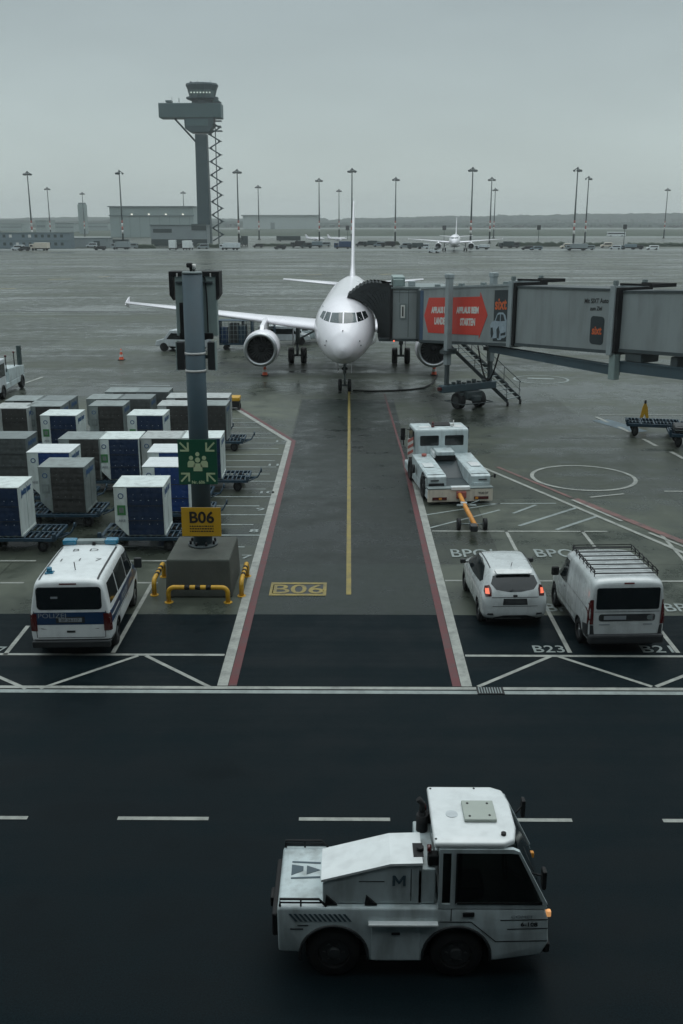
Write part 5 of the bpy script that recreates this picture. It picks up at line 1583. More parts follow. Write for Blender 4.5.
def make_small_van():
    t = thing('delivery_van', 'white windowless delivery van with black roof rack, parked beside the hatchback', 'van', (6.53, 24.1, 0), R(3.0)); t.scale = (1, .89, 1)
    W = lambda y, *a: (y, sec(*a))
    st = [W(-2.2, .74, .84, .84, .74, .34, .98, 1.72), W(-2.18, .8, .91, .91, .82, .28, 1.0, 1.84), W(-2.05, .82, .94, .935, .84, .25, 1.0, 1.91), W(-1.6, .82, .94, .935, .845, .24, 1.0, 1.93), W(-.5, .82, .94, .935, .845, .23, 1.0, 1.93), W(.5, .82, .94, .93, .84, .23, 1.0, 1.9),
          W(.75, .82, .94, .92, .78, .23, 1.0, 1.78), W(1.1, .82, .93, .91, .74, .23, .99, 1.42), W(1.38, .8, .92, .89, .72, .23, .97, 1.14), W(1.75, .78, .9, .84, .66, .24, .9, 1.0), W(2.08, .7, .82, .76, .58, .27, .74, .84), W(2.2, .58, .7, .65, .48, .34, .6, .68)]
    wh = [(s * 0.92, y, 0.32) for s in (1, -1) for y in (-1.32, 1.4)]
    body = smooth_body('body', st, CARW, t, wh, 0.375, 0.28)
    bv = bvh_of(body)
    decal('rear_window', bv, rrect(-.76, .76, 1.16, 1.7, .05), F_REAR(), GLASS, t, 0.007, 0.1)
    pb_ = decal('plate_recess', bv, rrect(-.68, .68, .86, 1.04, .06), F_REAR(), PLAST, t, 0.008, 0.1)
    decal('licence_plate', bv, [(-.56, .9), (-.02, .9), (-.02, 1.0), (-.56, 1.0)], F_REAR(), GREYTXT, pb_, 0.014, 0.3)
    decal('badge', bv, rrect(.48, .62, .89, 1.01, .055), F_REAR(), GALV, pb_, 0.014, 0.3)
    decal('hatch_seam', bv, line2((-.78, 1.1), (.78, 1.1), 0.012), F_REAR(), PLAST, body, 0.005, 0.2)
    decal('lettering_mark', bv, [(-.66, .76), (-.4, .76), (-.4, .79), (-.66, .79)], F_REAR(), GREYTXT, t, 0.008, 0.3)
    decal('lettering_mark', bv, [(.4, .76), (.62, .76), (.62, .79), (.4, .79)], F_REAR(), GREYTXT, t, 0.008, 0.3)
    mb = MB(); mb.box(-.91, .91, -2.3, -2.1, .3, .53, .05); mb.build('rear_bumper', PLAST, t)
    decal('brake_lamp', bv, [(-.12, 1.79), (.12, 1.79), (.12, 1.82), (-.12, 1.82)], F_REAR(), REDL, t, 0.01, 0.3)
    for s, M in ((1, F_RIGHT), (-1, F_LEFT)):
        q = lambda p: [(s * x, z) for x, z in p]
        decal('tail_lamp', bv, [(s * .8, .78), (s * .92, .78), (s * .92, 1.38), (s * .82, 1.4)], F_REAR(), REDL, t, 0.012, 0.05)
        decal('tail_lamp', bv, q([(-2.2, .78), (-2.1, .78), (-2.1, 1.36), (-2.2, 1.4)]), M, REDL, t, 0.012, 0.05)
        decal('lower_cladding', bv, [(s * .74, .3), (s * .92, .3), (s * .92, .76), (s * .8, .76)], F_REAR(), PLAST, t, 0.01, 0.06)
        decal('side_window', bv, q([(.1, 1.08), (1.25, 1.05), (.85, 1.5), (.55, 1.66), (.12, 1.68)]), M, GLASS, t, 0.006, 0.1)
        decal('lower_cladding', bv, q([(-.9, .3), (.95, .3), (.95, .45), (-.9, .45)]), M, PLAST, t, 0.008, 0.15)
        decal('lower_cladding', bv, q([(-2.15, .3), (-1.75, .3), (-1.75, .7), (-2.15, .78)]), M, PLAST, t, 0.008, 0.15)
        for a, b_ in (((.05, .45), (.05, 1.75)), ((1.12, .45), (1.3, 1.0)), ((-1.0, .45), (-1.0, 1.65)), ((-2.0, 1.12), (.0, 1.12)), ((-.95, .62), (.95, .62))):
            decal('door_seam', bv, line2((s * a[0], a[1]), (s * b_[0], b_[1]), 0.013), M, PLAST, body, 0.005, 0.15)
        decal('door_handle', bv, q([(.12, .96), (.26, .96), (.26, 1.0), (.12, 1.0)]), M, PLAST, t, 0.012, 0.2)
        mb = MB(); mb.box(.92 if s > 0 else -1.12, 1.12 if s > 0 else -.92, .92, 1.04, 1.02, 1.26, .04); mb.build('wing_mirror', BLACK, t)
    decal('windscreen', bv, [(-.72, 1.16), (.72, 1.16), (.64, 1.7), (-.64, 1.7)], F_FRONT, GLASS, t, 0.006, 0.1)
    rk = MB()
    for s in (1, -1):
        for z in (1.96, 2.03): rk.tube([(s * .76, -1.9, z), (s * .76, .35, z)], .011, 6)
        for k in range(7): rk.tube([(s * .76, -1.85 + k * .36, 1.88), (s * .76, -1.85 + k * .36, 2.04)], .011, 6)
        for k in range(6): rk.tube([(s * .76, -1.85 + k * .36, 1.97), (s * .76, -1.66 + k * .36, 2.06)], .01, 5)
    rk.tube([(-.76, .35, 2.03), (.76, .35, 2.03)], .012, 6); rk.tube([(-.76, .35, 1.97), (.76, .35, 1.97)], .014, 6)
    rack = rk.build('roof_rack', BLACK, t)
    for k in range(7):
        mb = MB(); mb.box(-.76, .76, -1.88 + k * .36, -1.83 + k * .36, 1.95, 1.975, .005); mb.build('cross_bar', PLAST, rack)
    for x, y, z in wh: wheel(t, x, y, 0.32, 0.2, RIM, 6)
    mb = MB(); mb.box(-.75, .75, -2.0, 2.0, .18, .3); mb.build('underbody', BLACK, t)
    return t
make_small_van()

# ================================================================== BAGGAGE TRACTOR IN THE FOREGROUND
def wheel_y(parent, x, y, r, wd, rim=RIMD, name='wheel'):
    """wheel turning about the y axis; y = outer face"""
    s = 1 if y > 0 else -1
    mb = MB()
    mb.lathe([(-wd / 2, r * 0.6), (-wd / 2, r * 0.9), (-wd * 0.36, r), (wd * 0.36, r), (wd / 2, r * 0.9), (wd / 2, r * 0.6), (-wd / 2, r * 0.6)], (x, y - s * wd / 2, r), 'y', 26)
    tt = mb.build(name, BLACK, parent)
    mb = MB(); mb.cyl((x, y - s * 0.08, r), (x, y - s * 0.04, r), r * 0.6, r * 0.55, 22); mb.cyl((x, y - s * 0.04, r), (x, y - s * 0.0, r), r * 0.24, r * 0.2, 14)
    for k in range(6):
        a = 2 * PI * k / 6; mb.cyl((x + math.cos(a) * r * .36, y - s * .04, r + math.sin(a) * r * .36), (x + math.cos(a) * r * .36, y - s * .02, r + math.sin(a) * r * .36), .022, n=8)
    mb.build('rim', rim, tt)
    return tt
def make_tractor():
    t = thing('tow_tractor', 'white airport tow tractor with glazed cab driving along the foreground road', 'tractor', (0.88, 12.07, 0)); t.scale = (.978, 1, 1)
    H_ = 0.7
    pr = [(-1.87, .44), (-1.88, 1.1), (-1.84, 1.14), (.34, 1.14), (1.8, 1.14), (1.86, .98), (1.88, .6), (1.78, .4), (1.12, .3), (-.5, .28), (-.62, .3), (-1.6, .42)]
    mb = MB(); mb.prism(pr, -H_, H_, 'y', bev=.035, seg=3)
    body = mb.build('body', TUGW)
    # skirts are a touch lower between the axles
    for x in (-1.1, .61):
        pass
    c = MB()
    for x in (-1.1, .61):
        for s in (1, -1): c.cyl((x, s * .38, .38), (x, s * .9, .38), .47, n=32)
    bmesh.ops.recalc_face_normals(c.bm, faces=c.bm.faces)
    cut = c.build('cutter', BLACK)
    md = body.modifiers.new('b', 'BOOLEAN'); md.operation = 'DIFFERENCE'; md.solver = 'EXACT'; md.object = cut
    me = bpy.data.meshes.new_from_object(body.evaluated_get(bpy.context.evaluated_depsgraph_get()))
    body.modifiers.clear(); body.data = me
    if len(me.materials) < 2: me.materials.append(BLACK)
    for p in me.polygons:
        if any((p.center.x - x) ** 2 + (p.center.z - .38) ** 2 < .472 ** 2 for x in (-1.1, .61)): p.material_index = 1
    bpy.data.objects.remove(cut)
    soft(body, 40); body.parent = t
    for s in (1, -1):
        for x in (-1.1, .61): wheel_y(t, x, s * .67, .375, .26)
        # arch lips
        for x in (-1.1, .61):
            mb = MB(); mb.tube([(x + .475 * math.cos(a), s * .702, .38 + .475 * math.sin(a)) for a in [R(-8 + 196 * k / 20) for k in range(21)]], .022, 6); mb.build('arch_lip', PLAST, body)
        mb = MB(); mb.box(-.58, .1, min(s * .7, s * .715), max(s * .7, s * .715), .32, .86, .008); mb.build('battery_door', TUGW, t)
        mb = MB(); mb.box(-.62, .34, min(s * .69, s * .78), max(s * .69, s * .78), .9, .94, .01); mb.build('side_step', WHITE, t)
        mb = MB(); mb.box(-.3, -.18, min(s * .715, s * .73), max(s * .715, s * .73), .74, .77); mb.build('latch', BLACK, t)
        # vent slats painted as slanting bars
        mb = MB()
        for k in range(12):
            x = -1.72 + k * .068
            mb.prism([(x, 1.05), (x + .035, 1.05), (x + .125, .93), (x + .09, .93)], s * .701 - (.0 if s > 0 else .006), s * .701 + (.006 if s > 0 else 0), 'y')
        mb.build('vent_slots', STEEL, t)
        mb = MB(); mb.box(-1.7, -1.52, min(s * .7, s * .706), max(s * .7, s * .706), .8, .815); mb.box(-1.6, -1.45, min(s * .7, s * .706), max(s * .7, s * .706), .86, .872); mb.build('warning_print', PLAST, t)
        # deck end rails
        pts = [(-1.84, s * .66, 1.14), (-1.84, s * .66, 1.25), (-1.3, s * .66, 1.25), (-1.2, s * .66, 1.14)]
        mb = MB(); mb.tube(pts, .018, 8); mb.tube([(-1.55, s * .66, 1.14), (-1.55, s * .66, 1.25)], .014, 6); mb.tube([(-1.84, s * .66, 1.195), (-1.26, s * .66, 1.195)], .012, 6); mb.build('deck_rail', BLACK, t)
    mb = MB(); mb.box(-1.96, -1.86, -.62, .62, .62, .98, .03); rb = mb.build('rear_bumper', BLACK, t)
    mb = MB(); mb.box(-2.02, -1.95, -.12, .12, .7, .86, .02); mb.build('tow_hitch', BLACK, rb)
    # deck
    mb = MB(); mb.box(-1.78, -.05, -.6, .62, 1.14, 1.152); dk = mb.build('deck_plate', TUGW, t)
    for q in ([(-1.72, .12), (-1.55, .08), (-1.55, -.02), (-1.72, -.12)], [(-1.5, .1), (-1.3, .0), (-1.5, -.1)], [(-1.72, .2), (-1.3, .18), (-1.3, .14), (-1.72, .17)], [(-1.72, -.2), (-1.3, -.18), (-1.3, -.14), (-1.72, -.17)]):
        mb = MB(); mb.prism([(x, y + .1) for x, y in q], 1.1525, 1.158, 'z'); mb.build('deck_opening', STEEL, dk)
    # engine hood
    hp = [(-1.25, 1.152), (-1.25, 1.47), (-1.2, 1.5), (-.32, 1.74), (-.2, 1.755), (.12, 1.755), (.12, 1.152)]
    mb = MB(); mb.prism(hp, -.62, .04, 'y', bev=.012); hood = mb.build('engine_hood', TUGW, t)
    mb = MB()
    mb.loft([[(-1.27, -.64, 1.5), (-1.27, .06, 1.5), (-1.27, .06, 1.535), (-1.27, -.64, 1.535)], [(-.32, -.64, 1.755), (-.32, .06, 1.755), (-.32, .06, 1.79), (-.32, -.64, 1.79)], [(.12, -.64, 1.77), (.12, .06, 1.77), (.12, .06, 1.805), (.12, -.64, 1.805)]], smooth=False)
    mb.build('hood_lid', WHITE, hood)
    mb = MB(); mb.prism([(-.29, 1.44), (-.29, 1.6), (-.255, 1.6), (-.2, 1.52), (-.145, 1.6), (-.11, 1.6), (-.11, 1.44), (-.145, 1.44), (-.145, 1.54), (-.19, 1.475), (-.21, 1.475), (-.255, 1.54), (-.255, 1.44)], -.628, -.621, 'y'); mb.build('lettering', STEEL, hood)
    mb = MB(); mb.box(-.04, -.03, -.624, -.62, 1.2, 1.7); mb.build('hood_seam', BLACK, hood); mb = MB(); mb.box(-.75, -.4, -.624, -.62, 1.5, 1.508); mb.build('hood_seam', BLACK, hood)
    for x in (-1.0, -.45):
        mb = MB(); mb.prism([(x - .22, 1.155), (x - .05, 1.155), (x - .2, 1.3)], -.66, -.625, 'y'); mb.build('hood_stay', BLACK, hood)
    # exhaust
    mb = MB(); mb.cyl((.17, .28, 1.14), (.17, .28, 2.0), .055, n=16); mb.cyl((.17, .28, 1.55), (.17, .28, 1.95), .085, n=16); mb.tube([(.17, .28, 2.0), (.17, .28, 2.12), (.11, .28, 2.2)], .045, 10); mb.build('exhaust_stack', BLACK, t)
    mb = MB(); mb.box(.05, .3, -.62, .5, 1.152, 1.7, .02); mb.build('filter_box', TUGW, t)
    mb = MB(); mb.cyl((.1, -.35, 1.8), (.1, -.35, 1.86), .05, n=14); mb.box(.0, .14, -.5, -.2, 1.8, 1.812); mb.build('filler_cap', BLACK, t)
    # cab frame
    cp = [(.34, 1.14), (.34, 2.06), (1.33, 2.06), (1.42, 2.02), (1.84, 1.14)]
    mb = MB()
    for s in (1, -1):
        y0, y1 = (s * .64, s * .7) if s > 0 else (s * .7, s * .64)
        mb.prism([(.34, 1.14), (.34, 2.06), (.385, 2.06), (.385, 1.14)], y0, y1, 'y')
        mb.prism([(.385, 1.14), (.385, 1.21), (1.815, 1.21), (1.84, 1.14)], y0, y1, 'y')
        mb.prism([(.385, 2.0), (.385, 2.06), (1.33, 2.06), (1.42, 2.02), (1.4, 1.99), (1.31, 2.0)], y0, y1, 'y')
        mb.prism([(1.4, 1.99), (1.42, 2.02), (1.835, 1.21), (1.78, 1.21)], y0, y1, 'y')
        mb.prism([(.5, 1.21), (.5, 2.0), (.565, 2.0), (.565, 1.21)], y0, y1, 'y')
    mb.box(.34, .4, -.64, .64, 1.14, 1.4); mb.box(.34, .4, -.64, .64, 1.98, 2.06)
    cabf = mb.build('cab_frame', TUGW, t)
    for s in (1, -1):
        y0, y1 = (s * .655, s * .675) if s > 0 else (s * .675, s * .655)
        mb = MB(); mb.prism([(.385, 1.21), (.385, 2.0), (.5, 2.0), (.5, 1.21)], y0, y1, 'y'); mb.build('quarter_window', CABGLASS, cabf)
        mb = MB(); mb.prism([(.565, 1.21), (.565, 2.0), (1.31, 2.0), (1.4, 1.985), (1.78, 1.21)], y0, y1, 'y'); mb.build('side_window', CABGLASS, cabf)
        mb = MB(); mb.prism([(.565, 1.21), (.565, 2.0), (.59, 1.97), (.59, 1.24)], s * .7, s * .706, 'y'); mb.prism([(.59, 1.21), (1.77, 1.21), (1.75, 1.24), (.59, 1.24)], s * .7, s * .706, 'y'); mb.build('window_rubber', BLACK, cabf)
        mb = MB(); mb.box(.68, .84, min(s * .7, s * .72), max(s * .7, s * .72), 1.02, 1.09, .01); mb.build('door_handle', BLACK, t)
        mb = MB()
        for a, b_ in (((.52, .95), (.52, 1.14)), ((.36, .93), (.8, .93)), ((.8, .93), (1.15, .62)), ((1.15, .62), (1.86, .64)), ((1.3, .82), (1.86, .84)), ((1.2, .96), (1.86, .98))):
            d = Vector((b_[0] - a[0], 0, b_[1] - a[1])); n = Vector((-d.z, 0, d.x)).normalized() * .006
            q = [(a[0] - n.x, a[1] - n.z), (b_[0] - n.x, b_[1] - n.z), (b_[0] + n.x, b_[1] + n.z), (a[0] + n.x, a[1] + n.z)]
            mb.prism(q, s * .7005, s * .704, 'y')
        mb.build('panel_seam', PLAST, body)
        text('lettering', 'COMET', .07, GREYTXT, frame((1.5, s * .703, 1.02), (1 * -s, 0, 0) if s > 0 else (1, 0, 0), (0, 0, 1)), t, .002, 0, 1.3)
        text('lettering', '6-108', .085, PLAST, frame((1.6, s * .703, .9), (1 * -s, 0, 0) if s > 0 else (1, 0, 0), (0, 0, 1)), t, .002, .002, 1.2)
    mb = MB()
    mb.loft([[(1.415, -.64, 2.0), (1.415, .64, 2.0), (1.395, .64, 1.99), (1.395, -.64, 1.99)], [(1.81, -.64, 1.21), (1.81, .64, 1.21), (1.79, .64, 1.2), (1.79, -.64, 1.2)]], smooth=False); mb.build('windscreen', GLASS, cabf)
    mb = MB(); mb.box(.355, .375, -.64, .64, 1.4, 1.98); mb.build('rear_window', GLASS, cabf)
    mb = MB()
    rp = [(.26, -.69), (1.2, -.69), (1.36, -.6), (1.42, -.3), (1.42, .3), (1.36, .6), (1.2, .69), (.26, .69)]
    mb.prism(rp, 2.06, 2.15, 'z', bev=.035, seg=3); roof = mb.build('cab_roof', WHITE, t); soft(roof, 40)
    mb = MB(); mb.box(.72, 1.17, -.22, .25, 2.15, 2.2, .012); hc = mb.build('roof_hatch', BOXG if False else mat('hatch_beige', (.36, .4, .36), .55, var=.06), roof)
    mb = MB()
    for x, y in ((.8, -.14), (1.08, -.12), (.8, .17), (1.08, .17)): mb.cyl((x, y, 2.2), (x, y, 2.205), .018, n=10)
    mb.build('hatch_screw', BLACK, hc)
    mb = MB(); mb.cyl((.56, -.02, 2.15), (.56, -.02, 2.157), .085, n=22); mb.build('roof_plug', WHITE2, roof)
    mb = MB(); mb.cyl((1.22, -.5, 2.15), (1.22, -.5, 2.185), .035, n=14); mb.build('roof_antenna_base', BLACK, roof)
    mb = MB()
    for x, y in ((.29, -.6), (.31, .62), (.95, .63)): mb.cyl((x, y, 2.15), (x, y, 2.158), .016, n=8)
    mb.build('roof_bolt', BLACK, roof)
    for y in (-.52, .45):
        mb = MB(); mb.cyl((.24, y, 1.95), (.18, y, 1.95), .055, n=14); mb.build('work_lamp', REDL, t)
        mb = MB(); mb.box(.19, .34, y - .07, y + .07, 1.72, 1.88, .02); mb.build('work_lamp_housing', BLACK, t)
    for s in (1, -1):
        mb = MB(); mb.box(1.83, 1.9, s * .65 - .035, s * .65 + .035, 1.0, 1.09, .015); mb.build('indicator_lamp', AMBERLIT if s < 0 else ORANGE, t)
        mb = MB(); mb.box(1.84, 1.9, s * .48 - .12, s * .48 + .12, .7, .86, .03); mb.build('headlight', GLASS, t)
        mb = MB(); mb.tube([(1.6, s * .7, 1.7), (1.72, s * .82, 1.75)], .014); mb.box(1.7, 1.76, s * .83 - .07, s * .83 + .07, 1.58, 1.86, .02); mb.build('wing_mirror', BLACK, t)
    mb = MB(); mb.tube([(1.76, -.3, 1.3), (1.6, .0, 1.62)], .01); mb.build('wiper', BLACK, t)
    mb = MB(); mb.box(1.82, 1.92, -.66, .66, .4, .56, .03); mb.build('front_bumper', BLACK, t)
    # inside
    mb = MB(); mb.box(.6, 1.0, -.5, -.05, 1.15, 1.32, .04); mb.box(.55, .68, -.5, -.05, 1.3, 1.85, .05); mb.build('seat', PLAST, t)
    mb = MB(); mb.lathe([(-.012, .17), (0, .185), (.012, .17), (0, .155), (-.012, .17)], (1.3, -.28, 1.5), 'x', 20); mb.tube([(1.3, -.28, 1.5), (1.55, -.28, 1.3)], .02); mb.build('steering_wheel', BLACK, t)
    mb = MB(); mb.box(-1.5, 1.6, -.5, .5, .22, .4); mb.build('underbody', BLACK, t)
    return t
make_tractor()

# ================================================================== PUSHBACK TUG
def make_pushback():
    t = thing('pushback_tug', 'broad white pushback tug seen from behind with dark deck and yellow tow bar', 'tug', (3.8, 37.93, 0), R(6.5))
    mb = MB(); mb.box(-1.2, 1.2, -2.6, 2.65, .16, .52, .05)
    low = mb.build('chassis', TUGW, t)
    mb = MB(); mb.box(-1.21, 1.21, -2.63, -2.5, .12, .6, .02); cb_ = mb.build('rear_plate', CREAM, t)
    for s in (1, -1):
        mb = MB(); mb.box(s * .78 - .27, s * .78 + .27, -2.66, -2.62, .2, .31, .01); lp = mb.build('tail_lamp', REDL, t)
        mb = MB(); mb.box(s * .78 - .13 - .1 * s, s * .78 - .02 - .1 * s, -2.67, -2.66, .21, .3, .005); mb.build('amber_lens', ORANGE, lp)
    mb = MB(); mb.box(-1.22, 1.22, -2.64, -2.3, .6, .65, .01); mb.build('rear_step', GALV, t)
    mb = MB(); mb.box(-.35, .35, -2.68, -2.45, .57, .69, .01); mb.build('step_plate', WHITE, t)
    for s in (1, -1):
        # side boxes: taller towards the cab, cut away over the rear step
        pr = [(-2.25, .55), (-2.25, .98), (-2.1, 1.04), (.95, 1.14), (.95, .5), (-2.0, .5)]
        mb = MB(); x0, x1 = (.46, 1.2) if s > 0 else (-1.2, -.46)
        mb.prism(pr, x0, x1, 'x', bev=.03); sb = mb.build('side_box', TUGW, t)
        mb = MB()
        mb.prism([(-2.12, 1.045), (-2.12, 1.055), (-.2, 1.115), (-.2, 1.105)], s * .5 if s > 0 else -1.16, s * 1.16 if s > 0 else -.5, 'x'); mb.build('lid_plate', TUGW, sb)
        mb = MB(); mb.box(min(s * .7, s * 1.1), max(s * .7, s * 1.1), -1.2, -.6, 1.1, 1.125, .01); mb.build('hatch_plate', WHITE, sb)
        mb = MB(); mb.tube([(s * .75, -2.27, .85), (s * 1.05, -2.28, .85)], .02); mb.build('grab_handle', BLACK, sb)
        mb = MB(); mb.box(min(s * .55, s * 1.12), max(s * .55, s * 1.12), -2.3, -2.24, .6, .74, .01); mb.build('rear_locker', BLACK if s < 0 else TUGW, sb)
        mb = MB(); mb.tube([(s * 1.2, -2.2, .95), (s * 1.35, -2.35, 1.0)], .02); mb.box(s * 1.32 - .03, s * 1.32 + .03, -2.42, -2.32, .94, 1.08, .01); mb.build('corner_marker', BLACK, sb)
        # wheel arches on the side: dark wheel well with wheel
        for y in (-1.55, 1.2):
            mb = MB(); mb.cyl((s * 1.17, y, .5), (s * 1.207, y, .5), .5, n=30); mb.build('wheel_well', BLACK, t)
            wheel(t, s * 1.24, y, .46, .3, RIMD)
    mb = MB(); mb.box(-.46, .46, -2.3, .3, .52, .6); mb.build('deck_floor', TREAD, t)
    mb = MB(); mb.loft([[(-.46, -1.0, .601), (.46, -1.0, .601), (.46, -1.0, .61), (-.46, -1.0, .61)], [(-.46, .25, .601), (.46, .25, .601), (.46, .25, 1.0), (-.46, .25, 1.0)]], smooth=False); mb.build('sloping_deck', TREAD, t)
    mb = MB(); mb.box(-.4, .4, .15, .95, 1.02, 1.22, .02); ec = mb.build('engine_cover', BLACK, t)
    mb = MB(); mb.box(-.36, .36, .12, .96, 1.22, 1.38, .03); mb.build('engine_lid', TUGW, ec)
    mb = MB(); mb.box(-.46, .46, .25, .95, .6, 1.03); mb.build('engine_bay', PLAST, ec)
    mb = MB(); mb.prism([(-.46, 1.12), (-.36, 1.12), (-.42, 1.36), (-.46, 1.3)], .2, .95, 'y'); mb.build('side_baffle', WHITE, ec)
    # cab
    mb = MB()
    pr = [(.95, .5), (.95, 2.06), (1.02, 2.12), (2.25, 2.12), (2.4, 2.04), (2.62, 1.3), (2.68, .55)]
    mb.prism(pr, -1.08, 1.08, 'x', bev=.06, seg=3); cab = mb.build('cab', TUGW, t); soft(cab, 45)
    bv = bvh_of(cab)
    for s in (1, -1):
        decal('rear_window', bv, rrect(min(s * .12, s * .88), max(s * .12, s * .88), 1.45, 1.86, .05), F_REAR(), GLASS, cab, .006, .3)
        M = F_RIGHT if s > 0 else F_LEFT
        decal('side_window', bv, [(s * 1.1, 1.35), (s * 2.45, 1.35), (s * 2.25, 2.0), (s * 1.1, 2.0)], M, GLASS, cab, .006, .3)
        decal('door_seam', bv, line2((s * 1.05, .6), (s * 1.05, 2.1), .02), M, PLAST, cab, .006, .3)
        mb = MB(); mb.tube([(s * 1.08, 2.2, 1.85), (s * 1.3, 2.35, 1.9), (s * 1.3, 2.35, 1.2)], .02); mb.box(s * 1.33 - .09, s * 1.33 + .09, 2.33, 2.4, 1.4, 1.9, .02); mb.build('wing_mirror', BLACK, t)
        mb = MB(); mb.cyl((s * 1.28, -.15, .8), (s * 1.36, -.15, .8), .17, n=16); mb.build('side_reel', BLACK, t) if s < 0 else mb.bm.free()
    decal('windscreen', bv, [(-.9, 1.35), (.9, 1.35), (.9, 2.0), (-.9, 2.0)], F_FRONT, GLASS, cab, .006, .3)
    # open door panel with red and white chevron board at the left
    mb = MB(); mb.box(-1.36, -1.14, 1.0, 1.03, 1.0, 1.75); ch = mb.build('warning_board', WHITEP, t)
    mb = MB()
    for k in range(3): mb.prism([(-1.36, 1.08 + k * .25), (-1.14, 1.2 + k * .25), (-1.14, 1.32 + k * .25), (-1.36, 1.2 + k * .25)], .988, .999, 'y')
    mb.build('red_stripes', REDP, ch)
    # roof: hatch, beacon, lamps
    mb = MB(); mb.box(-.3, .5, 1.5, 2.1, 2.12, 2.16, .01); mb.build('roof_hatch', BLACK, cab)
    mb = MB(); mb.cyl((-.3, 1.35, 2.12), (-.3, 1.35, 2.2), .07, n=14); mb.cyl((-.3, 1.35, 2.2), (-.3, 1.35, 2.34), .06, .045, 14); mb.build('beacon', REDL, cab)
    mb = MB(); mb.cyl((.55, 1.4, 2.12), (.55, 1.4, 2.38), .02, n=8); mb.box(.42, .58, 1.35, 1.45, 2.12, 2.24, .02); mb.build('work_lamp', WHITEP, cab)
    mb = MB(); mb.box(-.85, -.45, 1.2, 1.5, 2.12, 2.145, .01); mb.box(.5, .9, 1.2, 1.6, 2.12, 2.145, .01); mb.build('roof_plate', WHITE, cab)
    mb = MB(); mb.cyl((-.78, .55, 1.13), (-.78, .55, 1.22), .1, n=14); mb.build('red_cap', REDP, t)
    mb = MB(); mb.box(-.16, .2, -2.74, -2.6, .26, .52, .02); cp_ = mb.build('coupling', REDP, t)
    text('lettering', 'TUG 27', .11, PLAST, frame((.85, -2.635, .43), (1, 0, 0), (0, 0, 1)), cb_, .002, .003)
    return t
make_pushback()
def make_towbar():
    t = thing('tow_bar', 'yellow aircraft tow bar on two small wheels coupled behind the tug', 'tow bar', (4.05, 35.3, 0), R(0.3))
    mb = MB(); mb.tube([(0, 0, .42), (.03, -1.2, .38), (.14, -3.7, .3)], .08, 12); b = mb.build('bar', ORANGE, t)
    mb = MB(); mb.tube([(.0, -.05, .42), (.0, .1, .42)], .09, 10); mb.box(-.1, .14, -1.35, -1.15, .32, .46, .02); mb.build('coupling_head', CHROME, b)
    mb = MB(); mb.box(-.25, .45, -1.5, -1.38, .36, .42, .02); mb.tube([(.1, -1.5, .42), (.55, -1.55, .62)], .02); mb.build('hydraulic_box', GALV, b)
    mb = MB(); mb.cyl((-.33, -3.05, .2), (.52, -3.05, .2), .025, n=8); mb.tube([(.05, -3.05, .2), (.05, -2.8, .34)], .04); mb.build('axle', GALV, b)
    for x in (-.35, .54):
        mb = MB(); mb.cyl((x - .06, -3.05, .2), (x + .06, -3.05, .2), .2, n=20); tw = mb.build('wheel', BLACK, t)
        mb = MB(); mb.cyl((x - .065, -3.05, .2), (x + .065, -3.05, .2), .09, n=14); mb.build('rim', RIMD, tw)
    mb = MB(); mb.box(-.06, .18, -3.95, -3.6, .2, .4, .03); mb.build('aircraft_head', PLAST, t)
make_towbar()

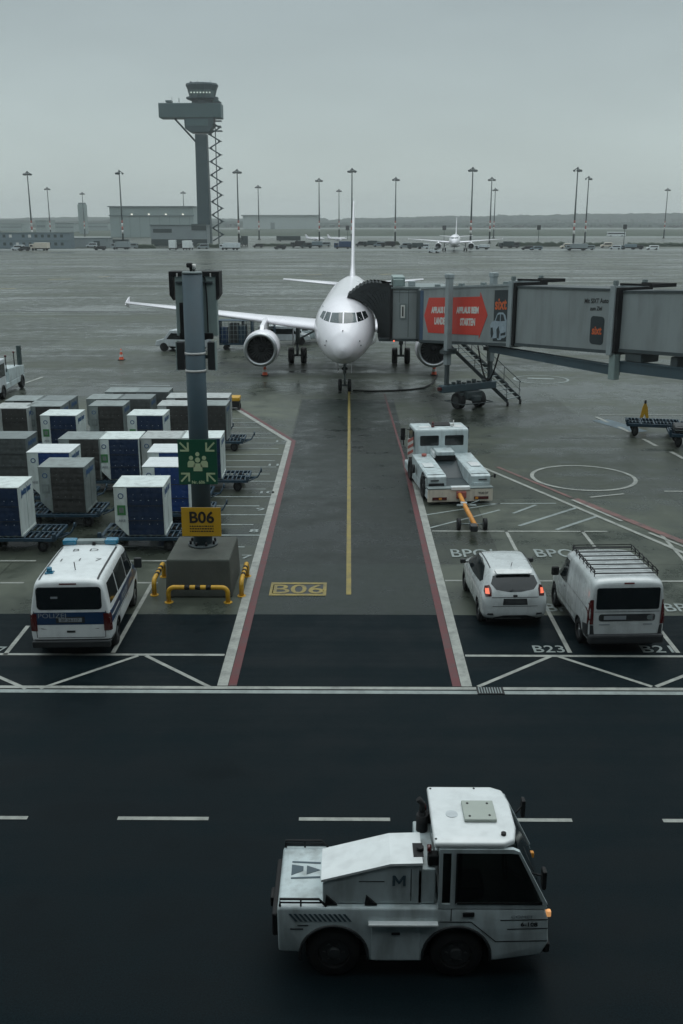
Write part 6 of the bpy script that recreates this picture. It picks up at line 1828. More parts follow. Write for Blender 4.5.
# ================================================================== VEHICLES FURTHER OUT
def mini(kind, name, label, cat, loc, rz=0.0, body=WHITE2, group=None, L=4.6, W=1.9, H=2.0):
    t = thing(name, label, cat, loc, rz, group)
    w2 = W / 2; l2 = L / 2
    if kind == 'van':
        pr = [(-l2, .35), (-l2, H - .1), (-l2 + .1, H), (l2 * .35, H), (l2 * .62, H * .6), (l2 * .95, H * .48), (l2, .4)]
        mb = MB(); mb.prism(pr, -w2, w2, 'x', bev=.06); b = mb.build('body', body, t)
        mb = MB(); mb.prism([(l2 * .38, H - .12), (l2 * .39, H - .1), (l2 * .63, H * .61), (l2 * .6, H * .58)], -w2 * .88, w2 * .88, 'x'); mb.build('windscreen', GLASS, b)
        for s in (1, -1):
            mb = MB(); mb.prism([(-l2 * .85, H * .58), (-l2 * .85, H * .86), (l2 * .3, H * .86), (l2 * .5, H * .58)], s * w2 - .0, s * (w2 + .01), 'x'); mb.build('side_window', GLASS, b)
        mb = MB(); mb.box(-w2 * .8, w2 * .8, -l2 - .01, -l2, H * .56, H * .86); mb.build('rear_window', GLASS, b)
    elif kind == 'truck':
        mb = MB(); mb.box(-w2, w2, l2 - 1.7, l2, .5, H * .8, .12); cb2 = mb.build('cab', body, t)
        mb = MB(); mb.box(-w2 * .88, w2 * .88, l2, l2 + .012, H * .48, H * .74); mb.box(-w2 - .01, w2 + .01, l2 - 1.3, l2 - .3, H * .48, H * .74); mb.build('cab_windows', GLASS, cb2)
        mb = MB(); mb.box(-w2, w2, -l2, l2 - 1.85, .85, H, .05); mb.build('cargo_box', body, t)
        mb = MB(); mb.box(-w2 * .5, w2 * .5, -l2, l2 - .2, .5, .85); mb.build('chassis', BLACK, t)
    elif kind == 'bus':
        mb = MB(); mb.box(-w2, w2, -l2, l2, .4, H, .15); b = mb.build('body', body, t)
        for s in (1, -1):
            mb = MB(); mb.box(min(s * w2, s * (w2 + .012)), max(s * w2, s * (w2 + .012)), -l2 * .94, l2 * .94, H * .5, H * .82); mb.build('window_band', GLASS, b)
        mb = MB(); mb.box(-w2 * .9, w2 * .9, l2, l2 + .012, H * .4, H * .85); mb.build('windscreen', GLASS, b)
    elif kind == 'tractor':
        mb = MB(); mb.prism([(-l2, .3), (-l2, 1.0), (l2 * .1, 1.0), (l2 * .2, 1.15), (l2 * .95, 1.0), (l2, .35)], -w2, w2, 'x', bev=.05); mb.build('body', body, t)
        mb = MB()
        for x in (-w2 * .9, w2 * .9):
            for y in (-l2 * .55, l2 * .1): mb.tube([(x, y, 1.0), (x, y, H)], .035, 6)
        mb.build('cab_posts', BLACK, t)
        mb = MB(); mb.box(-w2, w2, -l2 * .62, l2 * .18, H, H + .07, .02); mb.build('cab_roof', body, t)
        mb = MB(); mb.box(-w2 * .6, w2 * .6, -l2 * .5, -l2 * .2, 1.0, 1.5, .05); mb.build('seat', BLACK, t)
    elif kind == 'cage':
        mb = MB(); mb.box(-w2, w2, -l2, l2, .4, .52, .01); mb.box(-w2, w2, -l2, -l2 + .08, .52, H); mb.box(-w2, w2, l2 - .08, l2, .52, H); mb.box(-w2, w2, -l2, l2, H, H + .06, .01); mb.build('body', body, t)
        n = int(L / .3)
        for s in (1, -1):
            mb = MB()
            for k in range(1, n):
                y = -l2 + L * k / n; mb.tube([(s * w2, y, .52), (s * w2, y, H)], .018, 5)
            for k in range(1, 5): mb.tube([(s * w2, -l2, .52 + (H - .52) * k / 5), (s * w2, l2, .52 + (H - .52) * k / 5)], .015, 5)
            mb.build('mesh_side', GALV, t)
    r_ = .34 if kind in ('van', 'tractor', 'cage') else .45
    if kind == 'cage': r_ = .2
    for s in (1, -1):
        for y in (-l2 * .62, l2 * .62):
            mb = MB(); mb.cyl((s * w2 - s * .2, y, r_), (s * w2 + s * .015, y, r_), r_, n=16); mb.build('wheel', BLACK, t)
    return t
# left edge: white flatbed loader with posts
def make_left():
    t = thing('service_truck', 'white service truck with dark posts cut by the left edge of the photo', 'truck', (-21.45, 60.2, 0), R(3))
    mb = MB(); mb.box(-1.05, 1.05, -3.4, 2.6, .45, .8, .04); mb.build('chassis', TUGW, t)
    mb = MB(); mb.prism([(-.9, .8), (-.9, 1.6), (1.6, 1.45), (2.6, 1.35), (2.6, .8)], -1.05, 1.05, 'x', bev=.04); mb.build('rear_body', TUGW, t)
    mb = MB(); mb.prism([(-3.4, .5), (-3.4, 1.5), (-3.1, 2.3), (-1.5, 2.3), (-1.5, .5)], -1.05, 1.05, 'x', bev=.06); cb2 = mb.build('cab', WHITE2, t)
    for s in (1, -1):
        mb = MB(); mb.prism([(-3.1, 1.3), (-2.95, 2.05), (-1.7, 2.05), (-1.7, 1.3)], s * 1.05, s * 1.06, 'x'); mb.build('side_window', GLASS, cb2)
        for y in (-2.3, 1.9): wheel(t, s * 1.1, y, .42, .25, RIMD)
    mb = MB(); mb.box(.8, 1.02, 2.0, 2.35, 1.4, 2.6, .02); mb.build('rear_locker', DARKG, t)
    for x, y in ((.95, -1.0), (-.95, -1.0), (.95, .8), (-.95, .8), (.95, 2.4)):
        mb = MB(); mb.tube([(x, y, 1.4), (x, y, 2.3)], .03, 6); sp = mb.build('stake_post', BLACK, t)
        mb = MB(); mb.cyl((x, y, 2.3), (x, y, 2.42), .07, n=10); mb.build('post_lamp', REDL, sp)
make_left()
p = G(176, 352); mini('van', 'service_van', 'white van half hidden behind the stand post, left of the baggage trailer', 'van', (p.x + .45, p.y + 1, 0), R(75), WHITE2, None, 4.2, 1.8, 1.7)
p = G(236, 350); mini('cage', 'baggage_trailer', 'dark blue closed baggage trailer under the left wing', 'trailer', (p.x, p.y + .8, 0), R(90), DOLLY, 'baggage trailers under the wing', 2.7, 1.6, 2.3)
mb = MB(); mb.box(-1.25, 1.2, -.76, -.7, .55, 2.2)
p = G(258, 348); mini('cage', 'baggage_trailer', 'open mesh baggage trailer behind the left engine', 'trailer', (p.x, p.y + 1.2, 0), R(90), DOLLY, 'baggage trailers under the wing', 2.7, 1.6, 2.2)
mb.bm.free()
p = G(236, 350)
g = thing('baggage_load', 'dark stacked suitcases inside the closed trailer under the wing', 'luggage', (p.x, p.y + .8, .53))
for k, (x, w_, h_) in enumerate(((-1.0, .6, 1.3), (-.3, .7, 1.55), (.45, .65, 1.4))):
    mb = MB(); mb.box(x - .25, x - .25 + w_, -.62, .6, 0, h_, .05); mb.build('suitcase', (BLUEP, PLAST, DOLLY)[k], g)
p = G(284, 346); mini('van', 'service_van', 'white van seen between the left engine and the main wheels', 'van', (p.x, p.y + 1.5, 0), R(-88), WHITE2, None, 4.4, 1.8, 1.6)
p = G(310, 345); mini('tractor', 'baggage_tractor', 'low pale baggage tractor behind the left main wheels', 'tractor', (p.x, p.y + 2.5, 0), R(-80), TUGW, None, 3.0, 1.4, 1.7)
p = G(240, 409); g = thing('tractor_tail', 'small orange topped equipment box at the end of the last container row', 'equipment box', (p.x - .3, p.y, 0))
mb = MB(); mb.box(-.3, .3, -.4, .4, .15, .5, .04); mb.build('base', BLACK, g)
mb = MB(); mb.box(-.33, .33, -.42, .42, .5, .72, .05); mb.build('cover', YELLOW, g)
for s in (1, -1):
    mb = MB(); mb.cyl((s * .22, -.3, .13), (s * .32, -.3, .13), .13, n=12); mb.cyl((s * .22, .3, .13), (s * .32, .3, .13), .13, n=12); mb.build('wheel', BLACK, g)

# ================================================================== FAR: masts, tower, hangar, offices
def make_mast():
    t = bpy.data.objects.new('floodlight_mast', None); C.objects.link(t)
    mb = MB(); mb.cyl((0, 0, 0), (0, 0, 30), .42, .2, 12); pole = mb.build('pole', MASTM, t)
    for z0, z1, m in ((5.4, 6.8, WHITEP), (6.8, 8.2, REDP), (8.2, 9.6, WHITEP), (9.6, 10.6, REDP)):
        r0 = .42 - .22 * z0 / 30 + .03
        mb = MB(); mb.cyl((0, 0, z0), (0, 0, z1), r0, r0 - .01, 12); mb.build('painted_band', m, t)
    mb = MB(); mb.cyl((0, 0, 29.6), (0, 0, 30.5), .32, .3, 12)
    for k in range(3):
        a = k * 2 * PI / 3 + .5; d = Vector((math.cos(a), math.sin(a), 0))
        mb.tube([d * .2 + Vector((0, 0, 30.1)), d * 1.5 + Vector((0, 0, 29.3))], .16, 6)
    hd = mb.build('lamp_head', MASTM, t)
    for k in range(3):
        a = k * 2 * PI / 3 + .5; d = Vector((math.cos(a), math.sin(a), 0))
        for j in (-.45, 0, .45):
            q = d * 1.5 + Vector((-d.y, d.x, 0)) * j * 1.5
            mb = MB(); mb.box(-.34, .34, -.28, .28, -.6, 0, .03, M=Matrix.Translation((q.x, q.y, 29.4)) @ Matrix.Rotation(a, 4, 'Z') @ Matrix.Rotation(R(35), 4, 'Y')); mb.build('floodlight', MASTM, hd)
    mb = MB(); mb.box(-.8, .8, -.8, .8, 0, .5, .03); mb.build('mast_foot', CONC, t)
    return t
mast0 = make_mast()
MASTS = [((27, 171), 'nearest floodlight mast at the far left before the blue-grey site offices'), ((47, 187), 'distant floodlight mast, second from the left edge'), ((82, 192), 'smallest far floodlight mast beside the faint pale silo'), ((119, 170), 'tall floodlight mast left of the hangar'),
 ((183, 191), 'faint floodlight mast in front of the hangar just left of the tower'), ((237, 169), 'tall floodlight mast just right of the control tower'), ((258, 185), 'distant floodlight mast, second one right of the control tower'), ((319, 178), 'floodlight mast left of the airliner tail beside a small white jet'),
 ((339, 189), 'faint small floodlight mast nearest left of the tail fin'), ((352, 168), 'tall floodlight mast rising straight above the airliner tail fin'), ((396, 177), 'floodlight mast nearest right of the tail fin'), ((473, 167), 'tall floodlight mast beside the far white airliner'),
 ((492, 177), 'left and nearer one of two close floodlight masts right of the far airliner'), ((495.5, 188), 'faint thin mast just behind another right of the far airliner'), ((578, 167), 'tallest floodlight mast right of centre, left one of a pair'), ((589, 176), 'shorter right hand mast of the pair right of centre'), ((668, 188), 'lone faint floodlight mast near the right edge')]
for i, ((px, py), lab) in enumerate(MASTS):
    q = G(px, py, 30.5); q.z = 0
    o = mast0 if i == 0 else copy_tree(mast0)
    o.location = q; o.rotation_euler.z = random.uniform(-.3, .3)
    tag(o, lab, 'light mast', 'floodlight masts across the airfield')

def make_tower():
    t = thing('control_tower', 'tall dark control tower with a wide box head and zigzag outside stair', 'control tower', (-63.6, 455, 0))
    mb = MB(); mb.loft([[(x * sx, y * sy, z) for x, y in ((-2.6, -2.6), (-2.2, -3), (2.2, -3), (2.6, -2.6), (2.6, 2.6), (2.2, 3), (-2.2, 3), (-2.6, 2.6))] for z, sx, sy in ((0, 1.1, 1.1), (46, .95, .95))], smooth=False)
    mb.build('shaft', TOWERM, t)
    mb = MB(); mb.box(-17.2, 9.2, -4.5, 4.5, 52.4, 58.2, .3); hb = mb.build('head_box', TOWERB, t)
    mb = MB()
    for k in range(26): mb.box(-17 + k, -16.94 + k, -4.53, -4.5, 52.6, 58.6)
    mb.build('panel_joints', TOWERM, hb)
    mb = MB(); mb.prism([(5.5, 58.8), (9.0, 58.8), (7.5, 59.8), (6.2, 59.9)], -3, 3, 'y'); mb.box(-14.5, -12, -2, 2, 58.8, 59.5); mb.tube([(-12, 0, 58.8), (-12, 0, 61)], .08); mb.tube([(-9, 0, 58.8), (-9, 0, 60.6)], .15); mb.build('roof_equipment', TOWERB, hb)
    mb = MB(); mb.prism([(-6.6, 52.4), (5.8, 52.4), (5.6, 49.6), (4.0, 46.6), (-4.2, 46.6), (-6.4, 48.2)], -4.2, 4.2, 'y', bev=.2); lw = mb.build('lower_room', TOWERM, t)
    mb = MB(); mb.box(-5.8, 3.6, -4.28, -4.2, 49.2, 51.8); mb.build('window_band', TOWERB, lw)
    def ringp(r, z, n=12): return [(r * math.cos(2 * PI * k / n + .26) + 1.0, r * math.sin(2 * PI * k / n + .26) * .9, z) for k in range(n)]
    mb = MB(); mb.loft([ringp(4.6, 58.2), ringp(4.6, 59.3), ringp(6.9, 60.1), ringp(6.9, 60.8), ringp(5.3, 60.9)], smooth=False); cr_ = mb.build('cab_gallery', TOWERM, t)
    mb = MB(); mb.loft([ringp(5.2, 60.9), ringp(6.0, 63.6)], smooth=False); gl = mb.build('cab_glazing', mat('tower_glazing', (.1, .15, .15), .15, var=.2, scale=.5), t)
    mb = MB()
    n = 12
    for k in range(n):
        a = 2 * PI * k / n + .26
        mb.tube([(5.36 * math.cos(a) + 1, 5.36 * math.sin(a) * .9, 61), (6.08 * math.cos(a) + 1, 6.08 * math.sin(a) * .9, 63.6)], .13, 5)
    mb.build('mullions', TOWERM, gl)
    mb = MB()
    for k in range(7): mb.box(-3.2 + k * 1.3, -2.6 + k * 1.3, -5.75, -5.5, 61.9, 62.4)
    mb.build('lit_desks', mat('lit_screen', (.5, .55, .5), .5, emit=(.6, .7, .62), es=.5), gl)
    mb = MB(); mb.loft([ringp(6.1, 63.5), ringp(7.0, 65.5), ringp(6.6, 66.2), ringp(3.0, 66.6)], smooth=False); mb.build('cab_roof', TOWERM, t)
    mb = MB(); mb.box(-4, -3.2, -1, 1, 66.3, 67.0, .1); mb.tube([(4.6, 0, 66), (4.6, 0, 67.6)], .06); mb.tube([(-1, 0, 66.4), (-1, 0, 67.4)], .1); mb.build('roof_aerials', TOWERM, t)
    mb = MB(); mb.tube([(-11.2, 0, 52.4), (-2.4, 0, 43)], .4, 8); mb.build('diagonal_strut', TOWERM, t)
    # zigzag stair
    mb = MB()
    z, k = 2.0, 0
    while z < 50:
        x0, x1 = (3.6, 8.2) if k % 2 == 0 else (8.2, 3.6)
        mb.tube([(x0, -1.2 + .0 * k, z), (x1, -1.2, z + 2.7)], .3, 5)
        mb.box(x1 - 1.0 if x1 > 5 else x1 - .6, x1 + .6 if x1 > 5 else x1 + 1.0, -2.2, .2, z + 2.6, z + 2.85)
        z += 2.75; k += 1
    st_ = mb.build('zigzag_stair', TOWERM, t)
    mb = MB(); mb.tube([(5.9, -.2, 0), (5.9, -.2, 50)], .12, 6); mb.tube([(5.9, 1.8, 0), (5.9, 1.8, 50)], .12, 6); mb.build('stair_posts', TOWERM, st_)
    mb = MB(); mb.box(5.6, 8.8, -1.5, 1.5, 51.2, 51.6); mb.box(5.0, 9.0, -1.5, 1.5, 47.2, 47.6); mb.box(5.3, 8.5, -1.5, 1.5, 49.2, 49.5); mb.build('stair_balconies', TOWERM, st_)
    return t
make_tower()
# base building of the tower
g = thing('tower_office', 'pale grey low office at the foot of the control tower with dark window strips', 'building', (0, 0, 0))
mb = MB(); mb.box(-85, -61, 442, 452, 0, 8.6, .1); b = mb.build('wall', BLD, g)
mb = MB(); mb.box(-85.4, -60.6, 441.6, 452.4, 8.6, 8.9); mb.build('roof_edge', HANGARD, b)
mb = MB(); mb.box(-84, -76, 441.9, 442, 5.6, 7.2); w_ = mb.build('window', DARKG, b)
mb = MB(); mb.box(-67.5, -61.2, 441.8, 442, 6.6, 9.2); mb.build('window', DARKG, b)
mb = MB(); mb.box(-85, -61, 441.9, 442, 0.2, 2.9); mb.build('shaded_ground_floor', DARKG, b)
# hangar
g = thing('hangar', 'huge pale hangar in the haze left of the control tower', 'hangar', (0, 0, 0))
hy = 700
a, b_ = AT(110.5, 231, hy), AT(199, 207, hy)
mb = MB(); mb.box(a.x, b_.x - 4, hy, hy + 60, 0, b_.z, .3); hb = mb.build('wall', HANGAR, g)
mb = MB(); mb.box(a.x - .5, b_.x - 3.5, hy - .5, hy, b_.z - 6.0, b_.z - 5.2); mb.build('dark_band', HANGARD, hb)
mb = MB(); mb.box(a.x - 1, b_.x - 3, hy - 1, hy + 61, b_.z, b_.z + .6); mb.build('roof_edge', HANGARD, hb)
for px in (132, 149, 166, 183):
    q = AT(px, 214.3, hy)
    mb = MB(); mb.box(q.x - .55, q.x + .55, hy - 1.2, hy - .51, q.z - .4, q.z + .4); mb.build('hangar_lamp', LAMPLIT, hb)
mb = MB()
for k in range(1, 9):
    x = a.x + (b_.x - a.x) * k / 9; mb.box(x - .12, x + .12, hy - .06, hy, 0, b_.z - 6.1)
mb.build('door_joints', HANGARD, hb)
# far pale shed right of the tower
g = thing('cargo_shed', 'long flat pale shed in the far haze between tower and airliner tail', 'building', (0, 0, 0))
hy = 1500
a, b_ = AT(243, 226, hy), AT(318, 216, hy)
mb = MB(); mb.box(a.x, b_.x, hy, hy + 60, -.1, b_.z, .3); hb = mb.build('wall', SHEDM, g)
mb = MB(); mb.box(a.x - 2, b_.x + 2, hy - 2, hy + 62, b_.z, b_.z + 1.5); mb.build('roof_edge', HANGARD, hb)
mb = MB(); mb.box(a.x + 40, a.x + 46, hy - .5, hy, 0, b_.z * .5); mb.build('gate', HANGARD, hb)
# silo
g = thing('silo_tower', 'faint pale silo tower far behind the smallest left mast', 'tower', (0, 0, 0))
q0, q1 = AT(79, 230, 900), AT(84.5, 204.5, 900)
mb = MB(); mb.box(q0.x, q1.x, 900, 908, 0, q1.z, .3); b = mb.build('shaft', HANGAR, g)
mb = MB(); mb.box(q0.x + .6, q1.x - .6, 901, 907, q1.z, q1.z + 1.5); mb.build('cap', HANGARD, b)
for i, (px0, px1, py, hy, lab) in enumerate(((36, 46, 221, 1000, 'pale block far left between the two left masts'), (52, 74, 223.5, 1100, 'low pale block far left beside the faint silo'), (0, 22, 224, 1200, 'low pale block at the far left edge of the horizon'), (86, 108, 223.5, 1250, 'low pale block between silo and hangar'))):
    q0, q1 = AT(px0, 229, hy), AT(px1, py, hy)
    g = thing('far_building', lab, 'building', (0, 0, 0))
    mb = MB(); mb.box(q0.x, q1.x, hy, hy + 30, -.1, q1.z, .2); b = mb.build('wall', HANGAR, g)
    mb = MB(); mb.box(q0.x + 1, q1.x - 1, hy - .2, hy, q1.z * .45, q1.z * .65); mb.build('window_band', HANGARD, b)
    mb = MB(); mb.box(q0.x - .5, q1.x + .5, hy - .5, hy + 30.5, q1.z, q1.z + .5); mb.build('roof_edge', HANGARD, b)
# site offices: stacked cabins at the left
hy = 402
g = thing('site_offices', 'two storey row of blue-grey site office cabins at far left', 'building', (0, 0, 0))
a, b_ = AT(-30, 250, hy), AT(70, 235.8, hy)
mb = MB(); mb.box(a.x, b_.x, hy, hy + 6, 0, 5.9, .05); hb = mb.build('wall', BLD2, g)
mb = MB(); mb.box(a.x - .2, b_.x + .2, hy - .25, hy + 6.2, 5.9, 6.15); mb.box(a.x, b_.x, hy - .12, hy, 2.9, 3.05); mb.build('roof_edge', HANGARD, hb)
x = a.x + .8; k = 0
while x < b_.x - 2:
    for z in (1.2, 4.2):
        if random.random() < .8:
            mb = MB(); mb.box(x, x + 1.1, hy - .05, hy, z, z + 1.1); mb.build('window', DARKG if random.random() < .75 else WHITEP, hb)
    x += 2.5
g = thing('low_shed', 'pale low shed with dark door band beside the left hangar mast', 'building', (0, 0, 0))
hy = 420; a, b_ = AT(72, 247, hy), AT(108, 239, hy)
mb = MB(); mb.box(a.x, b_.x, hy, hy + 8, 0, 3.6, .05); hb = mb.build('wall', BLD, g)
mb = MB(); mb.box(a.x - .2, b_.x + .2, hy - .2, hy + 8.2, 3.6, 3.8); mb.build('roof_edge', HANGARD, hb)
mb = MB(); mb.box(a.x + 9, a.x + 11.5, hy - .05, hy, .1, 2.6); mb.build('door', DARKG, hb)

def at_g(px, py): 
    q = G(px, py); return (q.x, q.y, 0)
# dark long boxes
for (px0, px1, py0, py1, m, nm, lab) in ((106.5, 128.5, 239.5, 246, DARKG, 'freight_trailer', 'long dark freight trailer at the foot of the left hangar mast'), (276.5, 300.5, 236, 241.5, DARKG, 'equipment_container', 'long dark green container between the two masts left of the tail')):
    q0, q1 = G(px0, py1), G(px1, py1); h = AT(px0, py0, q0.y).z
    g = thing(nm, lab, 'trailer' if 'trailer' in nm else 'container', ((q0.x + q1.x) / 2, q0.y + 1.3, 0))
    l2 = (q1.x - q0.x) / 2
    mb = MB(); mb.box(-l2, l2, -1.2, 1.2, .5, max(2.6, h), .05); b = mb.build('body', m, g)
    mb = MB()
    for k in range(16): mb.box(-l2 + .2 + k * l2 / 8, -l2 + .3 + k * l2 / 8, -1.23, -1.2, .6, max(2.5, h - .1))
    mb.build('wall_ribs', PLAST, b)
    for k in (-.7, .7):
        mb = MB(); mb.cyl((l2 * k, -1.1, .4), (l2 * k, 1.1, .4), .4, n=14); mb.build('wheels', BLACK, g)
# stand signs on posts
for i, (px, py, pb, lab) in enumerate(((444, 227.8, 240, 'dark square board on a post left of the far white airliner'), (538, 227.5, 245, 'dark square board on a post between the right hand masts'), (623.5, 226.8, 246, 'dark square board on a post right of the white bus'), (347.5, 228, 239, 'dark square board on a post just left of the tail fin'))):
    q = G(px, pb); zt = AT(px, py - 2.3, q.y).z; zb_ = AT(px, py + 2.3, q.y).z
    g = thing('stand_board', lab, 'sign', (q.x, q.y, 0), 0, 'dark boards on posts along the far apron')
    mb = MB(); mb.cyl((0, 0, 0), (0, 0, zt), .14, n=8); mb.build('post', MASTM, g)
    mb = MB(); hw = 1.8 * q.y / 996; mb.box(-hw, hw, -.2, -.05, zb_, zt, .05); mb.build('board', PLAST, g)
# parked vehicles in the far line
FV = [
 ('van', 18, 250.5, 'small white van before the left end of the site offices', WHITE2, 80, (4.6, 1.9, 2.0)),
 ('van', 24, 250.8, 'dark car before the site offices next to a white van', PLAST, 85, (4.3, 1.8, 1.5)),
 ('truck', 40, 250.5, 'cream truck before the site offices right of the left mast', CREAM, 80, (7, 2.4, 2.8)),
 ('truck', 68.5, 248.2, 'dark truck at the right end of the site offices', DARKG, 10, (6, 2.4, 3.8)),
 ('van', 92, 247.5, 'white van before the pale low shed', WHITE2, 90, (4.6, 1.9, 1.9)),
 ('truck', 121, 249.5, 'pale truck at the foot of the hangar side mast', BLD, 80, (7, 2.4, 2.9)),
 ('van', 132, 248.5, 'pale van just right of the hangar side mast', BLD, 85, (4.6, 1.9, 2.1)),
 ('van', 100, 250.2, 'dark car out in front of the low shed', PLAST, 90, (4.3, 1.8, 1.5)),
 ('truck', 173, 250, 'white truck with dark cab glass left one before the tower office', WHITE, 5, (7, 2.5, 3.6)),
 ('truck', 188, 250, 'white truck right one before the tower office', WHITE, -5, (7, 2.5, 3.4)),
 ('van', 181, 249, 'dark van between the two white trucks', PLAST, 90, (4.6, 1.9, 2.0)),
 ('van', 203, 249, 'pale van right at the foot of the tower', BLD, 90, (4.6, 1.9, 2.0)),
 ('truck', 230, 250, 'grey and white belt loader truck right of the tower foot', WHITE2, 60, (8, 2.4, 2.6)),
 ('truck', 244, 246, 'dark tall truck at the foot of the first mast right of the tower', DARKG, 20, (5, 2.4, 4.2)),
 ('van', 258, 247.5, 'dark low car between the first and second mast right of the tower', PLAST, 90, (4.4, 1.8, 1.5)),
 ('van', 280, 249.5, 'dark car standing before the long dark green container', PLAST, 75, (4.4, 1.8, 1.7)),
 ('truck', 298, 247.5, 'dark truck leading the vehicle row left of the airliner tail', PLAST, 90, (6, 2.4, 2.6)),
 ('van', 306, 248, 'dark van second in the vehicle row left of the airliner tail', DARKG, 90, (4.8, 1.9, 2.1)),
 ('truck', 315, 247.5, 'grey truck third in the vehicle row left of the airliner tail', BLD2, 90, (6, 2.4, 2.4)),
 ('van', 325, 246.5, 'pale van in the vehicle row under the small white jet', BLD, 90, (4.8, 1.9, 1.9)),
 ('truck', 342.5, 249, 'blue truck just left of the airliner tail fin', BLUEP, 90, (6.5, 2.5, 2.9)),
 ('van', 361, 246.5, 'dark van just right of the airliner tail fin', PLAST, 90, (4.8, 1.9, 2.1)),
 ('truck', 370, 246.5, 'dark green truck second right of the tail fin', DARKG, 90, (6, 2.4, 2.4)),
 ('van', 379, 246.8, 'grey van third right of the tail fin', BLD2, 90, (4.8, 1.9, 2.0)),
 ('truck', 388, 247, 'dark truck left of the mast right of the tail fin', PLAST, 90, (6, 2.4, 2.3)),
 ('van', 405, 248.5, 'grey van right of the mast nearest the tail fin', BLD, 90, (4.8, 1.9, 2.2)),
 ('truck', 415, 249, 'dark truck left of the far white airliner wing', DARKG, 90, (6, 2.4, 2.3)),
 ('van', 423, 249, 'white van left of the far white airliner wing', WHITE2, 85, (4.8, 1.9, 2.0)),
 ('tractor', 434, 253, 'pale tractor under the left wing of the far white airliner', WHITE2, 60, (4, 1.6, 1.9)),
 ('truck', 482, 249.5, 'white pickup right under the far white airliner wing', WHITE2, 70, (5.5, 2.2, 1.8)),
 ('truck', 506, 248, 'dark truck right of the two close masts', DARKG, 90, (6, 2.4, 2.6)),
 ('van', 513, 248, 'dark van next right of a dark truck by the two close masts', PLAST, 90, (4.8, 1.9, 2.2)),
 ('van', 527, 250, 'dark car left of the square board between the right masts', PLAST, 88, (4.4, 1.8, 1.5)),
 ('van', 536, 250.2, 'grey car below the square board between the right masts', BLD2, 92, (4.4, 1.8, 1.5)),
 ('van', 566, 248.7, 'brown van left of the tallest right mast', CREAM, 90, (4.8, 1.9, 2.0)),
 ('truck', 576, 250.5, 'pale truck at the foot of the tallest right mast', BLD, 90, (8, 2.4, 2.4)),
 ('van', 588, 250, 'pale car at the foot of the right hand mast of the pair', BLD, 90, (4.6, 1.9, 1.7)),
 ('van', 606, 247.5, 'brown van left of the white car below the bus', CREAM, 90, (4.6, 1.9, 2.0)),
 ('van', 615, 249.5, 'white car below the white bus', WHITE2, 75, (4.4, 1.8, 1.6)),
 ('truck', 628, 249.5, 'grey truck right of the square board near the bus', BLD2, 90, (6, 2.4, 2.0)),
 ('van', 637, 249.5, 'dark car right of the grey truck near the bus', PLAST, 90, (4.4, 1.8, 1.6)),
 ('van', 652, 249.8, 'white car alone below the lone right edge mast', WHITE, 88, (4.6, 1.8, 1.6)),
 ('bus', 616, 236.5, 'white airport bus crossing the far apron', WHITE, 90, (13, 2.6, 3.2)),
]
for kd, px, py, lab, m, rz, (L_, W_, H_) in FV:
    nm = {'van': 'parked_van' if 'car' not in lab else 'parked_car', 'truck': 'parked_truck', 'bus': 'airport_bus', 'tractor': 'baggage_tractor'}[kd]
    cat = {'van': 'van' if 'car' not in lab else 'car', 'truck': 'truck', 'bus': 'bus', 'tractor': 'tractor'}[kd]
    mini(kd, nm, lab, cat, at_g(px, py), R(rz), m, 'vehicles parked along the far apron', L_, W_, H_)
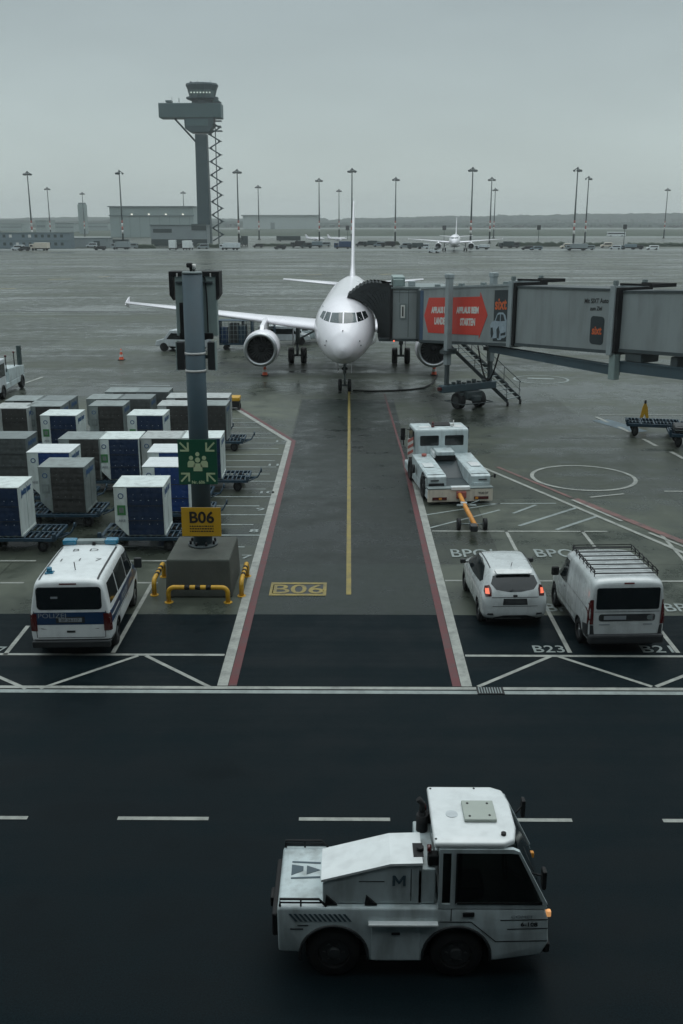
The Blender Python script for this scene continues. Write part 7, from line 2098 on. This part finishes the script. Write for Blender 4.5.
# hedge strips along the service road
for i, (p0, p1, py, h) in enumerate(((134, 156, 248.3, 1.6), (366, 400, 245, 1.6), (496, 566, 246.2, 1.7), (584, 612, 246.2, 1.6), (626, 700, 246.4, 1.5), (196, 232, 247.5, 1.5), (256, 296, 246.3, 1.2))):
    a, b_ = G(p0, py), G(p1, py)
    n = int((b_.x - a.x) / .8); rings = []
    for k in range(n + 1):
        x = a.x + (b_.x - a.x) * k / n; hh = h * (1 + .45 * noise.noise(Vector((x * .5, i, 0)))) * (1 if 0 < k < n else .3)
        rings.append([(x, a.y - 1, 0), (x + .3 * noise.noise(Vector((x, 1, 2))), a.y - .9, hh * .8), (x, a.y, hh), (x, a.y + .9, hh * .8), (x, a.y + 1, 0)])
    mb = MB(); mb.loft(rings, smooth=False); hg = mb.build('hedge', HEDGE)
    tag(hg, ('low dark hedge left of the white trucks by the tower office', 'low dark hedge right of the airliner tail', 'long low dark hedge between the right hand masts', 'short low hedge left of the airport bus', 'low dark hedge running to the right edge', 'low dark hedge right of the tower foot', 'low dark hedge before the long green container')[i], 'hedge', 'low hedges along the far apron')
# other aircraft, copies of the airliner
q = G(454, 252)
copy_tree(plane, (q.x, q.y, 0), R(-7), 'distant white airliner facing the camera right of the tail fin')
for px, py, rz, sc, lab in ((322, 240.8, 100, .3, 'small white jet side on left of the airliner tail fin'), (344, 240.8, 95, .3, 'small white jet side on hidden by the airliner tail fin'),
        (396, 225.4, 88, 1.0, 'white aircraft side on at the far runway right of the tail fin'), (434, 225.4, 150, .7, 'tiny white aircraft at the far runway left of the dark board'), (517, 225.2, 120, .7, 'tiny white aircraft at the far runway between the close masts and the board'), (571, 225.2, 95, .7, 'white aircraft far left of the tallest right mast'), (462, 225.6, 30, .7, 'tiny white aircraft at the far runway behind the distant airliner')):
    q = G(px, py)
    copy_tree(plane, (q.x, q.y, 0), R(rz), lab, None, sc)
# rest of the world behind and beside: the terminal front that keeps light off the near ground
g = thing('terminal_building', 'dark glass terminal front behind the viewpoint', 'building', (0, 0, 0))
mb = MB(); mb.box(-160, 160, -60, -1.2, 0, 21); tb = mb.build('wall', TERMW, g)
mb = MB()
for k in range(-20, 21): mb.box(k * 8 - .15, k * 8 + .15, -1.2, -.9, 0, 21)
for z in (4.5, 13.5, 18): mb.box(-160, 160, -1.2, -.95, z - .15, z + .15)
mb.build('facade_frame', TERMF, tb)
mb = MB(); mb.box(-162, 162, -62, .8, 21, 22); mb.build('roof', TERMF, g)

# ------------------------------------------------------------------ air
hz = MB(); hz.box(-4100, 4100, -1400, 3900, -1.2, 75)
h = hz.build('haze', bpy.data.materials.new('haze_air'))
h['kind'] = 'stuff'
m = h.data.materials[0]; m.use_nodes = True; t = m.node_tree; t.nodes.clear()
o = N(t, 'ShaderNodeOutputMaterial'); v = N(t, 'ShaderNodeVolumePrincipled')
v.inputs['Color'].default_value = (0.93, 0.98, 0.98, 1); v.inputs['Density'].default_value = 0.00024; v.inputs['Anisotropy'].default_value = 0.2
t.links.new(v.outputs[0], o.inputs['Volume'])
tag(h, 'pale even haze over the whole airfield', 'haze')
